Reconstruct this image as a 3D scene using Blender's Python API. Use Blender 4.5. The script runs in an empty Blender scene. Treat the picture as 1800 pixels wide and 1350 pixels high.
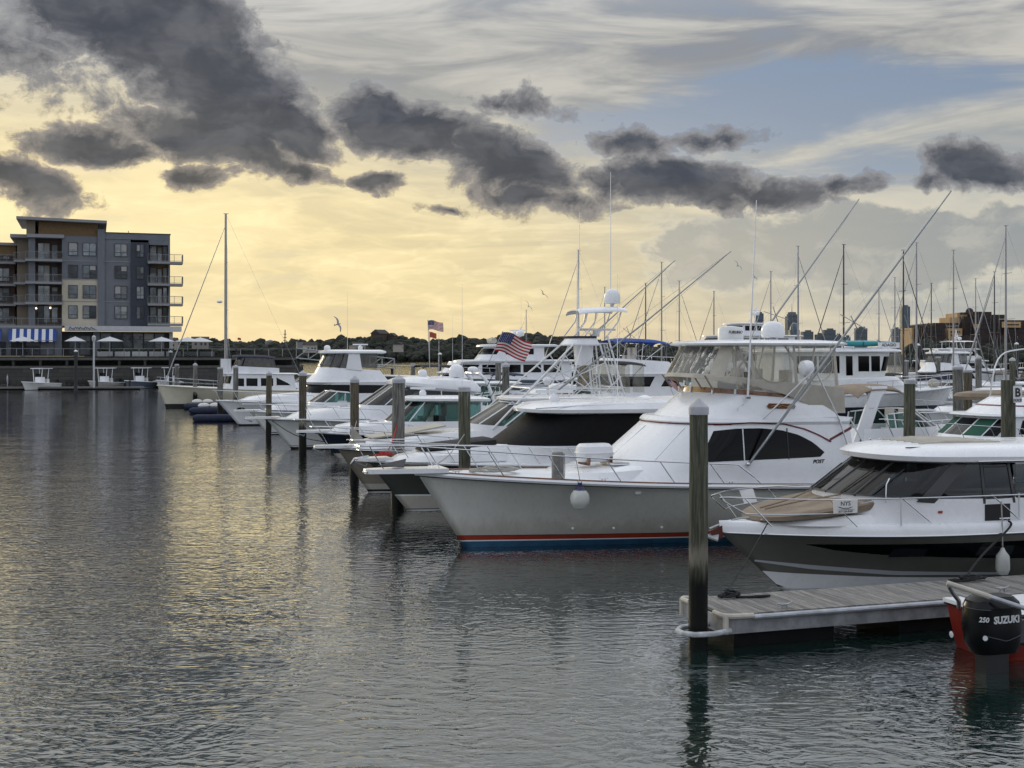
import bpy, bmesh, math, random
from mathutils import Vector, Matrix
R = math.radians
random.seed(7)
sc = bpy.context.scene
COL = sc.collection

# ------------------------------------------------------------------ camera, sky, sun, exposure
F_PX, CAM_H, HOR_Y = 2200.0, 4.8, 623.0
cam_d = bpy.data.cameras.new('camera'); cam = bpy.data.objects.new('camera', cam_d); COL.objects.link(cam)
cam.location = (0, 0, CAM_H); cam.rotation_euler = (R(90), 0, 0)
cam_d.sensor_width = 36.0; cam_d.lens = 36.0*F_PX/1800.0
cam_d.shift_y = -(675-HOR_Y)/1800.0
cam_d.clip_start = 0.5; cam_d.clip_end = 30000
sc.camera = cam
sc.view_settings.view_transform = 'Standard'; sc.view_settings.look = 'None'
sc.view_settings.exposure = 0.12; sc.view_settings.gamma = 1.0
cy = sc.cycles; cy.max_bounces = 6; cy.diffuse_bounces = 3; cy.glossy_bounces = 4; cy.transmission_bounces = 4; cy.transparent_max_bounces = 12
cy.use_adaptive_sampling = True; cy.adaptive_threshold = .02; cy.use_denoising = True; cy.sample_clamp_indirect = 8.0
SUN_AZ, SUN_EL = R(-31), R(9)

def at(px, py, Y):            # photograph pixel at distance Y -> place in the world
    return Vector(((px-900)/F_PX*Y, Y, CAM_H-(py-HOR_Y)/F_PX*Y))

class NG:
    """small helper that writes shader node graphs as expressions"""
    def __init__(s, tree): s.t = tree
    def new(s, ty, **kw):
        n = s.t.nodes.new(ty)
        for k, v in kw.items(): setattr(n, k, v)
        return n
    def put(s, sock, v):
        if v is None: return
        if isinstance(v, bpy.types.NodeSocket): s.t.links.new(v, sock)
        else:
            if hasattr(sock.default_value, '__len__') and len(sock.default_value) == 4 and len(v) == 3: v = (*v, 1)
            sock.default_value = v
    def m(s, op, a, b=None, c=None, clamp=False):
        n = s.new('ShaderNodeMath', operation=op); n.use_clamp = clamp
        for i, v in enumerate((a, b, c)): s.put(n.inputs[i], v)
        return n.outputs[0]
    def add(s, *a):
        r = a[0]
        for x in a[1:]: r = s.m('ADD', r, x)
        return r
    def mul(s, a, b): return s.m('MULTIPLY', a, b)
    def vm(s, op, a, b=None, scale=None):
        n = s.new('ShaderNodeVectorMath', operation=op); s.put(n.inputs[0], a)
        if b is not None: s.put(n.inputs[1], b)
        if scale is not None: s.put(n.inputs[3], scale)
        return n.outputs[1] if op in ('LENGTH', 'DOT_PRODUCT', 'DISTANCE') else n.outputs[0]
    def sep(s, v):
        n = s.new('ShaderNodeSeparateXYZ'); s.put(n.inputs[0], v); return n.outputs
    def comb(s, x, y, z=0.0):
        n = s.new('ShaderNodeCombineXYZ')
        for i, v in enumerate((x, y, z)): s.put(n.inputs[i], v)
        return n.outputs[0]
    def noise(s, vec, scale, detail=4, rough=.5, dist=0.0, color=False, lac=2.0):
        n = s.new('ShaderNodeTexNoise'); s.put(n.inputs['Vector'], vec)
        n.inputs['Scale'].default_value = scale; n.inputs['Detail'].default_value = detail
        n.inputs['Roughness'].default_value = rough; n.inputs['Distortion'].default_value = dist
        n.inputs['Lacunarity'].default_value = lac
        return n.outputs[1] if color else n.outputs[0]
    def smooth(s, x, lo, hi, to0=0.0, to1=1.0):
        n = s.new('ShaderNodeMapRange', interpolation_type='SMOOTHSTEP')
        s.put(n.inputs[0], x); n.inputs[1].default_value = lo; n.inputs[2].default_value = hi
        n.inputs[3].default_value = to0; n.inputs[4].default_value = to1
        return n.outputs[0]
    def mix(s, f, a, b, mode='MIX'):
        n = s.new('ShaderNodeMix', data_type='RGBA', blend_type=mode)
        s.put(n.inputs[0], f); s.put(n.inputs[6], a); s.put(n.inputs[7], b)
        return n.outputs[2]
    def mapping(s, vec, loc=(0,0,0), rot=(0,0,0), scale=(1,1,1), ty='POINT'):
        n = s.new('ShaderNodeMapping', vector_type=ty); s.put(n.inputs[0], vec)
        n.inputs[1].default_value = loc; n.inputs[2].default_value = rot; n.inputs[3].default_value = scale
        return n.outputs[0]

def pix_dir(px, py):
    az = math.atan((px-900)/F_PX); el = math.atan((HOR_Y-py)/F_PX*math.cos(az)); return az, el

def build_sky():
    w = bpy.data.worlds.new('World'); sc.world = w; w.use_nodes = True
    t = w.node_tree; t.nodes.clear(); g = NG(t)
    out = g.new('ShaderNodeOutputWorld'); bg = g.new('ShaderNodeBackground'); t.links.new(bg.outputs[0], out.inputs[0])
    d = g.new('ShaderNodeTexCoord').outputs['Generated']
    sky = g.new('ShaderNodeTexSky', sky_type='NISHITA')
    sky.sun_disc = False; sky.sun_elevation = SUN_EL; sky.sun_rotation = SUN_AZ; sky.dust_density = 1.5; sky.altitude = 5
    x, y, z = g.sep(d)
    az = g.m('ARCTAN2', x, y); el = g.m('ARCSINE', z)
    elp = g.m('MAXIMUM', el, 0.0)
    # cloud plane coordinates (streaks shrink to the horizon)
    k = g.m('DIVIDE', 1.0, g.m('ADD', g.m('MAXIMUM', z, 0.0), 0.12))
    cp = g.comb(g.mul(x, k), g.mul(y, k), 0.0)
    ae = g.comb(az, el, 0.0)
    wrp = g.vm('SUBTRACT', g.noise(g.mapping(ae, scale=(1, 1.6, 1)), 9.0, 2, .55, color=True), (.5, .5, .5))
    wfine = g.vm('SUBTRACT', g.noise(g.mapping(ae, scale=(1, 1.4, 1)), 34.0, 3, .6, color=True), (.5, .5, .5))
    aw = g.vm('ADD', ae, g.vm('ADD', g.vm('MULTIPLY', wrp, (.075, .04, 0)), g.vm('MULTIPLY', wfine, (.025, .018, 0))))
    def blobs(lst, vec):
        r = None
        for (cx, cy, rx, ry, rot, s) in lst:
            a, e = pix_dir(cx, cy)
            q = g.vm('LENGTH', g.mapping(vec, (a, e, 0), (0, 0, R(-rot)), (rx/F_PX, ry/F_PX, 1), 'TEXTURE'))
            v = g.m('MULTIPLY_ADD', q, -s, s)
            r = v if r is None else g.m('MAXIMUM', r, v)
        return r
    # glow round the hidden sun, wide along the horizon
    da = g.m('ABSOLUTE', g.m('SUBTRACT', az, SUN_AZ))
    gl_az = g.smooth(da, 0.0, 1.28, 1, 0)
    gl_el = g.smooth(elp, .05, .29, 1, 0)
    warm = g.mul(gl_az, gl_el)
    core = g.mul(g.smooth(da, 0, .62, 1, 0), g.smooth(g.m('ABSOLUTE', g.m('SUBTRACT', el, .10)), 0, .17, 1, 0))
    # clear sky behind the clouds
    clear = g.mix(1.0, sky.outputs[0], (.10, .10, .10), 'MULTIPLY')
    clear = g.mix(.8, clear, (.14, .225, .385))
    clear = g.mix(g.smooth(elp, 0, .12, .75, 0), clear, (.55, .52, .40))
    # high veil of cloud
    st = g.noise(g.mapping(cp, rot=(0, 0, R(14)), scale=(.9, 2.1, 1)), 1.3, 4, .56, .6)
    st2 = g.noise(g.mapping(ae, rot=(0, 0, R(-6)), scale=(1, 5.5, 1)), 5.0, 5, .58, .8)
    hole = blobs([(1370, 185, 560, 95, -4, 1), (1380, 285, 520, 70, 4, .55), (380, 170, 120, 60, 0, .35)], aw)
    hole = g.m('MAXIMUM', hole, 0.0)
    veil = g.smooth(g.add(g.mul(st, .55), g.mul(st2, .55), g.mul(hole, -.62), .16), .38, .66)
    streak = g.smooth(st2, .36, .66)
    hi_grey = g.mix(streak, (.21, .225, .25), (.58, .56, .50))
    mid = g.mix(streak, (.27, .32, .35), (.64, .61, .50))
    ripl = g.smooth(g.noise(g.mapping(ae, rot=(0, 0, R(4)), scale=(1, 3.6, 1)), 26.0, 3, .6, .5), .42, .68)
    gold = g.mix(streak, g.mix(ripl, (.56, .46, .22), (.76, .62, .28)), g.mix(ripl, (.95, .77, .34), (1.22, 1.03, .52)))
    vc = g.mix(g.smooth(elp, .10, .24), mid, hi_grey)
    vc = g.mix(g.smooth(warm, .15, .72), vc, gold)
    vc = g.mix(g.mul(core, g.smooth(st2, .3, .62, .35, .95)), vc, (1.32, 1.10, .56))
    # pale peach line over the horizon
    peach = g.mul(g.smooth(elp, 0.0, .055, 1, 0), g.smooth(da, .0, 1.3, 1, .1))
    vc = g.mix(g.mul(peach, .55), vc, (.86, .58, .27))
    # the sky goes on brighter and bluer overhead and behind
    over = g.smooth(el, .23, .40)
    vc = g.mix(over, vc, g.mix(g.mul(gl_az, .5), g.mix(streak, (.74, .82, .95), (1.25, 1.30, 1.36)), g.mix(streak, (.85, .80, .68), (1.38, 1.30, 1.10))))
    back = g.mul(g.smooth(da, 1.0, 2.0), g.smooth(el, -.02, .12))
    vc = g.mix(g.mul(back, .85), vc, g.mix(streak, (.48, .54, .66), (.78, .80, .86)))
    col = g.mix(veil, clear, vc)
    # pale bank of cloud low on the right
    fb = g.noise(g.mapping(ae, scale=(1, 1.5, 1)), 13.0, 6, .62, .3)
    bank = g.add(blobs([(1580, 435, 500, 80, 2, 1.3), (1280, 432, 220, 62, -4, 1.0), (1240, 490, 150, 40, 0, .6)], aw), g.mul(g.m('SUBTRACT', fb, .5), 2.1))
    bmask = g.smooth(bank, .0, .30)
    fine2 = g.noise(g.mapping(aw, scale=(1, 1.6, 1)), 24.0, 4, .62)
    bcol = g.mix(g.smooth(bank, .06, .36), (.76, .71, .54), (.20, .235, .255))
    bcol = g.mix(g.smooth(fine2, .46, .70, 0, .8), bcol, (.42, .42, .38))
    col = g.mix(g.mul(bmask, .88), col, bcol)
    # dark cumulus
    B = [(240, 25, 270, 110, 14, 1.0), (385, 130, 215, 112, 32, 1.05), (505, 215, 115, 62, 24, .9), (380, 245, 165, 48, 14, .75),
         (520, 295, 105, 26, 8, .5), (150, 248, 150, 34, 5, .6), (55, 315, 115, 42, 18, .75), (355, 302, 55, 28, 8, .5), (655, 318, 48, 22, 5, .5),
         (735, 228, 150, 62, 18, .85), (870, 285, 165, 58, 14, .75), (930, 348, 130, 30, 4, .5), (1060, 318, 90, 30, 6, .36), (1205, 318, 185, 50, 6, .8),
         (1370, 334, 135, 32, 4, .55), (1495, 328, 70, 24, -6, .45), (930, 178, 100, 28, 6, .34), (1110, 248, 100, 24, 4, .34),
         (1268, 232, 78, 26, 0, .42), (1735, 303, 105, 44, 8, .65), (1620, 330, 38, 20, 0, .36), (780, 371, 55, 11, 4, .3), (20, 100, 150, 70, 0, .24)]
    puff = g.noise(g.mapping(ae, scale=(1, 1.35, 1)), 14.0, 6, .66)
    fine = g.noise(g.mapping(aw, scale=(1, 1.25, 1)), 52.0, 4, .68, .4)
    den = g.add(blobs(B, aw), g.mul(g.m('SUBTRACT', puff, .5), 1.05), g.mul(g.m('SUBTRACT', fine, .5), .50), .09)
    # the same broken cumulus goes on outside the picture
    outc = g.noise(g.mapping(cp, loc=(3.1, 1.7, 0)), 1.1, 4, .6)
    outw = g.m('MAXIMUM', g.smooth(g.m('ABSOLUTE', az), .46, .75), g.smooth(el, .29, .45))
    den = g.m('MAXIMUM', den, g.mul(g.m('SUBTRACT', outc, .68), g.mul(outw, 2.2)))
    cm = g.smooth(den, .02, .19)
    shade = g.smooth(den, .06, .46)
    relief = g.smooth(g.noise(g.mapping(aw, scale=(1, 1.6, 1)), 24.0, 3, .6), .35, .7)
    edge = g.mix(g.smooth(warm, .1, .7), (.30, .30, .31), (.36, .315, .27))
    ccol = g.mix(shade, edge, g.mix(relief, (.055, .062, .080), (.112, .118, .135)))
    rim = g.mul(g.smooth(den, -.16, .03), g.smooth(den, .03, .12, 1, 0))
    col = g.mix(g.mul(rim, g.smooth(warm, .0, .5, .10, .40)), col, g.mix(warm, (.66, .65, .62), (1.15, .95, .58)))
    skirt = g.smooth(g.add(den, g.mul(g.m('SUBTRACT', st2, .5), .8)), -.30, .10, 0, .20)
    col = g.mix(skirt, col, g.mix(g.smooth(warm, .1, .7), (.27, .28, .30), (.44, .36, .25)))
    col = g.mix(g.mul(cm, .95), col, ccol)
    # below the horizon
    col = g.mix(g.smooth(el, -.03, -.005, 1, 0), col, (.10, .11, .11))
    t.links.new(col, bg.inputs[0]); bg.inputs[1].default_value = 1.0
    w.cycles.sampling_method = 'NONE'
build_sky()
sun_d = bpy.data.lights.new('sun', 'SUN'); sun = bpy.data.objects.new('sun', sun_d); COL.objects.link(sun)
sun_d.energy = 0.6; sun_d.angle = R(12); sun_d.color = (1.0, .82, .55)
sd = Vector((math.sin(SUN_AZ)*math.cos(SUN_EL), math.cos(SUN_AZ)*math.cos(SUN_EL), math.sin(SUN_EL)))
sun.rotation_euler = sd.to_track_quat('Z', 'Y').to_euler()

# ------------------------------------------------------------------ materials
MATS = {}
def mat(name, col=(.8, .8, .8), rough=.5, metal=0.0, vary=0.0, vscale=2.0, bump=0.0, bscale=30.0, coat=0.0, spec=.5, streak=0.0, scum=0.0, emit=None, trans=0.0, alpha=1.0, sub=None):
    if name in MATS: return MATS[name]
    m = bpy.data.materials.new(name); m.use_nodes = True; t = m.node_tree; g = NG(t)
    b = t.nodes['Principled BSDF']
    b.inputs['Base Color'].default_value = (*col, 1); b.inputs['Roughness'].default_value = rough
    b.inputs['Metallic'].default_value = metal; b.inputs['Coat Weight'].default_value = coat
    b.inputs['Specular IOR Level'].default_value = spec
    if trans: b.inputs['Transmission Weight'].default_value = trans
    if alpha < 1: b.inputs['Alpha'].default_value = alpha
    oc = None
    if vary or bump or streak: oc = g.new('ShaderNodeTexCoord').outputs['Object']
    if vary or streak:
        c = (*col, 1)
        if scum:
            zs_ = g.add(g.sep(oc)[2], g.mul(g.m('SUBTRACT', g.noise(g.mapping(oc, scale=(1.2, 1.2, .4)), 3.0, 5, .65), .5), -.7)); col0 = col
        if vary:
            n = g.smooth(g.noise(oc, vscale, 6, .6), .3, .75)
            c = g.mix(n, tuple(v*(1-vary) for v in col), tuple(min(1, v*(1+vary*.35)) for v in col))
        if streak:
            n = g.smooth(g.noise(g.mapping(oc, scale=(6, 6, .5)), 2.0, 5, .65), .45, .8)
            c = g.mix(g.mul(n, streak), c, tuple(v*.45 for v in col))
        if scum: c = g.mix(g.smooth(zs_, .32, .85, scum, 0), c, (.22, .19, .12))
        g.put(b.inputs['Base Color'], c)
        g.put(b.inputs['Roughness'], g.smooth(g.noise(oc, vscale*3, 4, .6), .2, .8, max(0, rough-.08), min(1, rough+.12)))
    if bump:
        bn = g.new('ShaderNodeBump'); bn.inputs['Strength'].default_value = 1.0; bn.inputs['Distance'].default_value = bump
        g.put(bn.inputs['Height'], g.noise(oc, bscale, 4, .6)); g.put(b.inputs['Normal'], bn.outputs[0])
    if emit:
        b.inputs['Emission Color'].default_value = (*emit[:3], 1); b.inputs['Emission Strength'].default_value = emit[3]
    MATS[name] = m; return m

def glass_mat(name, tint=(.75, .9, .88), refl_rough=.03, see=.75):
    """thin window sheet: mirror-like skin, tinted see-through"""
    if name in MATS: return MATS[name]
    m = bpy.data.materials.new(name); m.use_nodes = True; t = m.node_tree; t.nodes.clear(); g = NG(t)
    o = g.new('ShaderNodeOutputMaterial')
    tr = g.new('ShaderNodeBsdfTransparent'); tr.inputs[0].default_value = (*[v*see for v in tint], 1)
    gl = g.new('ShaderNodeBsdfGlossy'); gl.inputs['Roughness'].default_value = refl_rough
    fr = g.new('ShaderNodeFresnel'); fr.inputs[0].default_value = 1.5
    mx = g.new('ShaderNodeMixShader'); t.links.new(fr.outputs[0], mx.inputs[0]); t.links.new(tr.outputs[0], mx.inputs[1]); t.links.new(gl.outputs[0], mx.inputs[2])
    t.links.new(mx.outputs[0], o.inputs[0]); MATS[name] = m; return m

def vinyl_mat(name, tint=(.90, .89, .85), milk=.13):
    if name in MATS: return MATS[name]
    m = bpy.data.materials.new(name); m.use_nodes = True; t = m.node_tree; t.nodes.clear(); g = NG(t)
    o = g.new('ShaderNodeOutputMaterial'); oc = g.new('ShaderNodeTexCoord').outputs['Object']
    tr = g.new('ShaderNodeBsdfTransparent'); tr.inputs[0].default_value = (*tint, 1)
    gl = g.new('ShaderNodeBsdfGlossy'); gl.inputs['Roughness'].default_value = .12
    df = g.new('ShaderNodeBsdfDiffuse'); df.inputs[0].default_value = (.72, .71, .66, 1)
    bn = g.new('ShaderNodeBump'); bn.inputs['Distance'].default_value = .03
    g.put(bn.inputs['Height'], g.noise(g.mapping(oc, scale=(2.2, 2.2, .7)), 2.0, 3, .5))
    t.links.new(bn.outputs[0], gl.inputs['Normal'])
    m1 = g.new('ShaderNodeMixShader'); g.put(m1.inputs[0], g.smooth(g.noise(g.mapping(oc, scale=(3, 3, .8)), 2.0, 4, .6), .3, .8, milk*.6, milk*1.6))
    t.links.new(tr.outputs[0], m1.inputs[1]); t.links.new(df.outputs[0], m1.inputs[2])
    fr = g.new('ShaderNodeFresnel'); fr.inputs[0].default_value = 1.45; t.links.new(bn.outputs[0], fr.inputs['Normal'])
    m2 = g.new('ShaderNodeMixShader'); t.links.new(fr.outputs[0], m2.inputs[0]); t.links.new(m1.outputs[0], m2.inputs[1]); t.links.new(gl.outputs[0], m2.inputs[2])
    t.links.new(m2.outputs[0], o.inputs[0]); MATS[name] = m; return m

WHITE = mat('gelcoat_white', (.80, .81, .83), .28, vary=.07, vscale=.9, coat=.3)
WHITE2 = mat('gelcoat_offwhite', (.74, .75, .74), .35, vary=.10, vscale=1.1)
DECK = mat('deck_nonskid', (.76, .78, .80), .55, vary=.08, vscale=1.5, bump=.002, bscale=120)
CREAM = mat('gelcoat_cream', (.66, .62, .50), .35, vary=.08)
SHELL = mat('gelcoat_white_shaded', (.64, .63, .59), .16, vary=.10, vscale=.7, streak=.22, scum=.42, coat=.5)  # white gelcoat, hull-side shade put into the grey base colour
NAVY = mat('gelcoat_navy', (.008, .013, .03), .10, coat=.5)
CHARC = mat('gelcoat_charcoal', (.15, .143, .128), .16, coat=.5, vary=.1)
OLIVE = mat('gelcoat_taupe', (.24, .21, .17), .18, coat=.4, vary=.1)
SLATE = mat('gelcoat_slate_blue', (.12, .15, .20), .2, coat=.3)
BLACK = mat('black_plastic', (.012, .012, .014), .4)
RUBBER = mat('rubber_black', (.02, .02, .022), .75)
BGLASS = mat('tinted_black_glass', (.003, .004, .005), .05, spec=.18)
MESHB = mat('black_mesh_screen', (.008, .008, .009), .6, spec=.12, vary=.2, vscale=4, bump=.002, bscale=300)
TEALG = glass_mat('teal_glass', (.45, .70, .66), .03, .8)
CLEARG = glass_mat('smoke_glass', (.55, .60, .62), .03, .62)
VINYL = vinyl_mat('clear_vinyl')
VINYLD = vinyl_mat('clear_vinyl_smoky', (.45, .46, .46), .10)
STEEL = mat('stainless_steel', (.62, .63, .65), .18, 1.0)
POLE = mat('outrigger_alloy', (.30, .31, .32), .35, .6)
ALU = mat('aluminium_white_tube', (.66, .67, .68), .3, .3)
GALV = mat('galvanised_steel', (.42, .44, .46), .42, .7, vary=.3, vscale=5)
TEAK = mat('varnished_teak', (.20, .075, .025), .18, coat=.8, vary=.35, vscale=5)
CANVAS = mat('canvas_beige', (.46, .43, .37), .85, vary=.15, vscale=2.5, bump=.01, bscale=4)
CANVT = mat('canvas_tan', (.27, .215, .16), .85, vary=.16, vscale=2.5, bump=.012, bscale=4)
CANVN = mat('canvas_navy', (.012, .018, .045), .8, vary=.2, bump=.01, bscale=4)
CANVK = mat('canvas_black', (.012, .013, .014), .85, vary=.2, bump=.01, bscale=4)
CANVB = mat('canvas_royal_blue', (.015, .06, .28), .75, vary=.2, bump=.01, bscale=4)
RED = mat('paint_red', (.33, .040, .018), .35, vary=.2)
MAROON = mat('stripe_maroon', (.11, .012, .014), .3)
BLUEB = mat('bottom_paint_blue', (.025, .10, .19), .55, vary=.25, vscale=4)
BLACKB = mat('bottom_paint_black', (.012, .014, .014), .6, vary=.2)
REDB = mat('bottom_paint_red', (.14, .025, .02), .6, vary=.2)
GREENC = mat('curtain_green', (.008, .075, .045), .8)
ROPEW = mat('rope_white', (.40, .385, .35), .9, vary=.25, vscale=20)
ROPEK = mat('rope_black', (.014, .014, .015), .85)
ROPER = mat('rope_red', (.42, .03, .03), .85, vary=.3, vscale=20)
INTER = mat('cabin_interior', (.10, .085, .07), .8)
SEAT = mat('seat_vinyl_white', (.62, .61, .58), .5)
LETTER = mat('letter_black', (.02, .02, .022), .5)
LETTERW = mat('letter_silver', (.62, .64, .66), .35)

# ------------------------------------------------------------------ mesh builder
class MB:
    def __init__(s): s.v = []; s.f = []; s.mi = []; s.mat = 0
    def add(s, vs, fs):
        o = len(s.v); s.v += [tuple(v) for v in vs]; s.f += [tuple(i+o for i in f) for f in fs]; s.mi += [s.mat]*len(fs); return s
    def box(s, c, d, rz=0.0, M=None):
        x, y, z = d[0]/2, d[1]/2, d[2]/2
        vs = [Vector((a, b, e)) for e in (-z, z) for b in (-y, y) for a in (-x, x)]
        m = M if M is not None else Matrix.Rotation(rz, 3, 'Z')
        vs = [m @ v + Vector(c) for v in vs]
        return s.add(vs, [(0, 2, 3, 1), (4, 5, 7, 6), (0, 1, 5, 4), (2, 6, 7, 3), (0, 4, 6, 2), (1, 3, 7, 5)])
    def tube(s, pts, r, n=8, closed=False, caps=True):
        pts = [Vector(p) for p in pts]; N = len(pts)
        rs = r if isinstance(r, (list, tuple)) else [r]*N
        rows = []; up = None
        for i, p in enumerate(pts):
            a = pts[(i-1) % N] if (closed or i > 0) else p
            b = pts[(i+1) % N] if (closed or i < N-1) else p
            t = (b-a); t = t.normalized() if t.length > 1e-9 else Vector((0, 0, 1))
            if up is None:
                up = Vector((0, 0, 1)) if abs(t.z) < .9 else Vector((1, 0, 0))
            sx = t.cross(up)
            if sx.length < 1e-6: sx = t.orthogonal()
            sx.normalize(); up = sx.cross(t).normalized()
            rows.append([p + (sx*math.cos(2*math.pi*k/n) + up*math.sin(2*math.pi*k/n))*rs[i] for k in range(n)])
        return s.loft(rows, wrap=True, closed=closed, caps=caps and not closed)
    def loft(s, rows, wrap=False, closed=False, caps=False):
        n = len(rows[0]); vs = [v for r in rows for v in r]; fs = []
        m = n if wrap else n-1; L = len(rows)
        for i in range(L if closed else L-1):
            j = (i+1) % L
            for k in range(m):
                q = (k+1) % n
                fs.append((i*n+k, i*n+q, j*n+q, j*n+k))
        if caps: fs.append(tuple(range(n-1, -1, -1))); fs.append(tuple((L-1)*n+k for k in range(n)))
        return s.add(vs, fs)
    def lathe(s, prof, n=16, c=(0, 0, 0), M=None):
        rows = []
        for (r, z) in prof:
            row = [Vector((r*math.cos(2*math.pi*k/n), r*math.sin(2*math.pi*k/n), z)) for k in range(n)]
            rows.append([(M @ v if M is not None else v) + Vector(c) for v in row])
        return s.loft(rows, wrap=True, caps=True)
    def ball(s, c, r, n=12, m=8, M=None):
        if not hasattr(r, '__len__'): r = (r, r, r)
        rows = []
        for i in range(m+1):
            ph = -math.pi/2 + math.pi*i/m; cr = max(math.cos(ph), .001)
            row = [Vector((r[0]*cr*math.cos(2*math.pi*k/n), r[1]*cr*math.sin(2*math.pi*k/n), r[2]*math.sin(ph))) for k in range(n)]
            rows.append([(M @ v if M is not None else v) + Vector(c) for v in row])
        return s.loft(rows, wrap=True, caps=True)
    def slab(s, pts, off):      # polygon thickened by an offset vector
        n = len(pts); off = Vector(off); vs = [Vector(p) for p in pts] + [Vector(p)+off for p in pts]
        fs = [tuple(range(n-1, -1, -1)), tuple(range(n, 2*n))] + [(i, (i+1) % n, n+(i+1) % n, n+i) for i in range(n)]
        return s.add(vs, fs)
    def sheet(s, rows, off):    # grid of points thickened by an offset vector (or function)
        n = len(rows[0]); L = len(rows)
        o = off if callable(off) else (lambda p: Vector(p)+Vector(off))
        vs = [Vector(p) for r in rows for p in r]; b = [o(p) for p in vs]; N = len(vs); fs = []
        for i in range(L-1):
            for k in range(n-1):
                a, q, c, d = i*n+k, i*n+k+1, (i+1)*n+k+1, (i+1)*n+k
                fs += [(a, q, c, d), (N+d, N+c, N+q, N+a)]
        ring = [k for k in range(n)] + [i*n+n-1 for i in range(1, L)] + [(L-1)*n+k for k in range(n-2, -1, -1)] + [i*n for i in range(L-2, 0, -1)]
        for i in range(len(ring)):
            a, b2 = ring[i], ring[(i+1) % len(ring)]; fs.append((b2, a, N+a, N+b2))
        return s.add(vs+b, fs)
    def mesh(s, name, mats, angle=35, recalc=True):
        me = bpy.data.meshes.new(name); me.from_pydata([tuple(v) for v in s.v], [], s.f)
        for m in (mats if isinstance(mats, (list, tuple)) else [mats]): me.materials.append(m)
        me.polygons.foreach_set('material_index', s.mi)
        if recalc:
            b = bmesh.new(); b.from_mesh(me); bmesh.ops.recalc_face_normals(b, faces=b.faces[:]); b.to_mesh(me); b.free()
        me.polygons.foreach_set('use_smooth', [True]*len(me.polygons))
        me.set_sharp_from_angle(angle=R(angle)); me.update()
        return me
    def build(s, name, mats, parent=None, loc=(0, 0, 0), rot=(0, 0, 0), angle=35, label=None, recalc=True):
        o = bpy.data.objects.new(name, s.mesh(name, mats, angle, recalc)); COL.objects.link(o)
        o.parent = parent; o.location = loc; o.rotation_euler = rot
        if label: o['label'] = label
        return o

def tag(o, label=None, cat=None, group=None, kind=None):
    for k, v in (('label', label), ('category', cat), ('group', group), ('kind', kind)):
        if v: o[k] = v
    return o
def thing(name, label, cat, loc=(0, 0, 0), rz=0.0, group=None):
    o = bpy.data.objects.new(name, None); COL.objects.link(o); o.empty_display_size = .2
    o.location = loc; o.rotation_euler = (0, 0, rz); return tag(o, label, cat, group)
def link_copy(src, parent, loc=None, rot=None, name=None):
    c = src.copy(); COL.objects.link(c); c.parent = parent
    if loc is not None: c.location = loc
    if rot is not None: c.rotation_euler = rot
    return c
def copy_tree(o, parent=None):
    c = o.copy(); COL.objects.link(c); c.parent = parent
    for ch in list(o.children): copy_tree(ch, c)
    return c
def text(name, body, size, parent, loc, rot, m, shear=0.0, bold=0.0, align='CENTER', ext=.004):
    cu = bpy.data.curves.new(name, 'FONT'); cu.body = body; cu.size = size; cu.align_x = align; cu.align_y = 'CENTER'
    cu.shear = shear; cu.offset = bold; cu.extrude = ext; cu.materials.append(m); cu.resolution_u = 3
    tmp = bpy.data.objects.new(name, cu); COL.objects.link(tmp)
    me = bpy.data.meshes.new_from_object(tmp.evaluated_get(bpy.context.evaluated_depsgraph_get()))
    bpy.data.objects.remove(tmp); bpy.data.curves.remove(cu)
    if not me.materials: me.materials.append(m)
    o = bpy.data.objects.new(name, me); COL.objects.link(o); o.parent = parent; o.location = loc; o.rotation_euler = rot
    return o
PORT = (R(90), 0, R(180))      # text that faces the boat's port side
def lerp(a, b, t): return a+(b-a)*t
def interp(xs, ys, x):
    if x <= xs[0]: return ys[0]
    for i in range(len(xs)-1):
        if x <= xs[i+1]: return lerp(ys[i], ys[i+1], (x-xs[i])/max(1e-9, xs[i+1]-xs[i]))
    return ys[-1]
def curve3(pts, n=6):           # smooth polyline through points
    P = [Vector(p) for p in pts]; out = []
    for i in range(len(P)-1):
        a = P[max(i-1, 0)]; b = P[i]; c = P[i+1]; d = P[min(i+2, len(P)-1)]
        for k in range(n):
            t = k/n
            out.append(.5*((2*b)+(c-a)*t+(2*a-5*b+4*c-d)*t*t+(3*b-a-3*c+d)*t**3))
    return out+[P[-1]]

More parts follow.
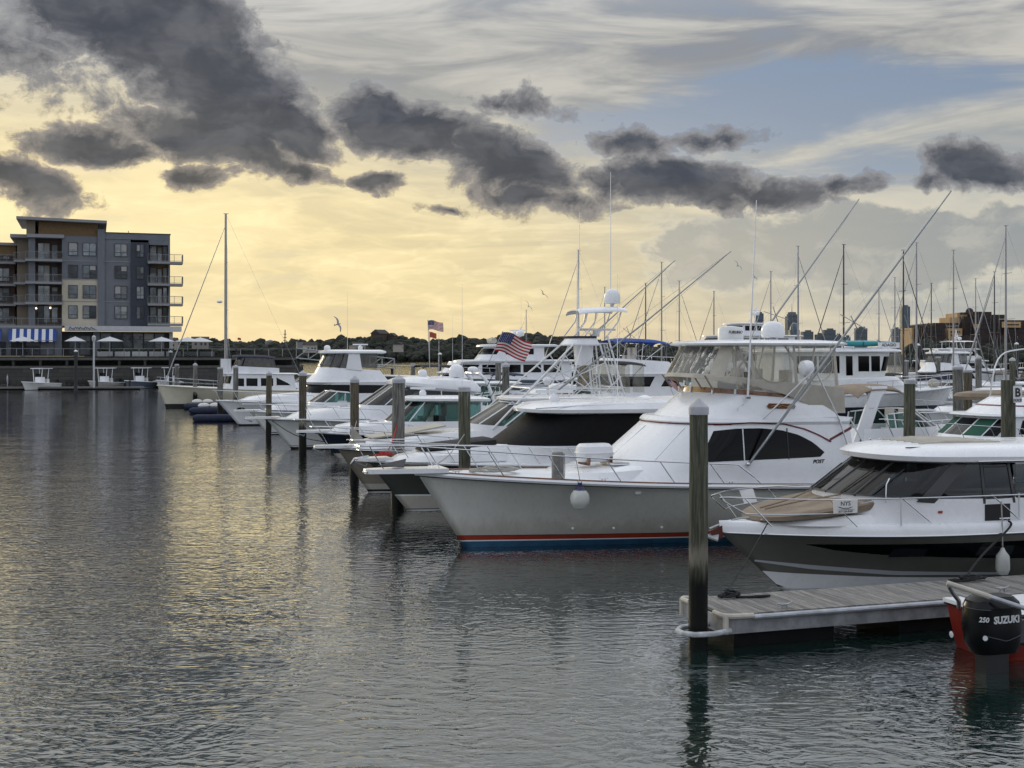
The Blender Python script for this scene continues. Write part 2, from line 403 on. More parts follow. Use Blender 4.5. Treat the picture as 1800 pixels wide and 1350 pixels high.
# ------------------------------------------------------------------ water
def build_water():
    m = bpy.data.materials.new('harbour_water'); m.use_nodes = True; t = m.node_tree; g = NG(t)
    b = t.nodes['Principled BSDF']
    b.inputs['Base Color'].default_value = (.007, .021, .018, 1); b.inputs['Roughness'].default_value = .04
    b.inputs['Specular IOR Level'].default_value = 0.0
    oc = g.new('ShaderNodeNewGeometry').outputs['Position']
    wob = g.vm('MULTIPLY', g.vm('SUBTRACT', g.noise(oc, .35, 2, .5, color=True), (.5, .5, .5)), (1.6, 1.0, 0))
    p = g.vm('ADD', oc, wob)
    n1 = g.noise(g.mapping(p, rot=(0, 0, R(10)), scale=(.6, 1.0, 1)), 3.0, .8, .5, .3)
    n2 = g.noise(g.mapping(p, rot=(0, 0, R(-16)), scale=(.6, 1.0, 1)), 7.5, 1.5, .5, .3)
    n3 = g.noise(g.mapping(p, rot=(0, 0, R(20)), scale=(.35, .6, 1)), .6, 1, .5)
    gust = g.smooth(g.noise(g.mapping(oc, rot=(0, 0, R(12)), scale=(.5, 1, 1)), .06, 3, .6), .36, .62, .62, 1.12)
    n1 = g.m('SUBTRACT', 1.0, g.m('ABSOLUTE', g.m('MULTIPLY_ADD', n1, 2.0, -1.0)))     # sharper crests
    n1 = g.m('POWER', n1, 1.7)
    n2 = g.m('POWER', g.m('SUBTRACT', 1.0, g.m('ABSOLUTE', g.m('MULTIPLY_ADD', n2, 2.0, -1.0))), 1.5)
    h = g.add(g.mul(n1, .0095), g.mul(n2, .0046), g.mul(n3, .020))
    h = g.mul(h, gust)
    bn = g.new('ShaderNodeBump'); bn.inputs['Strength'].default_value = 1.0; bn.inputs['Distance'].default_value = 1.0
    g.put(bn.inputs['Height'], h); g.put(b.inputs['Normal'], bn.outputs[0])
    gl = g.new('ShaderNodeBsdfGlossy'); gl.inputs['Roughness'].default_value = .04; g.put(gl.inputs['Normal'], bn.outputs[0])
    fr = g.new('ShaderNodeFresnel'); fr.inputs['IOR'].default_value = 1.36; g.put(fr.inputs['Normal'], bn.outputs[0])
    mx = g.new('ShaderNodeMixShader'); g.put(mx.inputs[0], g.m('MULTIPLY', fr.outputs[0], 2.2, clamp=True))
    t.links.new(b.outputs[0], mx.inputs[1]); t.links.new(gl.outputs[0], mx.inputs[2]); t.links.new(mx.outputs[0], t.nodes['Material Output'].inputs[0])
    mb = MB(); S = 9000
    xs = [-S, -300, -60, 60, 300, S]; ys = [-400, 0, 60, 200, 600, S]
    mb.loft([[(x, y, 0) for x in xs] for y in ys])
    o = mb.build('water', m); tag(o, 'dark green rippled harbour water', None, kind='structure')
build_water()
# ------------------------------------------------------------------ boat building kit
# boat space: x forward (stem at the waterline is x = 0), y to port, z up from the water
class Hull:
    def __init__(s, root, L, B, zb, zs, rake, side, bottom=BLACKB, stripes=(), zmid=None, bw=.80, full=.52, tip=.0, zlow=-.35, pow_s=1.7, name='hull', stern=.92, stem_k=1.0):
        s.root, s.L, s.B, s.zb, s.zs, s.rake, s.bw, s.full, s.tip, s.pow_s, s.stern, s.stem_k = root, L, B, zb, zs, rake, bw, full, tip, pow_s, stern, stem_k
        levels = [(zlow, 0)]; mats = [bottom, side]; lev = [zlow]
        fm = []
        for (z0, z1, m) in stripes:
            lev += [z0, z1]
        cuts = sorted(set(lev)); n = 26
        rows = []
        def zrow(kind, v, t): return v if kind == 'z' else lerp(cuts[-1] if len(cuts) > 1 else .05, s.sheer(t), v)
        spec = [('z', c) for c in cuts]
        if len(cuts) == 1: spec.append(('z', .05))
        spec += [('f', v) for v in (.12, .28, .45, .62, .80, 1.0)]
        matlist = [bottom]
        def midx(m):
            if m not in matlist: matlist.append(m)
            return matlist.index(m)
        pts = []
        for kind, v in spec:
            row = []
            for i in range(n+1):
                t = (i/n)**1.25; z = v if kind == 'z' else lerp(spec and [c for k, c in spec if k == 'z'][-1], s.sheer(t), v)
                row.append(s.pt(t, z))
            pts.append(row)
        mb = MB()
        for j in range(len(spec)-1):
            zc = .5*(pts[j][n//2].z+pts[j+1][n//2].z); m = side
            if zc < (cuts[1] if len(cuts) > 1 else .05): m = bottom
            for (z0, z1, mm) in stripes:
                if z0-1e-4 <= zc <= z1+1e-4 and spec[j+1][0] == 'z': m = mm
            mb.mat = midx(m)
            for sg in (1, -1):
                mb.loft([[Vector((p.x, p.y*sg, p.z)) for p in pts[j]], [Vector((p.x, p.y*sg, p.z)) for p in pts[j+1]]])
        mb.mat = midx(side)
        tr = [Vector(pts[j][n]) for j in range(len(spec))]
        mb.add(tr+[Vector((p.x, -p.y, p.z)) for p in reversed(tr)], [tuple(range(2*len(tr)))])
        me = mb
        s.obj = me.build(name, matlist, root, angle=28)
        b = bmesh.new(); b.from_mesh(s.obj.data); bmesh.ops.remove_doubles(b, verts=b.verts[:], dist=.002); bmesh.ops.recalc_face_normals(b, faces=b.faces[:]); b.to_mesh(s.obj.data); b.free()
    def sheer(s, t): return s.zs+(s.zb-s.zs)*(1-t)**s.pow_s
    def stemx(s, z): return s.rake*max(-.25, min(1.05, z/s.zb))**s.stem_k if z > 0 else s.rake*.9*z/s.zb
    def pt(s, t, z):
        sh = s.sheer(t); hn = max(0, min(1, z/sh)); x = lerp(s.stemx(z), -s.L-.10*hn+.05, t)
        tf = lerp(.86, s.full, hn); p = lerp(1.45, 2.1, hn)
        w = (1-(1-min(1, t/tf))**p) if t < tf else 1.0
        w = w*lerp(s.bw, 1.0, hn**.8)*s.B/2
        if z < 0: w *= max(.3, 1+z*1.0)
        w *= 1-(1-s.stern)*max(0, (t-.55)/.45)**2
        return Vector((x, max(w, s.tip*hn), z))
    def t_of(s, x): return max(0, min(1, (s.rake-x)/(s.L+s.rake)))
    def edge(s, x, inset=0.0, dz=0.0):
        t = s.t_of(x); p = s.pt(t, s.sheer(t)); return Vector((x, max(0, p.y-inset), p.z+dz))
    def side_pt(s, x, z, off=0.0):     # point on the port topside at x, z
        lo, hi = 0.0, 1.0
        for _ in range(30):
            m = (lo+hi)/2
            if s.pt(m, z).x > x: lo = m
            else: hi = m
        p = s.pt((lo+hi)/2, z); return Vector((x, p.y+off, z))
    def deck(s, mat_=None, drop=.03, camber=.07, x1=None, name='deck'):
        rows = []; n = 22; xe = -s.L if x1 is None else x1
        for i in range(n+1):
            x = lerp(s.rake-.01, xe, (i/n)**1.2); e = s.edge(x, .015)
            rows.append([Vector((x, e.y*k, e.z-drop+camber*(1-k*k)*min(1, e.y))) for k in (-1, -.66, -.33, 0, .33, .66, 1)])
        return MB().loft(rows).build(name, mat_ or DECK, s.root)
    def rub(s, mat_, r=.035, dz=-.03, name='rub_rail', off=.012, x1=None):
        n = 30; xe = -s.L if x1 is None else x1
        P = []
        for i in range(n+1):
            x = lerp(s.rake, xe, (i/n)**1.2); e = s.edge(x); P.append(Vector((x, e.y+off, e.z+dz)))
        Q = [Vector((p.x, -p.y, p.z)) for p in reversed(P)]
        return MB().tube(Q+P[1:], r, 6).build(name, mat_, s.root)
    def strip(s, x0, x1, zf0, zf1, mat_, name, off=.006, n=16, both=True, parent=None):
        """band laid on the topsides; zf0, zf1 give lower and upper height at x"""
        for sg in ((1, -1) if both else (1,)):
            rows = []
            for k in range(4):
                row = []
                for i in range(n+1):
                    x = lerp(x0, x1, i/n); z = lerp(zf0(x), zf1(x), k/3); p = s.side_pt(x, z, off); row.append(Vector((p.x, p.y*sg, p.z)))
                rows.append(row)
            o = MB().sheet(rows, (0, -.012*sg, 0)).build(name, mat_, parent or s.root)
            if sg == 1: first = o
        return first
    def rail(s, x0, x1, h0, h1, step, mat_=STEEL, r=.014, inset=.09, lean=.22, tipx=None, tipy=.12, mid=False, sep=True, drop_end=True, name='bow_rail', tiph=None):
        """bow rail: both sides joined round the bow, with raked stanchions"""
        n = 24; P = []
        for i in range(n+1):
            f = i/n; x = lerp(x0, x1, f); e = s.edge(min(x, s.rake-.02), inset); h = lerp(h0, h1, f**1.3)
            P.append(Vector((x+lean*(1 if f > 0 else 1), max(e.y, tipy), e.z+h)))
        if tipx is not None: P = [Vector((tipx, tipy, P[0].z+(tiph or 0)))]+P
        if drop_end:
            e = s.edge(x1-.25, inset); P.append(Vector((x1-.05, e.y, e.z+.35*h1))); P.append(e)
        Q = [Vector((p.x, -p.y, p.z)) for p in reversed(P)]
        mb = MB().tube(Q+P, r, 6)
        if mid:
            M_ = [Vector((p.x-lean*.45, p.y, lerp(s.edge(min(p.x, s.rake-.02)).z, p.z, .5))) for p in P[:-2 if drop_end else None]]
            mb.tube([Vector((p.x, -p.y, p.z)) for p in reversed(M_)]+M_, r*.7, 5)
        o = mb.build(name, mat_, s.root)
        x = x0-.15; k = MB()
        while x > x1+.1:
            f = (x-x0)/(x1-x0); e = s.edge(min(x, s.rake-.05), inset, -.02); h = lerp(h0, h1, max(0, f)**1.3)
            for sg in (1, -1):
                q = MB() if sep else k
                q.tube([(x, e.y*sg, e.z), (x+lean, e.y*sg, e.z+h+.02)], r*.85, 6)
                if sep: q.build('stanchion', mat_, o)
            x -= step
        if not sep and k.v: k.build('stanchions', mat_, o)
        return o
    def cleat(s, x, inset=.12, side=1):
        e = s.edge(x, inset, .0); mb = MB(); y = e.y*side
        mb.tube([(x-.13, y, e.z+.07), (x-.05, y, e.z+.06), (x+.05, y, e.z+.06), (x+.13, y, e.z+.07)], [.008, .014, .014, .008], 6)
        for a in (-.04, .04): mb.tube([(x+a, y, e.z-.03), (x+a, y, e.z+.06)], .012, 6)
        return mb.build('cleat', STEEL, s.root)

class House:
    """superstructure: rings of (z front, z rear, x front, x rear, half width, nose length, squareness)"""
    def __init__(s, rings, n=2.4, name='cabin', mat_=None, root=None, cap=True, seg=9, rear_r=.10, open_bottom=True, angle=32, parent=None):
        s.r = rings; s.n = n; s.rear_r = rear_r; rows = []
        s.root = root
        for k in range(len(rings)): rows.append(s.ring(k, seg))
        mb = MB(); mb.loft(rows, wrap=True, caps=cap)
        s.obj = mb.build(name, mat_ or WHITE, parent or root, angle=angle) if root is not None else None
    def at_v(s, v):
        k = min(int(v), len(s.r)-2) if len(s.r) > 1 else 0; f = v-k
        return [lerp(a, b, f) for a, b in zip(s.r[k], s.r[k+1])]
    def zx(s, R_, x):
        zf, zr, xf, xr, w, nose = R_[:6]; return lerp(zf, zr, (xf-x)/max(1e-6, xf-xr))
    def plan(s, R_, x):
        zf, zr, xf, xr, w, nose = R_[:6]; xm = xf-nose
        if x <= xm: return w
        u = min(1, (x-xm)/max(nose, 1e-6)); return w*max(0, 1-u**s.n)**(1/s.n)
    def phi(s, R_, ph):      # ph 0 = front centre, 1 = where the straight side starts
        zf, zr, xf, xr, w, nose = R_[:6]; a = ph*math.pi/2
        x = (xf-nose)+nose*max(0, math.cos(a))**(2/s.n); y = w*max(0, math.sin(a))**(2/s.n)
        return Vector((x, y, s.zx(R_, x)))
    def ring(s, k, seg):
        R_ = s.r[k]; zf, zr, xf, xr, w, nose = R_[:6]; rr = min(s.rear_r, w*.5)
        half = [s.phi(R_, i/seg) for i in range(seg+1)]
        for j in (.33, .66, 1): x = lerp(xf-nose, xr+rr, j); half.append(Vector((x, w, s.zx(R_, x))))
        for j in (.5, 1):
            a = j*math.pi/2; x = xr+rr-rr*math.sin(a); half.append(Vector((x, w-rr+rr*math.cos(a), s.zx(R_, x))))
        other = [Vector((p.x, -p.y, p.z)) for p in reversed(half[1:])]
        return half+other
    def P(s, x, z, off=0.0):      # point of the port side at x, z
        lo, hi = 0.0, len(s.r)-1.0
        for _ in range(26):
            m = (lo+hi)/2
            if s.zx(s.at_v(m), x) < z: lo = m
            else: hi = m
        R_ = s.at_v((lo+hi)/2); y = s.plan(R_, x)
        e = .02; dy = (s.plan(R_, x+e)-s.plan(R_, x-e))/(2*e); nn = math.hypot(dy, 1)
        return Vector((x-dy/nn*off, y+off/nn, z))
    def pane(s, top, bot, mat_, name='window', off=.006, n=14, m=5, sides=(1, -1), parent=None, thick=.008):
        """window in the side wall between two polylines of (x, z)"""
        obs = []
        tx = [p[0] for p in top]; bx = [p[0] for p in bot]
        for sg in sides:
            rows = []
            for j in range(m):
                row = []
                for i in range(n+1):
                    f = i/n
                    a = s.poly_at(top, f); b = s.poly_at(bot, f); x = lerp(a[0], b[0], j/(m-1)); z = lerp(a[1], b[1], j/(m-1))
                    p = s.P(x, z, off); row.append(Vector((p.x, p.y*sg, p.z)))
                rows.append(row)
            obs.append(MB().sheet(rows, (0, -thick*sg, 0)).build(name, mat_, parent or s.obj))
        return obs
    @staticmethod
    def poly_at(P, f):
        L = [0]
        for a, b in zip(P, P[1:]): L.append(L[-1]+math.hypot(b[0]-a[0], b[1]-a[1]))
        d = f*L[-1]
        return (interp(L, [p[0] for p in P], d), interp(L, [p[1] for p in P], d))
    def front(s, p0, p1, v0, v1, mat_, name='windshield', off=.008, n=10, m=5, both=True, parent=None):
        obs = []
        for sg in ((1, -1) if both and p0 >= 0 and p1 > 0 and not (p0 < .02) else (1,)):
            rows = []
            for j in range(m):
                R_ = s.at_v(lerp(v0, v1, j/(m-1))); row = []
                for i in range(n+1):
                    ph = lerp(p0, p1, i/n); q = s.phi(R_, abs(ph)); y = q.y*(1 if ph >= 0 else -1)
                    dirv = Vector((math.cos(ph*math.pi/2), math.sin(ph*math.pi/2), .35)).normalized()
                    v = Vector((q.x, y, q.z))+dirv*off; row.append(Vector((v.x, v.y*sg, v.z)))
                rows.append(row)
            obs.append(MB().sheet(rows, (-.008, 0, -.003)).build(name, mat_, parent or s.obj))
        return obs

def radome(root, x, y, z, r, h, m=None, name='satellite_dome'):
    mb = MB(); mb.lathe([(.25*r, 0), (.3*r, .10*h), (.92*r, .12*h), (r, .25*h), (r, .52*h), (.93*r, .72*h), (.72*r, .89*h), (.4*r, .98*h), (.05, h)], 18, (x, y, z))
    return mb.build(name, m or WHITE, root)
def radar(root, x, y, z, w=1.2, name='radar'):
    o = MB().lathe([(.16, 0), (.17, .16), (.12, .26), (.05, .34)], 12, (x, y, z)).build(name, WHITE, root)
    MB().box((x, y, z+.37), (.12, w, .09), M=Matrix.Rotation(R(55), 3, 'Z')).build('antenna_bar', WHITE, o)
    return o
def radar_dome(root, x, y, z, r=.3, name='radar'):
    return MB().lathe([(r*.7, 0), (r, .05), (r, .16), (r*.8, .22), (.05, .25)], 16, (x, y, z)).build(name, WHITE, root)
def whip(root, x, y, z, h, lean=(0, 0), r=.014, name='whip_antenna', m=None):
    return MB().tube([(x, y, z), (x+lean[0]*.4, y+lean[1]*.4, z+h*.4), (x+lean[0], y+lean[1], z+h)], [r, r*.8, r*.35], 6).build(name, m or WHITE, root)
def boat(name, label, cat, bow, head=198.5, group=None):
    return thing(name, label, cat, (bow[0], bow[1], 0), R(head), group)
def pulpit(h, length, width, z, m=None, thick=.09, tipw=.16, x_in=.7):
    r = h.rake; x0 = r-x_in; x1 = r+length
    pts = [(x0, width/2), (r+.1*length, width/2*.85), (x1-.12, tipw), (x1, tipw*.55)]
    P = [(x, y, z) for x, y in pts]+[(x, -y, z) for x, y in reversed(pts)]
    o = MB().slab(P, (0, 0, -thick)).build('bow_pulpit', m or WHITE, h.root, angle=25)
    return o
def anchor(h, x, z):
    o = MB()
    o.tube([(x-.75, 0, z+.05), (x+.05, 0, z+.0)], .022, 6)
    o.slab([(x+.10, 0, z-.02), (x-.25, .16, z-.16), (x-.32, 0, z-.10), (x-.25, -.16, z-.16)], (0, 0, -.03))
    return o.build('anchor', GALV, h.root)
def hatch(root, x, y, z, w=.5, d=.5, tilt=0.0, m=None):
    M_ = Matrix.Rotation(R(tilt), 3, 'Y')
    o = MB().box((x, y, z+.02), (d, w, .04), M=M_).build('hatch', WHITE, root)
    MB().box((x, y, z+.045), (d*.8, w*.8, .012), M=M_).build('hatch_lens', m or BGLASS, o)
    return o
def seat(root, x, y, z, m=SEAT, face=1):
    o = MB().box((x, y, z+.25), (.45, .5, .5)).build('helm_seat', m, root)
    MB().box((x-.22*face, y, z+.75), (.12, .5, .55)).build('seat_back', m, o); return o
def canopy(root, x0, x1, w, z0, z1, m, name='bimini_top', droop=.10, parent=None, thick=.03, crown=.10):
    rows = []
    for i in range(13):
        f = i/12; x = lerp(x0, x1, f); zc = lerp(z0, z1, f)-droop*(2*f-1)**4
        rows.append([Vector((x, w*k, zc+crown*(1-k*k)-.10*max(0, abs(k)-.85)/.15)) for k in (-1, -.92, -.7, -.35, 0, .35, .7, .92, 1)])
    return MB().sheet(rows, (0, 0, -thick)).build(name, m, parent or root, angle=50)
# ------------------------------------------------------------------ mooring piles
def pile_mats():
    out = []
    for nm, c in (('pile_wood_green', (.115, .115, .085)), ('pile_wood_grey', (.20, .195, .18)), ('pile_wood_brown', (.13, .11, .08))):
        m = bpy.data.materials.new(nm); m.use_nodes = True; t = m.node_tree; g = NG(t); b = t.nodes['Principled BSDF']
        oc = g.new('ShaderNodeTexCoord').outputs['Object']
        grain = g.noise(g.mapping(oc, scale=(9, 9, .55)), 2.2, 6, .65, .4)
        col = g.mix(g.smooth(grain, .30, .72), tuple(v*.42 for v in c), tuple(v*1.35 for v in c))
        blot = g.smooth(g.noise(g.mapping(oc, scale=(3, 3, .9)), 1.6, 5, .6), .48, .72)
        col = g.mix(g.mul(blot, .55), col, (.045, .06, .040))
        crack = g.smooth(g.noise(g.mapping(oc, scale=(22, 22, .35)), 2.0, 3, .5, .3), .60, .68)
        col = g.mix(g.mul(crack, .8), col, (.012, .012, .010))
        z = g.sep(oc)[2]
        drop = g.mul(g.smooth(g.noise(g.mapping(oc, scale=(8, 8, .5)), 2.0, 3, .6), .60, .70), g.smooth(z, 2.9, 3.9))
        col = g.mix(g.mul(drop, .6), col, (.42, .42, .39))
        zz = g.add(z, g.mul(g.m('SUBTRACT', g.noise(g.mapping(oc, scale=(6, 6, .7)), 2.0, 4, .6), .5), .55))
        col = g.mix(g.mul(g.smooth(zz, 1.55, 1.80, 1, 0), g.smooth(zz, 1.25, 1.5)), col, (.19, .175, .14))     # bleached tide line
        col = g.mix(g.smooth(zz, 1.05, 1.45, 1, 0), col, (.005, .006, .005))                                  # wet, weedy foot
        g.put(b.inputs['Base Color'], col); b.inputs['Specular IOR Level'].default_value = .2
        g.put(b.inputs['Roughness'], g.smooth(zz, .6, 1.4, .5, .85))
        bn = g.new('ShaderNodeBump'); bn.inputs['Distance'].default_value = .02; g.put(bn.inputs['Height'], grain); g.put(b.inputs['Normal'], bn.outputs[0])
        out.append(m)
    return out
PILE_M = pile_mats()
CAP_M = mat('pile_cap_grey', (.40, .41, .44), .5, vary=.15)
CAPW_M = mat('pile_cap_white', (.74, .75, .76), .5)
STEELPILE = mat('steel_pile_dark', (.022, .024, .027), .45, vary=.3)
PILE_CACHE = {}
def piling(x, y, top, r, label, wood=0, cap='cone', group='mooring piles', lean=(0, 0)):
    key = (wood, round(r, 2), round(top, 1), cap)
    t = thing('mooring_pile', label, 'piling', (x, y, 0), random.uniform(0, 6), group)
    t.rotation_euler = (R(lean[0]+random.uniform(-.5, .5)), R(lean[1]+random.uniform(-.6, .6)), t.rotation_euler.z)
    if key not in PILE_CACHE:
        n = 18; rows = []
        for i, z in enumerate([-1.2, 0, .3, .6, .9, 1.2, 1.6, 2.0, 2.4, 2.8, 3.2, 3.6, top]):
            if z > top: continue
            rr = r*(1.04-.04*z/top)
            rows.append([Vector((math.cos(2*math.pi*k/n), math.sin(2*math.pi*k/n), 0))*(rr*(1+random.uniform(-.03, .03) if wood < 3 else rr))+Vector((0, 0, z)) for k in range(n)])
        if wood == 3: rows = [[Vector((r*math.cos(2*math.pi*k/n), r*math.sin(2*math.pi*k/n), z)) for k in range(n)] for z in (-1.2, top)]
        sh = MB().loft(rows, wrap=True, caps=True).mesh('shaft', PILE_M[wood] if wood < 3 else STEELPILE, 60)
        if cap == 'cone': pr = [(r*1.08, -.10), (r*1.10, .0), (r*1.04, .03), (.02, .16)]
        elif cap == 'flat': pr = [(r*1.06, -.08), (r*1.06, .03), (r*.9, .05), (.02, .06)]
        else: pr = None
        PILE_CACHE[key] = (sh, MB().lathe(pr, 18).mesh('cap', CAPW_M if wood == 3 else CAP_M, 25) if pr else None)
    sh, cp = PILE_CACHE[key]
    o = bpy.data.objects.new('shaft', sh); COL.objects.link(o); o.parent = t
    if cp: c = bpy.data.objects.new('cap', cp); COL.objects.link(c); c.parent = t; c.location = (0, 0, top)
    return t
U = Vector((math.cos(R(18.5)), math.sin(R(18.5)), 0)); V = Vector((-math.sin(R(18.5)), math.cos(R(18.5)), 0))

# ------------------------------------------------------------------ near finger dock
PLANK_M = []
for i in range(4):
    c = [(.24, .23, .215), (.20, .192, .182), (.28, .262, .24), (.16, .155, .148)][i]
    m = bpy.data.materials.new('dock_plank_%d' % i); m.use_nodes = True; g = NG(m.node_tree); b = m.node_tree.nodes['Principled BSDF']
    oc = g.new('ShaderNodeTexCoord').outputs['Object']
    rnd = g.new('ShaderNodeObjectInfo').outputs['Random']
    gr = g.noise(g.vm('ADD', g.mapping(oc, scale=(14, 1.1, 6)), g.comb(0, g.mul(rnd, 40), 0)), 2.4, 6, .65, .5)
    g.put(b.inputs['Base Color'], g.mix(g.smooth(gr, .3, .75), tuple(v*.48 for v in c), tuple(v*1.2 for v in c)))
    b.inputs['Roughness'].default_value = .75
    bn = g.new('ShaderNodeBump'); bn.inputs['Distance'].default_value = .006; g.put(bn.inputs['Height'], gr); g.put(b.inputs['Normal'], bn.outputs[0])
    PLANK_M.append(m)
FRAME_M = mat('dock_frame_weathered', (.30, .31, .32), .6, .25, vary=.4, vscale=3, streak=.35)
PIPE_M = mat('dock_bumper_pipe', (.44, .46, .49), .38, .55, vary=.25, vscale=4)
FLOAT_M = mat('dock_float_black', (.006, .0065, .007), .6, spec=.15, vary=.3)
BONE_M = mat('corner_bumper_cream', (.52, .49, .42), .6, vary=.2, vscale=5)
def finger_dock(label, x, y, L, W, zt=.55, detail=True, head=18.5, name='finger_dock'):
    t = thing(name, label, 'dock', (x, y, 0), R(head))      # origin: near left corner, x along, y across (away)
    n = int(L/.143); pm = []
    for i in range(4):
        pm.append(MB().box((0, 0, 0), (.136, W-.02, .04)).mesh('plank', PLANK_M[i]))
    if detail:
        for i in range(n):
            o = bpy.data.objects.new('plank', pm[random.choice((0, 0, 1, 2, 3))]); COL.objects.link(o); o.parent = t
            o.location = (.07+i*.143, W/2+random.uniform(-.008, .008), zt-.02+random.uniform(-.003, .003)); o.rotation_euler = (0, 0, random.uniform(-.004, .004))
    else:
        mb = MB()
        for i in range(n): mb.box((.07+i*.143, W/2, zt-.02), (.134, W-.02, .04))
        tag(mb.build('planking', PLANK_M[0], t), kind='stuff')
    f = MB(); f.box((L/2, .04, zt-.19), (L, .07, .26)); f.box((L/2, W-.04, zt-.19), (L, .07, .26)); f.box((-.035, W/2, zt-.19), (.07, W, .26)); f.build('frame', FRAME_M, t)
    for yy in (-.045, W+.045):
        MB().tube([(.45, yy, zt-.055), (L, yy, zt-.055)], .045, 10).build('bumper_pipe', PIPE_M, t)
    for yy in (-.02, W+.02):
        o_ = -.05 if yy < 0 else W+.05; i_ = .30 if yy < 0 else W-.30; j_ = .02 if yy < 0 else W-.02
        c = MB(); c.tube([(-.09, i_, zt-.01), (-.09, j_, zt-.01), (-.03, o_, zt-.01), (.10, o_, zt-.02), (.44, o_, zt-.03)], .045, 8); c.tube([(-.06, o_*.9+j_*.1, zt-.02), (-.06, o_*.9+j_*.1, zt-.30)], .05, 8); c.build('corner_bumper', BONE_M, t)
    x0 = .12
    while x0 < L-1.0:
        MB().box((x0+1.0, W/2, .02), (1.9, W-.22, .46)).build('float', FLOAT_M, t)
        x0 += 3.2
    return t
D0 = Vector((3.52, 20.42, 0))
dock1 = finger_dock('grey plank finger dock with black floats at the near right', D0.x, D0.y, 13.5, 1.5)
def on_dock(a, b, z=.55): return D0+U*a+V*b+Vector((0, 0, z))
# pile guide: pipe loop round the near pile
lp = MB(); lp.tube([(.0, .55, .30), (-.35, .52, .30), (-.66, .40, .30), (-.80, .22, .30), (-.80, .02, .30), (-.66, -.14, .30), (-.35, -.18, .30), (.02, -.04, .30)], .045, 10)
lp.build('pile_guide', mat('pipe_pale_grey', (.48, .51, .53), .4, vary=.35, vscale=8), dock1)
for a, bb in ((1.15, .16), (5.6, .2)):
    cl = MB(); cl.tube([(a-.15, bb, .64), (a-.06, bb, .62), (a+.06, bb, .62), (a+.15, bb, .65)], [.01, .018, .018, .01], 6); cl.tube([(a-.05, bb, .55), (a-.04, bb, .62)], .015, 6); cl.tube([(a+.05, bb, .55), (a+.04, bb, .62)], .015, 6)
    cl.build('cleat', GALV, dock1)
pg = D0+U*(-.45)+V*.17
piling(pg.x, pg.y, 3.92, .152, 'tall green wooden pile with grey cone cap held by the near dock\'s pipe loop')

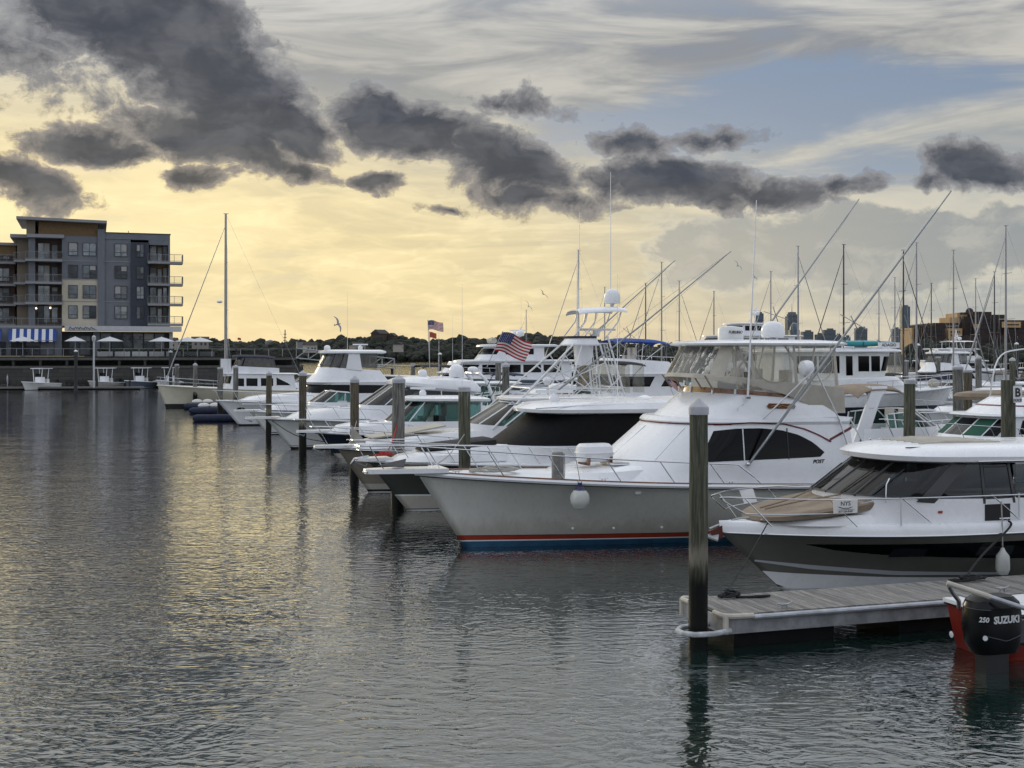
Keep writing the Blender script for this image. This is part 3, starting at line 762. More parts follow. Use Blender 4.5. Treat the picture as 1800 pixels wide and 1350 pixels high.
# ------------------------------------------------------------------ sport fisherman in the middle of the picture
def sportfisher():
    b = boat('sport_fishing_boat', 'large white convertible sport fishing boat with beige flybridge enclosure and red stripe', 'motorboat', (-1.204, 31.15))
    h = Hull(b, 12.4, 4.5, 1.93, 1.40, 1.22, SHELL, BLUEB, [(.15, .18, WHITE), (.18, .29, RED), (.29, .305, BLACK)], pow_s=1.35, bw=.72, full=.50)
    h.deck(); h.rub(WHITE, .055, -.055, 'gunwale_moulding'); h.rub(BLACK, .014, -.115, 'gunwale_line', .05); h.rub(TEAK, .022, .01, 'toe_rail', -.02)
    pulpit(h, 1.28, 1.0, 2.02, thick=.11, tipw=.22)
    MB().tube([(h.rake+1.24, -.17, 1.95), (h.rake+1.31, 0, 1.95), (h.rake+1.24, .17, 1.95)], .03, 6).build('anchor_roller', STEEL, b)
    a = MB(); a.tube([(h.rake-.3, 0, 2.07), (h.rake+.85, 0, 2.08)], .03, 6); a.slab([(h.rake+.95, .0, 2.08), (h.rake+.35, .20, 2.05), (h.rake+.25, 0, 2.22), (h.rake+.35, -.20, 2.05)], (0, 0, .025)); a.build('anchor', mat('anchor_dark', (.05, .05, .05), .5), b)
    h.rail(h.rake+.9, -6.9, .66, .50, 1.35, r=.019, lean=.42, tipx=h.rake+1.45, tipy=.26, sep=True)
    # house
    hs = House([(1.60, 1.45, -3.15, -10.05, 2.00, 2.3), (1.95, 1.9, -3.75, -10.05, 1.98, 2.25), (2.35, 2.3, -4.20, -10.02, 1.92, 2.1), (3.02, 2.98, -5.05, -9.98, 1.80, 1.75), (3.10, 3.06, -5.05, -9.98, 1.84, 1.72), (3.20, 3.16, -5.15, -10.1, 1.80, 1.7)], name='deckhouse', root=b)
    House([(1.66, 1.60, -2.15, -4.9, 1.50, 1.6), (1.84, 1.96, -2.35, -4.9, 1.44, 1.6), (1.90, 2.06, -2.7, -4.9, 1.30, 1.5), (1.93, 2.12, -3.2, -4.9, .9, 1.1)], name='trunk_cabin', root=b)
    hs.pane([(-6.02, 2.88), (-6.6, 2.93), (-7.3, 2.93), (-7.9, 2.87), (-8.4, 2.74), (-8.8, 2.54), (-9.10, 2.29)], [(-5.52, 2.12), (-6.5, 2.13), (-8.0, 2.15), (-8.97, 2.17), (-9.10, 2.28)], BGLASS, 'side_window', n=22)
    for x in (-6.78, -8.05): hs.pane([(x, 2.92), (x-.03, 2.92)], [(x+.02, 2.13), (x-.01, 2.13)], WHITE2 if x > -7 else BLACK, 'mullion', .014, n=2, m=4)
    hs.front(-.92, .92, 3.15, 3.55, MAROON, 'brow_stripe', .012, n=24, m=2)
    hs.pane([(-6.05, 3.045), (-7.0, 3.09), (-8.0, 3.04), (-8.6, 2.90), (-9.0, 2.74), (-9.35, 2.56)], [(-6.05, 3.015), (-7.0, 3.055), (-8.0, 3.005), (-8.58, 2.865), (-8.98, 2.705), (-9.30, 2.53)], MAROON, 'side_stripe', .012, n=24, m=2)
    hs.pane([(-9.30, 2.63), (-9.98, 2.93)], [(-9.28, 2.56), (-9.98, 2.86)], MAROON, 'side_stripe', .012, n=6, m=2)
    for ph in (-.5, 0.0, .5):
        q0, q1 = hs.phi(hs.at_v(2.9), abs(ph)), hs.phi(hs.at_v(1.5), abs(ph)); sg = 1 if ph >= 0 else -1
        MB().tube([(q0.x+.01, q0.y*sg, q0.z), (q1.x+.01, q1.y*sg, q1.z)], .014, 5).build('cover_seam', WHITE, hs.obj)
    text('maker_name', 'POST', .135, hs.obj, hs.P(-8.9, 2.05, .006), PORT, LETTER, .3, .004)
    # flybridge
    fb = House([(3.17, 3.17, -5.45, -9.75, 1.74, 1.4), (3.55, 3.50, -5.95, -9.3, 1.66, 1.1), (3.80, 3.68, -6.28, -8.7, 1.56, .95), (3.96, 3.80, -6.30, -8.35, 1.55, .95)], name='flybridge', root=b)
    fb.front(-1, 1, 2.08, 2.92, TEAK, 'teak_trim', .02, n=30, m=3)
    fb.pane([(-7.25, 3.87), (-8.15, 3.785)], [(-7.25, 3.765), (-8.35, 3.685)], TEAK, 'teak_trim', .02, n=8, m=3)
    for ph in (-.75, -.38, 0.0, .38, .75):
        sg = 1 if ph >= 0 else -1; a, c = fb.phi(fb.at_v(2.98), abs(ph)), fb.phi(fb.at_v(2.0), abs(ph)); MB().tube([(a.x+.03, a.y*sg, a.z), (c.x+.03, c.y*sg, c.z)], .03, 6).build('trim_rib', WHITE, fb.obj)
    nb = MB(); P0 = [(-7.62, 3.42), (-7.56, 3.47), (-7.62, 3.55), (-8.34, 3.53), (-8.40, 3.47), (-8.34, 3.40)]
    nb.slab([Vector((x, 1.685, z)) for x, z in P0], (0, .02, 0)); nb.build('name_board', TEAK, fb.obj)
    MB().tube([(-7.68, 1.712, 3.47), (-7.8, 1.712, 3.50), (-7.9, 1.712, 3.45), (-8.0, 1.712, 3.50), (-8.12, 1.712, 3.45), (-8.28, 1.712, 3.49)], .012, 5).build('carved_lettering', mat('letter_gold', (.28, .16, .06), .4), fb.obj)
    for x, z in ((-6.75, 3.40), (-6.9, 3.53)): MB().tube([(x, 1.66, z), (x+.05, 1.72, z), (x, 1.74, z+.09)], .012, 5).build('flag_hook', STEEL, fb.obj)
    # enclosure: beige canvas and clear panels below the hardtop
    en = House([(4.20, 3.26, -5.85, -9.92, 1.66, 1.0), (4.27, 3.86, -5.87, -9.88, 1.66, 1.0), (5.04, 5.04, -6.30, -9.72, 1.50, .9)])
    def strip_front(p0, p1, v0, v1, m, nm): return en.front(p0, p1, v0, v1, m, nm, 0.0, n=8, m=6, parent=b)
    strip_front(-.16, .16, 1.04, 2, VINYL, 'clear_panel')
    strip_front(.17, .50, 1.04, 2, VINYL, 'clear_panel'); strip_front(.51, .74, 1, 2, CANVAS, 'canvas_panel'); strip_front(.75, 1.0, 1.04, 2, VINYL, 'clear_panel')
    strip_front(-1, 1, .25, 1.06, CANVAS, 'canvas_hem') if False else en.front(-1, 1, .2, 1.06, CANVAS, 'canvas_hem', .004, n=30, m=3, parent=b)
    for xa, xb in ((-7.24, -8.40), (-8.50, -9.62)):
        za = lambda x: interp([-9.9, -6.5], [3.92, 4.22], x)
        en.pane([(xa, 5.02), (xb, 5.02)], [(xa, za(xa)), (xb, za(xb))], VINYL, 'clear_panel', 0.0, n=8, m=6, parent=b)
    en.pane([(-6.88, 4.21), (-8.4, 4.06), (-9.86, 3.93)], [(-6.88, 4.08), (-7.5, 3.93), (-8.3, 3.72), (-9.0, 3.40), (-9.3, 3.27), (-9.90, 3.27)], CANVAS, 'canvas_skirt', .004, n=14, m=4, parent=b)
    for x in (-7.20, -8.45, -9.66): en.pane([(x+.035, 5.03), (x-.035, 5.03)], [(x+.045, 3.98), (x-.045, 3.98)], CANVAS, 'canvas_seam', .008, n=2, m=5, parent=b)
    for xa, xb in ((-7.25, -8.35), (-8.55, -9.6)):      # stitched rounded frames of the clear windows
        c = []
        for k in range(15):
            a = math.pi*k/14; x = (xa+xb)/2+math.cos(a)*(xa-xb)/2*.93; z = 4.55-math.sin(a)*.46; c.append(en.P(x, z, .012))
        MB().tube([en.P(xa-.05, 4.98, .012)]+c+[en.P(xb+.05, 4.98, .012)], .012, 5).build('zip_seam', CANVAS, b)
    top = House([(5.02, 5.02, -6.2, -9.85, 1.58, .95), (5.045, 5.045, -6.02, -9.98, 1.70, 1.05), (5.09, 5.09, -6.0, -9.98, 1.72, 1.05), (5.15, 5.15, -6.2, -9.8, 1.52, .95), (5.19, 5.19, -6.8, -9.4, .9, .7)], name='hardtop', root=b)
    for y in (1.32, -1.32):
        for x0, x1 in ((-6.9, -6.75), (-7.7, -6.9), (-8.9, -9.2), (-9.3, -8.3)): MB().tube([(x0, y*1.1, 3.6), (x1, y, 5.03)], .028, 6).build('hardtop_strut', ALU, b)
    for y in (1.2, .6, -.6, -1.2): MB().tube([(-6.28, y, 3.9), (-6.02, y*1.05, 4.26)], .022, 5).build('enclosure_strut', CANVT, b)
    seat(b, -7.7, .5, 3.4); seat(b, -7.7, -.5, 3.4); seat(b, -8.9, 0, 3.35)
    MB().box((-6.9, 0, 3.9), (.5, 1.5, .55)).build('helm_console', WHITE2, b)
    radome(b, -8.75, -.05, 5.20, .32, .50)
    fd = MB().lathe([(.26, 0), (.34, .03), (.34, .30), (.31, .36), (.05, .39)], 20, (-7.25, .35, 5.16)).build('radar_drum', WHITE2, b)
    text('maker_name', 'FURUNO', .10, fd, (-7.21, .70, 5.38), PORT, LETTER, .15, .002)
    ANT = whip(b, -7.0, 1.72, 3.72, 5.0, (-.25, 0), .028)
    MB().box((-7.0, 1.72, 3.70), (.12, .08, .06)).build('antenna_bracket', STEEL, b)
    for sg in (1, -1):
        A_, Z_ = Vector((-6.85, 2.0*sg, 2.02)), (Vector((-11.9, 3.35, 8.95)) if sg > 0 else Vector((-13.7, -3.35, 9.6))); P = [A_, A_.lerp(Z_, .33), A_.lerp(Z_, .62), Z_]
        o = MB().tube(P, [.036, .033, .027, .016], 8).build('outrigger_pole', POLE, b)
        c = P[2].lerp(P[1], .35); ax = (P[3]-P[0]).normalized(); s1 = ax.orthogonal().normalized(); s2 = ax.cross(s1)
        k = MB()
        for d in (s1, -s1, s2, -s2): k.tube([c, c+d*.42], .012, 5)
        k.build('outrigger_spreader', POLE, o)
        k = MB(); tip = P[3]-ax*.3
        for d in (s1, -s1): k.tube([P[0]+ax*.5, c+d*.42, tip], .0045, 4)
        k.build('outrigger_wire', STEEL, o)
        MB().tube([(-7.35, 1.78*sg, 3.12), P[1]+Vector((.02, -.03*sg, .1))], .022, 6).build('outrigger_strut', ALU, b)
        MB().lathe([(.07, 0), (.07, .03), (.04, .07)], 10, tuple(P[0])).build('outrigger_base', STEEL, b)
        MB().tube([(-9.98, 1.78*sg, 3.10), (-10.75, 2.12*sg, 1.55)], .022, 6).build('overhang_post', ALU, b)
        MB().tube([(-9.0, 1.75*sg, 4.3), (-9.6, 1.85*sg, 3.1), (-9.9, 2.08*sg, 1.9)], .02, 6).build('side_stay', STEEL, b)
    MB().lathe([(.05, 0), (.19, .03), (.21, .12), (.19, .27), (.06, .33)], 12, (0, 0, 0), Matrix.Rotation(R(90), 3, 'Y')).build('spotlight', WHITE, b, (-8.55, 2.2, 4.45))
    MB().box((-10.8, 0, 1.30), (3.0, 3.9, .06)).build('cockpit_coaming', WHITE, b)
    for i, x in enumerate((-10.4, -10.7, -11.0)): MB().tube([(x, 1.9, 2.0), (x+.25, 1.95, 2.6)], .03, 8).build('rod_holder', STEEL, b)
    # life raft canister in its cradle
    rf = House([(0, 0, .44, -.44, .22, .18), (.06, .06, .47, -.47, .27, .2), (.20, .20, .47, -.47, .28, .2), (.21, .21, .49, -.49, .30, .2), (.24, .24, .49, -.49, .30, .2), (.25, .25, .47, -.47, .28, .2), (.38, .38, .45, -.45, .26, .2), (.45, .45, .38, -.38, .18, .18)], name='life_raft_canister', root=b, rear_r=.2)
    rf.obj.location = (-3.35, .35, 2.08)
    for x in (-3.05, -3.65): MB().slab([(x, .02, 2.0), (x, .68, 2.0), (x, .72, 2.22), (x, .58, 2.12), (x, .12, 2.12), (x, -.02, 2.22)], (-.07, 0, 0)).build('cradle', TEAK, b)
    hatch(b, -3.9, .75, 2.02, .5, .55)
    h.cleat(-3.0); h.cleat(-6.3); h.cleat(.3)
    for x, z in ((-3.9, 1.42),): MB().ball(h.side_pt(x, z, .0), (.10, .05, .06)).build('vent_fitting', WHITE, b)
    for x in (-2.6, -3.6, -4.8): MB().ball(h.side_pt(x, .46), (.04, .03, .04), 8, 6).build('through_hull', WHITE, b)
    c = [Vector((-3.3, 0, .46))]
    return b, h
post, post_h = sportfisher()
def b2w(b, p): return Matrix.Translation(b.location) @ Matrix.Rotation(b.rotation_euler.z, 4, 'Z') @ Vector(p)
# rope heap on its foredeck, stub post, ball fender
def rope_heap(label, c, rx, ry, turns, m, r=.014, rz=0.0, group=None, h=.10):
    t = thing('rope_coil', label, 'rope', c, rz, group); P = []; n = turns*22
    for i in range(n):
        a = i/22*2*math.pi; f = .35+.65*abs(math.sin(i*.071+1)); z = h*(1-f)*1.2+.02+.03*random.random()
        P.append((rx*f*math.cos(a)*(1+.12*random.uniform(-1, 1)), ry*f*math.sin(a)*(1+.12*random.uniform(-1, 1)), z))
    MB().tube(P, r, 5).build('rope', m, t); return t
rope_heap('heap of white line coiled on the sport fisher\'s foredeck', b2w(post, (-.75, .30, 1.90)),   .62, .50, 16, ROPEW, .02, R(18.5))
e = post_h.edge(-1.95, .16)
st = thing('deck_post', 'short grey weathered post standing at the sport fisher\'s rail', 'post', b2w(post, (e.x, e.y-.02, e.z-.03)))
MB().lathe([(.15, 0), (.15, .62), (.14, .66), (.12, .69), (.02, .70)], 14).build('shaft', PILE_M[1] if False else mat('weathered_grey_wood', (.27, .265, .25), .8, vary=.4, vscale=6, streak=.5), st)
MB().tube([(.16, .02, .66), (.175, .03, .3), (.16, .02, .0)], .01, 5).build('hanging_cord', ROPEW, st)
def ball_fender(label, top, anchor_p, r=.24, m=None, cap=None, group='fenders'):
    t = thing('fender', label, 'fender', top, 0, group)
    MB().lathe([(.02, -r*2.55), (r*.55, -r*2.42), (r*.92, -r*1.9), (r, -r*1.45), (r*.9, -r*.95), (r*.55, -r*.5), (r*.2, -r*.2), (.05, -.02)], 18).build('ball', m or mat('fender_white', (.56, .57, .54), .45, vary=.2, vscale=4), t)
    MB().lathe([(r*.62, -r*.56), (r*.24, -r*.19), (.055, -.02), (.05, .04)], 14).build('neck', cap or mat('fender_blue', (.012, .014, .07), .5), t)
    MB().tube([(0, 0, .07+.035*math.cos(a)) if False else (.045*math.cos(a), 0, .07+.045*math.sin(a)) for a in [k*math.pi/5 for k in range(11)]], .012, 5).build('eye', cap or mat('fender_eye', (.3, .3, .3), .5), t)
    d = Vector(anchor_p)-Vector(top); MB().tube([(0, 0, .1), d*.55+Vector((0, 0, .03)), d], .010, 5).build('lanyard', ROPEW, t)
    return t
e = post_h.edge(-2.33, -.17)
ball_fender('round white fender with blue neck hanging from the sport fisher\'s rail', b2w(post, (e.x, e.y+.02, 1.68)), b2w(post, (-2.3, e.y-.22, 2.42)))

# ------------------------------------------------------------------ cabin cruiser behind the near dock
def cruiser_near():
    b = boat('cabin_cruiser', 'white cabin cruiser with charcoal hull and tan sun pad behind the near dock', 'motorboat', (5.5, 25.63))
    h = Hull(b, 9.4, 3.25, 1.22, 1.14, 1.38, CHARC, WHITE2, [(.02, .05, WHITE2)], pow_s=1.5, bw=.80, full=.46)
    h.rub(STEEL, .022, .0, 'chrome_rub_rail')
    # white gunwale above the chrome line
    rows = [[], [], [], []]
    mb = MB()
    for sg in (1, -1):
        rr = [[], [], [], [], []]
        for i in range(31):
            x = lerp(h.rake+.03, -9.4, (i/30)**1.2); e = h.edge(min(x, h.rake-.01)); up = .24
            for k, (ins, dz) in enumerate(((-.012, .012), (.0, .10), (.035, .20), (.10, up), (.22, up-.015))):
                rr[k].append(Vector((x, max(.02*(k < 3), e.y-ins)*sg, e.z+dz)))
        mb.loft(rr)
    mb.build('gunwale', WHITE, b, angle=50)
    rows = []
    for i in range(25):
        x = lerp(h.rake-.05, -9.4, (i/24)**1.2); e = h.edge(x, .2); rows.append([Vector((x, e.y*k, e.z+.225+.05*(1-k*k)*min(1, e.y))) for k in (-1, -.5, 0, .5, 1)])
    MB().loft(rows).build('deck', DECK, b)
    lo = lambda x: interp([-9, -4.8, -3, -1.58, -.8, -.2], [.58, .60, .68, .77, .86, .99], x); hi = lambda x: interp([-9, -.2], [.99, 1.0], x)
    hw = h.strip(-.2, -9, lo, hi, BGLASS, 'hull_window', n=30)
    for xa, xb in ((-1.9, -2.6), (-3.7, -4.5), (-4.8, -5.4)):
        h.strip(xa, xb, lambda x: .70, lambda x: .90, mat('port_light', (.02, .022, .028), .02), 'port_light', .012, n=4, parent=hw)
    st_hi = lambda x: interp([-9, -5, -2.26, -.5, .66], [.22, .26, .36, .52, .64], x); st_lo = lambda x: interp([-9, -5, -2.26, -.5, .62], [.20, .22, .27, .43, .60], x)
    h.strip(.62, -4.5, st_lo, st_hi, mat('stripe_silver', (.50, .51, .54), .3), 'silver_stripe', n=24)
    h.strip(.42, -9, lambda x: max(0, .885*x+.012), lambda x: interp([-9, -4.9, -2, .0, .42], [.10, .14, .23, .35, .395], x), WHITE, 'white_boot', n=30)
    # foredeck trunk with the tan sun pad
    tr = House([(1.40, 1.36, .55, -5, 1.15, 2.0), (1.47, 1.62, .42, -5, 1.12, 1.9), (1.52, 1.76, .22, -5, 1.05, 1.8)], name='trunk_cabin', root=b)
    pad = House([(1.46, 1.70, .76, -1.72, 1.02, 1.7), (1.54, 1.84, .74, -1.74, 1.06, 1.7), (1.58, 1.91, .66, -1.70, 1.02, 1.7), (1.60, 1.94, .50, -1.6, .86, 1.5), (1.60, 1.95, .1, -1.4, .40, 1.0)], name='sun_pad', mat_=CANVT, root=b, rear_r=.15)
    for y0, y1 in ((.12, .62), (-.12, -.62)): MB().tube(curve3([(.42, y0*.8, 1.665), (-.3, y0*1.6, 1.80), (-1.0, y1*.8, 1.94), (-1.5, y1, 2.05)], 5), .018, 5).build('pad_seam', CANVT, pad.obj)
    for y in (.95, -.95):
        MB().tube(curve3([(-.95, y, 1.64), (-1.05, y*1.06, 1.78), (-1.7, y*1.1, 1.86), (-2.1, y*1.1, 1.74)], 5), .016, 6).build('grab_rail', STEEL, b)
    # cabin sides below the glass, with side door
    cs = House([(1.36, 1.34, -.75, -8.6, 1.36, 1.9), (1.72, 1.70, -1.0, -8.6, 1.36, 1.8), (1.98, 1.73, -1.0, -8.6, 1.33, 1.7)], name='cabin_side', root=b, cap=False)
    gl = House([(1.97, 1.71, -.98, -8.6, 1.34, 1.6), (2.66, 2.52, -2.10, -8.6, 1.20, 1.3)])
    gl.front(-.48, .02, 0, 1, CLEARG, 'windshield', .0, parent=b)
    gl.front(.04, .36, 0, 1, CLEARG, 'windshield', .0, parent=b)
    gl.front(.38, 1.0, 0, 1, CLEARG, 'windshield', .0, parent=b)
    gl.front(-1, -.5, 0, 1, CLEARG, 'windshield', .0, parent=b)
    for ph in (-.49, .03, .37):
        a, c = gl.phi(gl.at_v(0), abs(ph)), gl.phi(gl.at_v(1), abs(ph)); sg = 1 if ph >= 0 else -1
        MB().tube([(a.x, a.y*sg, a.z), (c.x, c.y*sg, c.z)], .022 if ph < .3 else .03, 6).build('windshield_mullion', BLACK, b)
    gl.front(-.98, .98, -.0, .04, BLACK, 'windshield_seal', .012, n=30, m=2, parent=b)
    gl.front(-.98, .98, .90, 1.0, BLACK, 'windshield_visor', .012, n=30, m=2, parent=b)
    GREYP = mat('pillar_dark_grey', (.035, .037, .040), .3)
    gl.pane([(-3.22, 2.56), (-3.62, 2.55)], [(-2.30, 1.84), (-2.72, 1.80)], GREYP, 'pillar', .012, n=4, m=8, parent=b)
    gl.pane([(-2.62, 2.58), (-3.30, 2.56)], [(-2.32, 1.90), (-2.40, 1.88)], CLEARG, 'side_window', .0, n=6, m=6, parent=b)
    gl.pane([(-3.60, 2.54), (-3.92, 2.54)], [(-2.75, 1.80), (-3.92, 1.77)], CLEARG, 'side_window', .0, n=6, m=6, parent=b)
    dr = gl.pane([(-4.02, 2.52), (-4.62, 2.52)], [(-3.98, 1.74), (-4.66, 1.74)], CLEARG, 'door_glass', .0, n=4, m=6, parent=b)
    for xs in ((-3.96, -3.94), (-4.64, -4.68)): gl.pane([(xs[0]+.03, 2.54), (xs[0]-.03, 2.54)], [(xs[1]+.03, 1.74), (xs[1]-.03, 1.74)], GREYP, 'door_post', .014, n=2, m=5, parent=b)
    gl.pane([(-4.75, 2.52), (-6.9, 2.51)], [(-4.75, 1.74), (-6.9, 1.72)], CLEARG, 'side_window', .0, n=6, m=6, parent=b)
    gl.pane([(-4.0, 2.50), (-4.0, 2.50), (-4.64, 2.50)], [(-4.0, 2.47), (-4.0, 2.47), (-4.64, 2.47)], BLACK, 'door_frame', .016, n=4, m=2, parent=b)
    for sg in (1, -1): MB().box((-4.25, 1.355*sg, 1.55), (.62, .04, .36)).build('door_panel', BLACK, b)
    rf = House([(2.62, 2.46, -2.0, -8.8, 1.25, 1.3), (2.66, 2.50, -1.80, -8.9, 1.42, 1.45), (2.76, 2.60, -1.76, -8.9, 1.45, 1.45), (2.86, 2.74, -1.95, -8.8, 1.36, 1.4), (2.93, 2.86, -2.35, -8.7, 1.12, 1.3), (2.955, 2.90, -2.9, -8.5, .8, 1.1)], name='cabin_roof', root=b)
    for i in range(6):
        y = -.62+i*.25; MB().tube([(-2.9, y, 2.93), (-3.6, y, 2.945), (-4.9, y, 2.92)], [.05, .075, .05], 8).build('sunroof_fold', CANVAS, rf.obj)
    MB().tube([(-2.35, .92, 2.90), (-3.4, 1.0, 2.90), (-5.0, .95, 2.885)], .012, 5).build('sunroof_track', BLACK, rf.obj)
    MB().tube([(-3.7, 1.44, 2.62), (-6.5, 1.44, 2.60)], .018, 6).build('roof_rail', STEEL, rf.obj)
    # interior
    MB().box((-5.2, 0, 1.45), (6.6, 2.4, .06)).build('cabin_sole', INTER, b)
    MB().box((-2.6, .3, 1.85), (.6, 1.6, .35)).build('helm_console', INTER, b)
    seat(b, -3.7, .5, 1.5, INTER); seat(b, -3.7, -.5, 1.5, INTER)
    MB().box((-8.5, 0, 2.1), (.06, 2.4, 1.1)).build('aft_bulkhead', CLEARG, b)
    # wipers
    for ph in (.22, -.22, .55):
        a, c = gl.phi(gl.at_v(.05), abs(ph)), gl.phi(gl.at_v(.72), abs(ph)+.05); sg = 1 if ph >= 0 else -1
        w = MB(); w.tube([(a.x+.05, a.y*sg, a.z), (c.x+.05, c.y*sg, c.z+.02)], .012, 5); w.build('wiper', BLACK, b)
    MB().tube([(-1.62, 1.28, 1.84), (-1.66, 1.25, 2.2), (-1.75, 1.23, 2.32)], .014, 6).build('wiper_arm', STEEL, b)
    # split side rails
    for sg in (1, -1):
        T = curve3([(1.05, .42, 1.63), (1.45, .20, 1.90), (1.38, .26, 1.95), (.85, .72, 1.96), (0, 1.12, 1.95), (-1.2, 1.36, 1.94), (-3, 1.48, 1.93), (-5, 1.50, 1.92), (-8.5, 1.46, 1.90)], 5)
        T = [Vector((p.x, p.y*sg, p.z)) for p in T]; o = MB().tube(T, .016, 7).build('side_rail', STEEL, b)
        MB().tube([Vector((p[0], p[1]*sg, p[2])) for p in curve3([(1.05, .42, 1.63), (.6, .80, 1.64), (-.2, 1.14, 1.66), (-.62, 1.24, 1.67)], 5)], .012, 6).build('mid_rail', STEEL, o)
        for x, y, x2, y2 in ((.62, .72, 1.12, .55), (-.95, 1.30, -.38, 1.22), (-2.6, 1.46, -1.9, 1.42), (-4.7, 1.50, -4.0, 1.49), (-6.4, 1.5, -5.8, 1.49)):
            MB().tube([(x, y*sg, 1.40), (x2, y2*sg, 1.945)], .013, 6).build('stanchion', STEEL, o)
        for x in (-1.86, -4.72): MB().tube([(x, 1.45*sg, 1.40), (x, 1.44*sg, 1.95)], .02, 6).build('gate_post', ALU, o)
        MB().box((-2.85, 1.36*sg, 1.62), (.10, .03, .05)).build('side_light', RED if sg > 0 else GREENC, b)
        for x in (.55, -4.3):
            e = h.edge(x, .1); c = MB(); c.tube([(x-.14, e.y*sg, e.z+.29), (x+.14, e.y*sg, e.z+.29)], .014, 6); c.tube([(x-.05, e.y*sg, e.z+.2), (x-.05, e.y*sg, e.z+.29)], .012, 5); c.tube([(x+.05, e.y*sg, e.z+.2), (x+.05, e.y*sg, e.z+.29)], .012, 5); c.build('cleat', STEEL, b)
    # anchor on the stem
    a = MB(); a.tube([(1.2, 0, 1.44), (1.62, 0, 1.30)], .025, 6); a.slab([(1.74, 0, 1.16), (1.52, .17, 1.06), (1.40, 0, 1.20), (1.52, -.17, 1.06)], (0, 0, .03)); a.build('anchor', GALV, b)
    MB().slab([(1.36, .05, 1.36), (1.62, .05, 1.26), (1.56, .05, 1.05), (1.34, .05, 1.12)], (0, -.10, 0)).build('anchor_plate', mat('rust_red', (.10, .02, .015), .5), b)
    MB().tube(curve3([(1.15, .04, 1.46), (.9, .0, 1.49), (.62, .05, 1.5), (.40, .03, 1.52)], 5), .022, 5).build('anchor_chain', GALV, b)
    # broker's board on the rail, paper on the far rail
    sg_ = MB().box((0, 0, 0), (.52, .012, .27)).build('broker_board', mat('board_white', (.72, .72, .70), .5), b, (-.66, 1.33, 1.815))
    sg_.rotation_euler = (0, 0, R(-4))
    text('letters', 'NYS', .12, sg_, (0, .008, .055), PORT, LETTER)
    sw = MB()
    for dz, l in ((-.02, .17), (-.035, .14)): sw.tube([(l, .009, dz+.02), (l*.3, .009, dz-.01), (-l*.4, .009, dz-.012), (-l*.9, .009, dz+.012)], .004, 4)
    sw.tube([(.19, .009, -.062), (-.19, .009, -.062)], .003, 4); sw.build('wave_emblem', LETTER, sg_)
    text('phone_number', '617-326-8181', .055, sg_, (0, .008, -.098), PORT, LETTER, .1)
    MB().slab([(.42, -.98, 1.94), (.02, -1.10, 1.94), (-.06, -1.06, 1.66), (.30, -.96, 1.64)], (0, .008, 0)).build('paper_notice', mat('paper', (.8, .8, .82), .8), b)
    return b, h
nc, nc_h = cruiser_near()
# mooring lines and fender of the cruiser
def line(name, label, pts, r=.013, m=None, n=6, cat='rope', group=None):
    P = curve3(pts, n); o = Vector(P[0]); t = MB().tube([p-o for p in P], r, 6).build(name, m or ROPEK, None, o); return tag(t, label, cat, group)
c0 = b2w(nc, (.55, nc_h.edge(.55).y-.05, 1.46)); c1 = on_dock(.62, 1.30, .58)
line('mooring_line', 'taut black line from the cruiser\'s bow cleat down to the dock', [c0, c0.lerp(c1, .5)-Vector((0, 0, .04)), c1])
rope_heap('black line heaped on the dock end beside the pile', on_dock(.72, 1.26, .56), .20, .12, 6, ROPEK, .02, R(18.5), h=.12)
line('rope_tail', 'loose tail of black line lying along the dock end', [on_dock(.8, 1.2, .575), on_dock(1.05, 1.12, .575), on_dock(1.4, 1.08, .58), on_dock(1.15, 1.16, .575)], .022)
fx = -4.15; e = nc_h.side_pt(fx, .8)
ff = thing('fender', 'long white fender hanging at the cruiser\'s side by the dock', 'fender', b2w(nc, (fx, e.y+.15, .86)), 0, 'fenders')
MB().lathe([(.03, .02), (.06, -.05), (.13, -.14), (.14, -.30), (.14, -.42), (.10, -.52), (.02, -.56)], 14).build('body', mat('fender_white', (.56, .57, .54), .45), ff)
MB().tube([(0, 0, .02), (0, .02, .45), (.02, .12, .95)], .014, 5).build('lanyard', ROPEW, ff)
c0 = b2w(nc, (-4.3, nc_h.edge(-4.3).y, 1.42)); c1 = on_dock(5.6, 1.25, .58)
line('mooring_line', 'black line running down the cruiser\'s side to the rope pile on the dock', [c0, c0+Vector((-.02, -.12, -.12)), c0.lerp(c1, .6), c1], .024)
rope_heap('tangle of black line on the dock below the long white fender', on_dock(5.7, 1.22, .56), .42, .10, 5, ROPEK, .02, R(18.5), h=.10)

# ------------------------------------------------------------------ red boat with outboard at the picture's edge
def outboard_boat():
    st = Vector((7.42, 20.02, 0)); bow = st+U*6.2
    b = boat('outboard_motorboat', 'red open boat with white transom cap lying at the dock\'s near side', 'motorboat', bow, 18.5)
    h = Hull(b, 6.2, 1.36, .95, .74, .7, mat('hull_red', (.20, .016, .010), .35), RED, [(.02, .05, RED)], pow_s=1.5, stern=.98)
    h.rub(BLACK, .03, -.02); h.deck(WHITE, .0, .0)
    MB().box((-6.15, 0, .765), (.34, 1.34, .06)).build('transom_cap', WHITE, b)
    MB().tube([(-6.27, -.68, .72), (-6.29, 0, .72), (-6.27, .68, .72)], .026, 6).build('transom_rub_rail', BLACK, b)
    MB().lathe([(.03, 0), (.055, .01), (.03, .02)], 12, (-6.27, .50, .22), Matrix.Rotation(R(-90), 3, 'Y')).build('drain_fitting', LETTERW, b)
    MB().box((-3.0, 0, 1.1), (.7, .6, .8)).build('console', WHITE, b)
    MB().box((-5.9, -.85, .45), (.3, .5, .25)).build('motor_bracket', BLACK, b)
    return b
ob = outboard_boat()
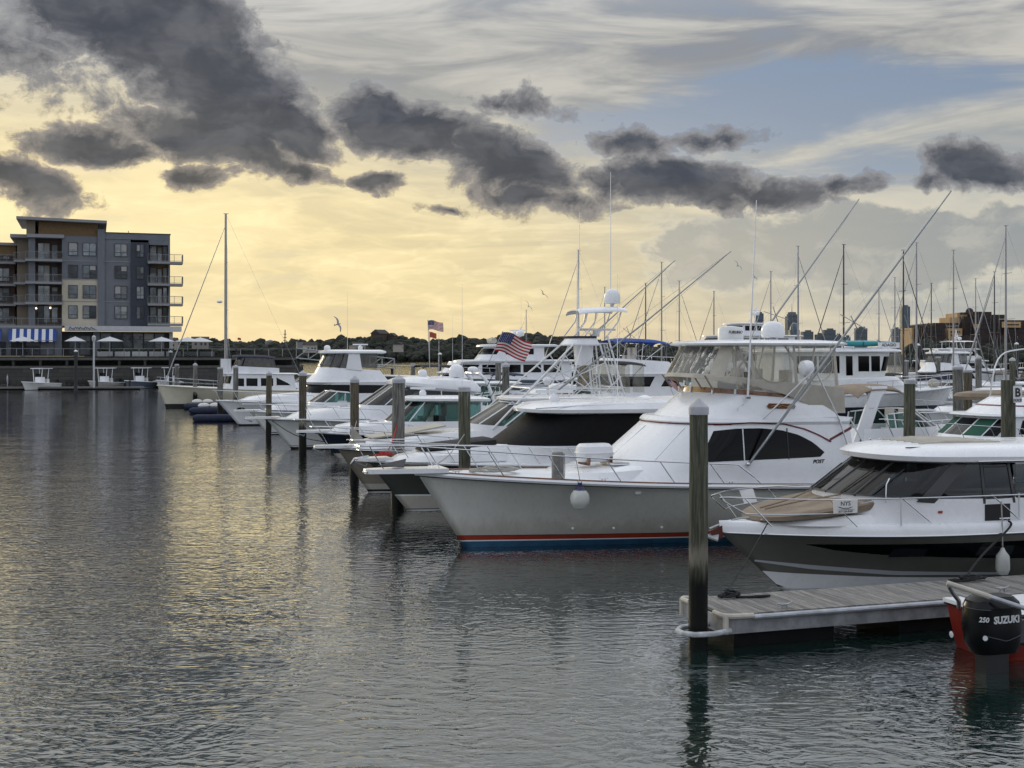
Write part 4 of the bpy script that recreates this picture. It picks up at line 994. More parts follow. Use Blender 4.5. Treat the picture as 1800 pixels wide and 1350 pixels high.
def outboard():
    o = thing('outboard_motor', 'black outboard motor with silver lettering at the red boat\'s transom', 'outboard motor', (7.25, 18.95, 0), R(198.5)); o.scale = (.90, .90, .98)
    rings = [(.30, .30, .34, -.40, .20, .25), (.46, .44, .45, -.44, .27, .3), (.72, .70, .49, -.46, .30, .3), (.92, .90, .48, -.46, .30, .3), (1.02, 1.0, .46, -.45, .285, .28), (1.03, 1.01, .47, -.45, .29, .28), (1.12, 1.10, .43, -.43, .265, .26), (1.19, 1.17, .32, -.36, .19, .22)]
    cw = House(rings, name='cowl', mat_=mat('outboard_black', (.004, .005, .006), .25, spec=.25), root=o, rear_r=.15)
    text('maker_name', 'SUZUKI', .150, cw.obj, cw.P(-.06, .85, .012)+Vector((0, .005, 0)), PORT, LETTERW, 0, .006)
    q = cw.phi(cw.at_v(2.75), .66)
    text('power_number', '250', .105, cw.obj, (q.x+.02, q.y+.02, q.z), (R(90), 0, R(180-38)), LETTERW, .2, .003)
    q = cw.phi(cw.at_v(1.5), .70); MB().lathe([(.04, 0), (.04, .008)], 14, (0, 0, 0), Matrix.Rotation(R(-90), 3, 'X')).build('emblem', LETTERW, cw.obj, (q.x+.008, q.y+.012, q.z), (0, 0, R(-36)))
    cw.front(-.9, .9, 3.9, 4.1, mat('cowl_trim', (.10, .11, .12), .2), 'cowl_seam', .006, n=16, m=2)
    cw.pane([(.30, .62), (-.1, .52), (-.44, .62)], [(.30, .61), (-.1, .51), (-.44, .61)], mat('cowl_trim', (.10, .11, .12), .2), 'cowl_line', .006, n=10, m=2)
    MB().box((-.02, 0, .10), (.46, .28, .55)).build('midsection', BLACK, o); MB().box((.05, 0, -.35), (.22, .14, .6)).build('gearcase', BLACK, o)
    MB().box((-.48, 0, .62), (.16, .36, .35)).build('mount_bracket', mat('bracket_grey', (.05, .05, .055), .4), o)
    return o
outboard()
tf = thing('tow_frame', 'pale metal tube slanting over the black outboard motor', 'tube frame', (6.56, 18.78, 0), 0)
MB().tube([(-.03, .01, 1.37), (.5, -.14, 1.21), (.56, -.16, 1.19)], .042, 9).build('grip_tube', BONE_M, tf)
MB().tube([(.5, -.14, 1.21), (1.3, -.36, .96), (2.2, -.6, .70)], .036, 9).build('tube', PIPE_M, tf)
MB().tube([(.0, .02, 1.33), (.14, .25, 1.18), (.36, .60, .98), (.5, 1.0, .80)], .034, 8).build('support', GALV, tf)
# ------------------------------------------------------------------ the row of boats along the fairway
def express(label, bow, L, B, zb, zs, rake, side, bottom=BLACKB, stripes=((.05, .10, WHITE),), head=198.5, name='express_cruiser', group=None,
            pul=.9, trunk=None, ws=None, glass=TEALG, solid=False, roof=None, side_gl=True, rail=(.62, .5), rail_to=-4.0, rmid=False, arch=None, canvas=None, dome=None, radar_at=None, whips=(), pads=None, toprail=None, wsx=True, det=True, step=1.25, pul_z=.06, rubm=BLACK):
    b = boat(name, label, 'motorboat', bow, head, group)
    h = Hull(b, L, B, zb, zs, rake, side, bottom, list(stripes), pow_s=1.5, full=.48)
    h.deck(); h.rub(WHITE, .05, -.04, 'gunwale_moulding')
    if det: h.rub(rubm, .016, -.10, 'rub_rail', .045)
    if pul: pulpit(h, pul, .8, zb+pul_z, thick=.10, tipw=.18)
    if pul and det: anchor(h, rake+pul-.05, zb-.02)
    if rail: h.rail(rake+(pul*.5 if pul else -.1), rail_to, rail[0], rail[1], step, r=.016, lean=.40, tipx=rake+(pul+.1 if pul else .05), tipy=.2, mid=rmid)
    if trunk:
        tr = House(trunk, name='trunk_cabin', root=b)
        zt = trunk[-1]
        if det: hatch(b, lerp(zt[2], zt[3], .35), 0, lerp(zt[0], zt[1], .35)+.0, .5, .5, 3)
    if ws:
        if solid: w = House(ws, name='window_band', mat_=glass, root=b)
        else:
            w = House(ws)
            pan = b
            for p0, p1 in ((-.02, .30), (.32, .72), (.74, 1.0)):
                if p0 < 0: w.front(-.3, .3, 0, len(ws)-1, glass, 'windshield', 0.0, parent=pan, n=8)
                else: w.front(p0, p1, 0, len(ws)-1, glass, 'windshield', 0.0, parent=pan, n=6)
            for ph in (.31, -.31, .73, -.73):
                a, c = w.phi(w.at_v(0), abs(ph)), w.phi(w.at_v(len(ws)-1), abs(ph)); sg = 1 if ph >= 0 else -1
                MB().tube([(a.x, a.y*sg, a.z), (c.x, c.y*sg, c.z)], .03, 6).build('windshield_frame', WHITE, b)
            zf, zr, xf, xr, wd, nose = ws[-1]
            T = [w.phi(ws[-1], i/10) for i in range(11)]+[Vector((lerp(xf-nose, xr, k), wd, lerp(zf, zr, (xf-lerp(xf-nose, xr, k))/(xf-xr)))) for k in (.5, 1)]
            MB().tube([Vector((p.x, -p.y, p.z)) for p in reversed(T)]+T, .028, 6).build('windshield_header', WHITE, b)
            if side_gl:
                z0, z1 = ws[0], ws[-1]; xa = min(z0[2]-z0[5], z1[2]-z1[5]); xb = z1[3]
                for k in range(2):
                    x0 = lerp(xa-.04, xb, k/2); x1 = lerp(xa-.04, xb, (k+1)/2)-.06
                    zb_ = lambda x: w.zx(z0, x); zt_ = lambda x: w.zx(z1, x)
                    w.pane([(x0, zt_(x0)-.01), (x1, zt_(x1)-.01)], [(x0, zb_(x0)+.01), (x1, zb_(x1)+.01)], glass, 'side_window', 0.0, n=4, m=3, parent=b)
                    for sg in (1, -1):
                        q = w.P(x1-.03, zt_(x1)); q0 = w.P(x1-.03, zb_(x1)); MB().tube([(q0.x, q0.y*sg, q0.z), (q.x, q.y*sg, q.z)], .03, 6).build('window_post', WHITE, b)
            MB().box(((ws[0][2]-ws[0][5]*.3+ws[0][3])/2-.3, 0, ws[0][1]-.35), (abs(ws[0][3]-ws[0][2])*.75, ws[0][4]*1.5, .06)).build('cockpit_sole', WHITE2, b)
            seat(b, (ws[0][2]+ws[0][3])/2+.2, .45, ws[0][1]-.3); seat(b, (ws[0][2]+ws[0][3])/2+.2, -.45, ws[0][1]-.3)
        w.hull = h
        if trunk or True:
            z0 = ws[0]; House([(zs+.02, zs+.02, z0[2]+.25, z0[3]-1.2, z0[4]+.12, z0[5]+.2), (z0[0], z0[1], z0[2]+.02, z0[3]-1.1, z0[4]+.02, z0[5])], name='coaming', root=b, cap=False)
    if roof:
        rf = House(roof, name='hardtop', root=b)
    if arch:
        x, z, w_, r_, m_ = arch
        P = curve3([(x+1.0, w_, zs+.25), (x+.45, w_, z-.6), (x+.05, w_*.92, z-.05), (x, w_*.7, z), (x, -w_*.7, z), (x+.05, -w_*.92, z-.05), (x+.45, -w_, z-.6), (x+1.0, -w_, zs+.25)], 5)
        MB().tube(P, r_, 8).build('radar_arch', m_, b)
    if canvas:
        x0, x1, w_, z0, z1, m_, low = canvas
        canopy(b, x0, x1, w_, z0, z1, m_)
        for sg in (1, -1):
            for x in (x0, (x0+x1)/2, x1): MB().tube([(x, w_*.96*sg, lerp(z0, z1, .5)-.05), ((x0+x1)/2, w_*1.02*sg, low)], .018, 5).build('bimini_frame', STEEL, b)
    if dome: radome(b, *dome)
    if radar_at: radar(b, *radar_at)
    for (x, y, z, hh) in whips: whip(b, x, y, z, hh)
    return b, h

# charcoal hulled express with black mesh over its windows
b3, b3h = express('charcoal hulled express yacht with black mesh screens over its windows', (-3.24, 38.54), 12.0, 4.0, 1.60, 1.35, 1.25, mat('gelcoat_dark_olive', (.050, .052, .046), .12, coat=.5), WHITE2,
    [(.02, .05, BLACK), (.05, .46, SHELL), (.46, .50, WHITE)], pul=.35, trunk=[(1.56, 1.5, .55, -5, 1.15, 1.9), (1.70, 1.9, .30, -5, 1.10, 1.9), (1.80, 2.2, -.2, -5, .95, 1.8)],
    ws=[(2.02, 1.92, -2.75, -9.6, 1.78, 1.9), (2.98, 2.94, -4.15, -9.6, 1.55, 1.5)], glass=MESHB, solid=True,
    roof=[(2.95, 2.93, -3.95, -10.0, 1.55, 1.5), (3.0, 2.95, -3.62, -10.2, 1.72, 1.7), (3.10, 3.08, -3.60, -10.2, 1.74, 1.7), (3.26, 3.30, -4.0, -10.0, 1.55, 1.5), (3.32, 3.40, -5.0, -9.6, 1.0, 1.2)],
    rail=(.60, .50), rail_to=-5.2, radar_at=(-4.75, .25, 3.25), whips=((-7.6, -1.3, 3.3, 4.2), (-9.0, .9, 3.3, 1.2)), rmid=True)
House([(1.86, 2.02, -.30, -2.7, .75, .8), (1.98, 2.16, -.36, -2.7, .70, .8), (2.02, 2.20, -.6, -2.6, .5, .6)], name='tender_chock_cover', mat_=CANVK, root=b3)
for y in (1.55, -1.55): MB().tube([(-3.7, y*.93, 3.14), (-5.2, y*1.03, 3.22), (-9.6, y, 3.24)], .02, 6).build('roof_grab_rail', STEEL, b3)
MB().lathe([(.30, 0), (.34, .03), (.10, .09), (.05, .10)], 14, (-9.0, .8, 3.36)).build('tv_antenna', WHITE, b3)
MB().lathe([(.28, 0), (.30, .02), (.05, .10)], 12, (-8.1, -.2, 3.36)).build('gps_antenna', WHITE, b3)
MB().tube([(1.2, .0, 1.70), (1.62, .12, 1.62), (1.75, 0, 1.45), (1.62, -.12, 1.62), (1.2, 0, 1.70)], .03, 6).build('bow_roller', STEEL, b3)
rope_heap('bundle of red line on the charcoal yacht\'s bow', b2w(b3, (.75, .15, 1.70)), .30, .14, 6, ROPER, .022, R(18), h=.10)

# taupe express fisherman with a tuna tower
b4, b4h = express('taupe hulled express fishing boat with tall white tuna tower', (-5.0, 43.6), 11.6, 3.9, 1.62, 1.2, 1.15, OLIVE, WHITE2, [(.02, .10, BLACKB), (.10, .30, SHELL)],
    name='tuna_tower_boat', pul=.75, trunk=[(1.60, 1.4, .75, -5, 1.25, 2.2), (1.78, 1.9, .45, -5, 1.18, 2.1), (1.88, 2.25, -.1, -5, 1.0, 1.9)],
    ws=[(2.36, 2.05, -3.6, -7.0, 1.62, 1.7), (3.10, 2.75, -4.9, -6.8, 1.38, 1.2)], glass=TEALG,
    roof=[(3.14, 3.14, -4.95, -9.15, 1.40, .9), (3.17, 3.17, -4.85, -9.25, 1.48, .9), (3.25, 3.25, -4.85, -9.25, 1.48, .9), (3.29, 3.29, -5.0, -9.1, 1.35, .8)], rail=(.70, .45), rail_to=-4.2, rmid=False, step=1.05)
def tower(b):
    A = ALU
    for sg in (1, -1):
        lg = [((-4.05, 1.50*sg, 2.2), (-7.45, .62*sg, 5.2)), ((-6.3, 1.62*sg, 1.3), (-7.75, .62*sg, 5.2)), ((-9.25, 1.62*sg, 1.25), (-8.45, .60*sg, 5.2)), ((-9.65, 1.62*sg, 1.2), (-8.75, .60*sg, 5.5))]
        for p, q in lg: MB().tube([p, q], .036, 7).build('tower_leg', A, b)
        for p, q in (((-5.6, 1.09*sg, 3.6), (-9.1, 1.2*sg, 3.55)), ((-5.0, 1.24*sg, 3.05), (-8.6, .8*sg, 4.5)), ((-6.5, .86*sg, 4.4), (-9.2, 1.4*sg, 2.6)), ((-7.0, .75*sg, 4.8), (-9.5, 1.58*sg, 1.5)), ((-6.5, 1.55*sg, 1.9), (-9.1, 1.05*sg, 4.0)), ((-7.45, .62*sg, 5.2), (-8.75, .62*sg, 5.2))): MB().tube([p, q], .022, 6).build('tower_brace', A, b)
        for p, q in (((-7.5, .55*sg, 5.48), (-8.0, .52*sg, 6.35)), ((-7.9, .55*sg, 5.48), (-8.35, .52*sg, 6.35)), ((-8.7, .55*sg, 5.4), (-9.35, .52*sg, 6.4))): MB().tube([p, Vector(p).lerp(Vector(q), .6)+Vector((-.12, 0, 0)), q], .024, 6).build('shade_support', A, b)
        k = MB()   # ladder
        for yy in (1.2, 1.52): k.tube([(-9.45, yy*sg, 1.3), (-8.6, (yy-.62)*sg, 5.2)], .018, 5)
        for i in range(12): f = (i+.5)/12; k.tube([(lerp(-9.45, -8.6, f), lerp(1.2, .58, f)*sg, lerp(1.3, 5.2, f)), (lerp(-9.45, -8.6, f), lerp(1.52, .9, f)*sg, lerp(1.3, 5.2, f))], .014, 5)
        k.build('tower_ladder', A, b)
        P = [Vector((-6.3, 1.5*sg, 3.4)), Vector((-9.6, 1.9*sg, 5.9)), Vector((-12.9, 2.3*sg, 8.55))]
        o = MB().tube(P, [.034, .03, .016], 7).build('outrigger_pole', POLE, b)
        ax = (P[2]-P[0]).normalized(); s1 = ax.orthogonal().normalized(); s2 = ax.cross(s1); k = MB(); c = P[0].lerp(P[2], .42)
        for d in (s1, -s1, s2, -s2): k.tube([c, c+d*.36], .011, 5)
        for d in (s1, -s1): k.tube([P[0], c+d*.36, P[2]], .005, 4)
        k.build('outrigger_spreader', POLE, o)
    for p, q in (((-5.6, 1.09, 3.6), (-5.6, -1.09, 3.6)), ((-7.45, .62, 5.2), (-7.45, -.62, 5.2)), ((-8.75, .62, 5.2), (-8.75, -.62, 5.2)), ((-9.2, 1.2, 3.6), (-9.2, -1.2, 3.6))): MB().tube([p, q], .024, 6).build('tower_crossbar', A, b)
    House([(5.12, 5.12, -7.25, -8.45, .66, .35), (5.16, 5.16, -7.22, -8.45, .70, .35), (5.40, 5.40, -7.42, -8.35, .62, .35)], name='tower_bucket', mat_=WHITE, root=b)
    House([(5.40, 5.40, -7.38, -8.35, .66, .35), (5.47, 5.47, -7.38, -8.35, .66, .35)], name='bucket_padding', mat_=CANVN, root=b)
    House([(4.4, 4.4, -7.75, -8.30, .30, .2), (5.12, 5.12, -7.7, -8.35, .34, .2)], name='tower_console', mat_=WHITE, root=b)
    canopy(b, -7.62, -9.5, .72, 6.42, 6.52, WHITE, 'tower_shade', .06, crown=.08)
    radome(b, -9.2, 0, 6.62, .30, .62)
    MB().tube([(-9.2, 0, 6.5), (-9.2, 0, 6.7)], .06, 8).build('dome_post', A, b)
    MB().box((-8.6, -.1, 5.72), (1.5, .14, .08)).build('radar_bar', WHITE, b); MB().lathe([(.13, 0), (.14, .2), (.05, .26)], 10, (-8.6, -.1, 5.46)).build('radar_pedestal', WHITE, b)
    whip(b, -9.2, -.15, 6.5, 5.1, r=.022); whip(b, -8.05, -.5, 5.4, 4.7, (-.05, 0), .02); whip(b, -7.6, .5, 5.4, 3.2, r=.018)
    rr = House([(3.42, 3.42, -6.75, -7.55, .26, .2), (3.5, 3.5, -6.7, -7.6, .32, .2), (3.66, 3.66, -6.72, -7.58, .30, .2), (3.74, 3.74, -6.85, -7.45, .18, .15)], name='life_raft_canister', root=b, rear_r=.15)
    MB().ball((-6.3, .9, 3.85), (.16, .16, .14)).build('searchlight', WHITE, b)
    for i in range(5): MB().tube([(-9.1-.12*i, 1.1, 2.1), (-9.3-.12*i, 1.15, 2.75)], .022, 6).build('rod_holder', STEEL, b)
    MB().box((-9.6, 0, 1.15), (3.6, 3.2, .06)).build('cockpit_sole', WHITE2, b)
tower(b4)
MB().slab([(.0, .75, 1.90), (-1.2, .85, 2.05), (-2.6, .75, 2.28), (-2.6, -.75, 2.28), (-1.2, -.8, 2.05), (0, -.7, 1.9)], (0, 0, .05)).build('deck_mat', CANVAS, b4)
MB().slab([(.75, .62, 1.74), (.20, .60, 1.78), (.72, .60, 2.38)], (0, .02, 0)).build('pennant', CANVAS, b4)

# navy express with hardtop
b5, b5h = express('navy hulled hardtop express with teal windows and dark driver seats', (-7.9, 57.0), 9.6, 3.4, 1.32, 1.05, 1.05, NAVY, WHITE2, [(.02, .05, BLACK), (.05, .30, SHELL)], pul=.85,
    trunk=[(1.32, 1.15, .35, -4, 1.0, 1.6), (1.58, 1.5, .1, -4, .95, 1.6), (1.66, 1.78, -.3, -4, .8, 1.5)],
    ws=[(1.76, 1.72, -2.2, -6.4, 1.42, 1.5), (2.66, 2.62, -3.2, -6.3, 1.28, 1.1)],
    roof=[(2.64, 2.60, -3.05, -6.7, 1.3, 1.1), (2.70, 2.64, -2.90, -6.85, 1.42, 1.2), (2.80, 2.74, -2.9, -6.85, 1.42, 1.2), (2.88, 2.84, -3.3, -6.6, 1.15, 1.0)], rail=(.55, .45), rail_to=-3.4, radar_at=(-3.9, .2, 2.86), whips=((-5.6, .9, 2.85, 5.2),), step=1.15, wsx=True)
seat(b5, -4.5, .9, 1.5, CANVK)
for x, lean in ((-6.3, -.9), (-6.7, -1.1)): MB().tube([(x, .9, 2.4), (x+lean, 1.0, 4.1)], .02, 5).build('fishing_rod', BLACK, b5)
# large white coupe
b6, b6h = express('large white express coupe with raked grey windshield and satellite dome', (-11.22, 63.61), 13.4, 4.3, 1.60, 1.35, 1.3, WHITE2, BLACKB, [(.10, .14, WHITE), (.14, .17, BLACK)], pul=1.0,
    trunk=[(1.58, 1.5, .3, -6, 1.4, 2.4), (1.85, 1.9, -.2, -6, 1.3, 2.3), (2.02, 2.25, -.9, -6, 1.1, 2.0)],
    ws=[(2.22, 2.20, -3.5, -8.4, 1.75, 1.9), (3.28, 3.20, -5.1, -8.3, 1.5, 1.3)], glass=CLEARG,
    roof=[(3.05, 2.75, -5.2, -9.3, 1.55, 1.4), (3.28, 2.85, -5.0, -9.6, 1.68, 1.5), (3.42, 3.05, -5.0, -9.6, 1.66, 1.5), (3.58, 3.40, -5.4, -9.3, 1.45, 1.3), (3.66, 3.55, -6.2, -8.8, .9, 1.0)], rail=(.70, .55), rail_to=-4.6, dome=(-8.7, .1, 3.50, .40, .78), whips=((-7.6, .6, 3.6, 2.8),), step=1.3)
radome(b6, -7.0, -.5, 3.58, .24, .42)
# white flybridge convertible with enclosed bridge
def convertible(label, bow, head=198.5, s=1.0, fb_glass=None, bim=None, stripe=((.05, .1, WHITE), (.1, .16, BLACK)), L=13.5, name='flybridge_cruiser', ring_m=WHITE, wins=None, side=WHITE, bottom=BLACKB, hard=True, group=None, rails=True, frame=BLACK):
    b = boat(name, label, 'motorboat', bow, head, group); b.scale = (s, s, s)
    h = Hull(b, L, 4.4, 1.75, 1.35, 1.5, side, bottom, list(stripe), pow_s=1.4); h.deck(); h.rub(WHITE, .05, -.04, 'gunwale_moulding')
    if rails: h.rail(h.rake-.1, -5.0, .65, .5, 1.3, lean=.35, tipx=h.rake+.2, tipy=.2)
    House([(1.65, 1.5, .2, -6, 1.3, 2.2), (1.95, 2.0, -.6, -6, 1.2, 2.2), (2.05, 2.3, -1.4, -6, 1.0, 2.0)], name='trunk_cabin', root=b)
    hs = House([(1.5, 1.4, -3.6, -10.3, 1.95, 1.8), (2.15, 2.1, -4.2, -10.3, 1.92, 1.8), (2.80, 2.78, -4.6, -10.3, 1.85, 1.7), (2.92, 2.9, -4.2, -10.6, 1.9, 1.8), (3.0, 3.0, -4.3, -10.6, 1.85, 1.8)], name='deckhouse', root=b)
    for w in (wins or [([(-4.9, 2.76), (-7.2, 2.74)], [(-4.5, 2.2), (-7.2, 2.16)]), ([(-7.4, 2.74), (-9.6, 2.7)], [(-7.4, 2.16), (-9.9, 2.16)])]): hs.pane(w[0], w[1], BGLASS, 'side_window', n=14)
    hs.front(-.9, .9, 1.15, 1.95, BGLASS, 'windshield', .01, n=24)
    fb = House([(2.98, 2.98, -4.5, -9.9, 1.8, 1.6), (3.5, 3.4, -5.1, -9.6, 1.65, 1.4), (3.95, 3.7, -5.35, -9.4, 1.5, 1.25)], name='flybridge', root=b)
    if hard:
        en = House([(3.95, 3.7, -5.3, -9.4, 1.5, 1.25), (4.85, 4.85, -5.75, -9.3, 1.42, 1.15)])
        for p0, p1 in ((-.3, .3), (.32, .7), (.72, 1)): en.front(p0, p1, 0.05, .97, fb_glass or VINYLD, 'bridge_window', 0, parent=b, n=8)
        for xa, xb in ((-6.6, -7.2), (-8.0, -9.2)): en.pane([(xa, 4.82), (xb, 4.82)], [(xa, 3.92), (xb, 3.84)], fb_glass or VINYLD, 'bridge_window', 0, parent=b, n=6)
        for ph in (.31, -.31, .71, -.71, 1, -1):
            a, c = en.phi(en.at_v(0), abs(ph)), en.phi(en.at_v(1), abs(ph)); sg = 1 if ph >= 0 else -1
            MB().tube([(a.x, a.y*sg, a.z), (c.x, c.y*sg, c.z)], .035, 5).build('window_frame', frame, b)
        for sg in (1, -1):
            MB().slab([(-7.2, 1.44*sg, 4.86), (-7.0, 1.52*sg, 3.8), (-8.1, 1.55*sg, 3.7), (-7.95, 1.44*sg, 4.86)], (0, .05*sg, 0)).build('hardtop_pillar', WHITE, b)
        House([(4.84, 4.84, -5.55, -9.6, 1.5, 1.2), (4.90, 4.90, -5.4, -9.8, 1.62, 1.3), (5.02, 5.02, -5.4, -9.8, 1.6, 1.3), (5.14, 5.12, -6.0, -9.5, 1.2, 1.1)], name='hardtop', root=b)
        radome(b, -5.9, .5, 5.05, .22, .38); radar(b, -8.3, 0, 5.12, 1.1); whip(b, -7.2, 1.0, 5.1, 4.0)
    if bim:
        canopy(b, -5.6, -9.6, 1.5, 5.15, 5.0, bim, droop=.18, crown=.14)
        for sg in (1, -1):
            for x0, x1 in ((-7.4, -5.8), (-7.4, -7.6), (-7.6, -9.4)): MB().tube([(x0, 1.5*sg, 3.75), (x1, 1.4*sg, 5.0)], .024, 5).build('bimini_frame', STEEL, b)
        seat(b, -7.2, .4, 3.6); seat(b, -7.2, -.4, 3.6)
    return b, h
b7, b7h = convertible('white flybridge cruiser with black framed bridge windows and radar on its hardtop', (-18.43, 84.48), s=1.0, stripe=((.05, .1, BLACK), (.1, .16, WHITE)))
MB().ball((.0, 1.05, 1.15), (.28, .05, .12)).build('oval_port', BGLASS, b7)
# cream motor sailer with tall mast
def sailrig(b, x, zb, zt, fore=None, aft=None, m=None, boom=None, spread=(.45, .72), r=.09, w=1.5, furl=True, name='mast'):
    m = m or mat('mast_grey', (.34, .34, .35), .35, .5)
    ma = MB().tube([(x, 0, zb), (x, 0, lerp(zb, zt, .6)), (x, 0, zt)], [r, r*.9, r*.65], 8).build(name, m, b)
    MB().tube([(x-.25, 0, zt+.02), (x+.2, 0, zt+.03)], .03, 5).build('masthead', m, ma)
    for f in spread:
        z = lerp(zb, zt, f); MB().tube([(x-.1, w*.8*(1.2-f), z+.03), (x, 0, z), (x-.1, -w*.8*(1.2-f), z+.03)], .025, 5).build('spreader', m, ma)
    k = MB()
    for sg in (1, -1):
        pts = [(x, w*sg, 1.2)]+[(x-.1, w*.8*(1.2-f)*sg, lerp(zb, zt, f)) for f in spread]+[(x, 0, zt)]
        k.tube(pts, .008, 4); k.tube([(x-.5, w*sg, 1.2), (x, 0, lerp(zb, zt, spread[0]))], .007, 4)
    if aft is not None: k.tube([(aft, 0, 1.2), (x, 0, zt)], .008, 4)
    k.build('rigging_wire', STEEL, ma)
    if fore is not None:
        zf = lerp(zb, zt, .93); a = Vector((fore, 0, 1.6)); c = Vector((x+.05, 0, zf))
        MB().tube([a, a.lerp(c, .05), a.lerp(c, .12), a.lerp(c, .9), c], [.02, .055 if furl else .015, .06 if furl else .012, .035 if furl else .012, .015], 6).build('furled_jib' if furl else 'forestay', m if furl else STEEL, ma)
    if boom: MB().tube([(x, 0, zb+boom[1]), (x-boom[0], 0, zb+boom[1]+.1)], .07, 7).build('boom', m, ma); MB().tube([(x-.1, 0, zb+boom[1]+.17), (x-boom[0]*.5, 0, zb+boom[1]+.26), (x-boom[0]+.1, 0, zb+boom[1]+.2)], [.16, .14, .08], 7).build('sail_cover', boom[2], ma)
    return ma
b8 = boat('motor_sailer', 'cream hulled motor sailer with tall grey mast near the seawall', 'sailboat', (-31.05, 112.34))
b8h = Hull(b8, 13.0, 4.2, 2.08, 1.5, .75, CREAM, BLACKB, [(.36, .40, CREAM)], pow_s=1.5, bw=.85, full=.4); b8h.deck(); b8h.rub(CREAM, .06, -.04)
b8h.rail(.6, -5.0, .7, .6, 1.6, lean=.05, tipx=.8, tipy=.25, mid=True)
hs = House([(1.5, 1.4, -4.9, -11.4, 1.75, .6), (3.0, 2.95, -5.3, -11.2, 1.65, .5), (3.08, 3.0, -5.0, -11.6, 1.8, .5), (3.16, 3.08, -5.1, -11.5, 1.7, .5)], name='deckhouse', mat_=WHITE, root=b8)
for xa, xb in ((-6.0, -6.7), (-6.9, -7.9), (-8.2, -9.3)): hs.pane([(xa, 2.65), (xb, 2.63)], [(xa, 1.95), (xb, 1.93)], BGLASS, 'side_window', n=4)
hs.pane([(-9.6, 2.7), (-10.6, 2.2)], [(-9.6, 2.0), (-10.9, 1.98)], BGLASS, 'side_window', n=6)
hs.front(-.85, .85, .45, .9, BGLASS, 'windshield', .01, n=18)
House([(3.08, 3.05, -5.6, -9.9, 1.5, .5), (3.75, 3.55, -5.9, -9.9, 1.45, .5)], name='flybridge', root=b8)
canopy(b8, -5.7, -9.6, 1.45, 4.72, 4.60, CANVN, droop=.12)
en = House([(3.75, 3.55, -5.95, -9.7, 1.42, .5), (4.6, 4.55, -6.3, -9.5, 1.35, .5)])
en.front(-1, 1, 0, 1, VINYLD, 'clear_panel', 0, parent=b8, n=16); en.pane([(-6.9, 4.55), (-9.4, 4.5)], [(-6.6, 3.7), (-9.6, 3.6)], VINYLD, 'clear_panel', 0, parent=b8)
sailrig(b8, -5.25, 1.6, 17.6, fore=.35, aft=-12.8, boom=None, r=.15, w=1.9)
MB().box((-5.25, 0, 3.6), (.9, .5, 1.6)).build('mast_pedestal', WHITE, b8); MB().ball((-4.7, 0, 9.6), (.28, .24, .14)).build('radar', WHITE, b8)
fl = MB().sheet([[Vector((-6.2-.06*k, 1.0, 6.3-.1*j+.02*math.sin(k))) for k in range(6)] for j in range(3)], (0, .004, 0)).build('pennant', RED, b8)
c = MB()
for i in range(6): c.tube([(-10.2, .9, 3.2+i*.02), (-10.9+i*.01, 1.1, 2.0)], .02, 5)

# inflatable float rafts at the flybridge boat's bow
for lab, px, py, L_ in (('navy inflatable raft with white seats lying beyond the blue float', 362, 727, 3.6), ('long navy inflatable float lying before the flybridge cruiser\'s bow', 372, 741, 5.0), ('short navy inflatable raft nearest the cream motor sailer', 350, 719, 3.0)):
    Y = F_PX*CAM_H/(py-HOR_Y); p = ((px-900)/F_PX*Y, Y)
    t = thing('inflatable_raft', lab, 'raft', (p[0]-1.2, p[1], 0), R(14), 'inflatable rafts by the bow')
    for yy in (0, .75):
        MB().tube([(-.15, yy, .22), (.1, yy, .22), (L_-.2, yy, .22), (L_, yy, .25)], [.12, .27, .27, .14], 10).build('float_tube', CANVN, t)
    MB().box((L_/2, .37, .28), (L_*.8, .6, .06)).build('raft_floor', CANVN, t)
    if 'seats' in lab or 'short' in lab:
        for x in (1.0, 1.9): MB().ball((x, .38, .62), (.48, .35, .24), 10, 6).build('seat', SEAT, t)

# ------------------------------------------------------------------ boats beyond the first row
w1, _ = convertible('white convertible with royal blue bimini behind the tuna tower', (1.0, 92.0), s=1.15, hard=False, bim=CANVB, wins=[([(-5.2, 2.76), (-8.2, 2.74)], [(-4.7, 2.1), (-7.8, 2.1)]), ([(-8.9, 2.55), (-9.3, 2.70), (-9.9, 2.74)], [(-8.6, 2.1), (-9.9, 2.1)])], L=14)
whip(w1, -6.4, .3, 3.8, 5.5); whip(w1, -8.3, -.9, 4.0, 4.0)
adagio = boat('pilothouse_trawler', 'white pilothouse trawler with teal kayak on its roof and black lower hull', 'motorboat', (27.6, 81.0), 15)
ah = Hull(adagio, 15, 4.8, 2.75, 2.2, 1.0, WHITE, BLACKB, [(.25, .30, WHITE), (.30, 1.55, NAVY)], pow_s=1.6, bw=.85, full=.4); ah.deck(); ah.rub(WHITE, .07, -.05)
ah.rail(.9, -6.5, .75, .7, 1.1, lean=.0, tipx=1.05, tipy=.3, mid=True, r=.022)
House([(2.5, 2.4, -2.6, -12, 2.2, 1.3), (3.35, 3.2, -3.6, -12, 2.15, 1.3), (3.42, 3.25, -3.8, -12, 2.1, 1.2)], name='portuguese_bridge', root=adagio)
ap = House([(3.3, 3.2, -4.6, -12, 1.9, .9), (4.9, 4.85, -4.2, -12, 1.85, .9), (4.95, 4.9, -4.2, -12, 1.85, .9)], name='pilothouse', mat_=WHITE2, root=adagio)
for xa, xb, z0 in ((-5.4, -6.0, 3.75), (-6.15, -6.9, 3.75), (-7.3, -7.75, 3.5), (-8.2, -9.6, 3.65), (-9.75, -11.1, 3.65)): ap.pane([(xa, 4.7), (xb, 4.7)], [(xa, z0), (xb, z0)], BGLASS, 'side_window', .012, n=3)
for p0, p1 in ((-.3, .3), (.34, .66), (.7, .98)): ap.front(p0, p1, .3, .86, BGLASS, 'windshield', .02)
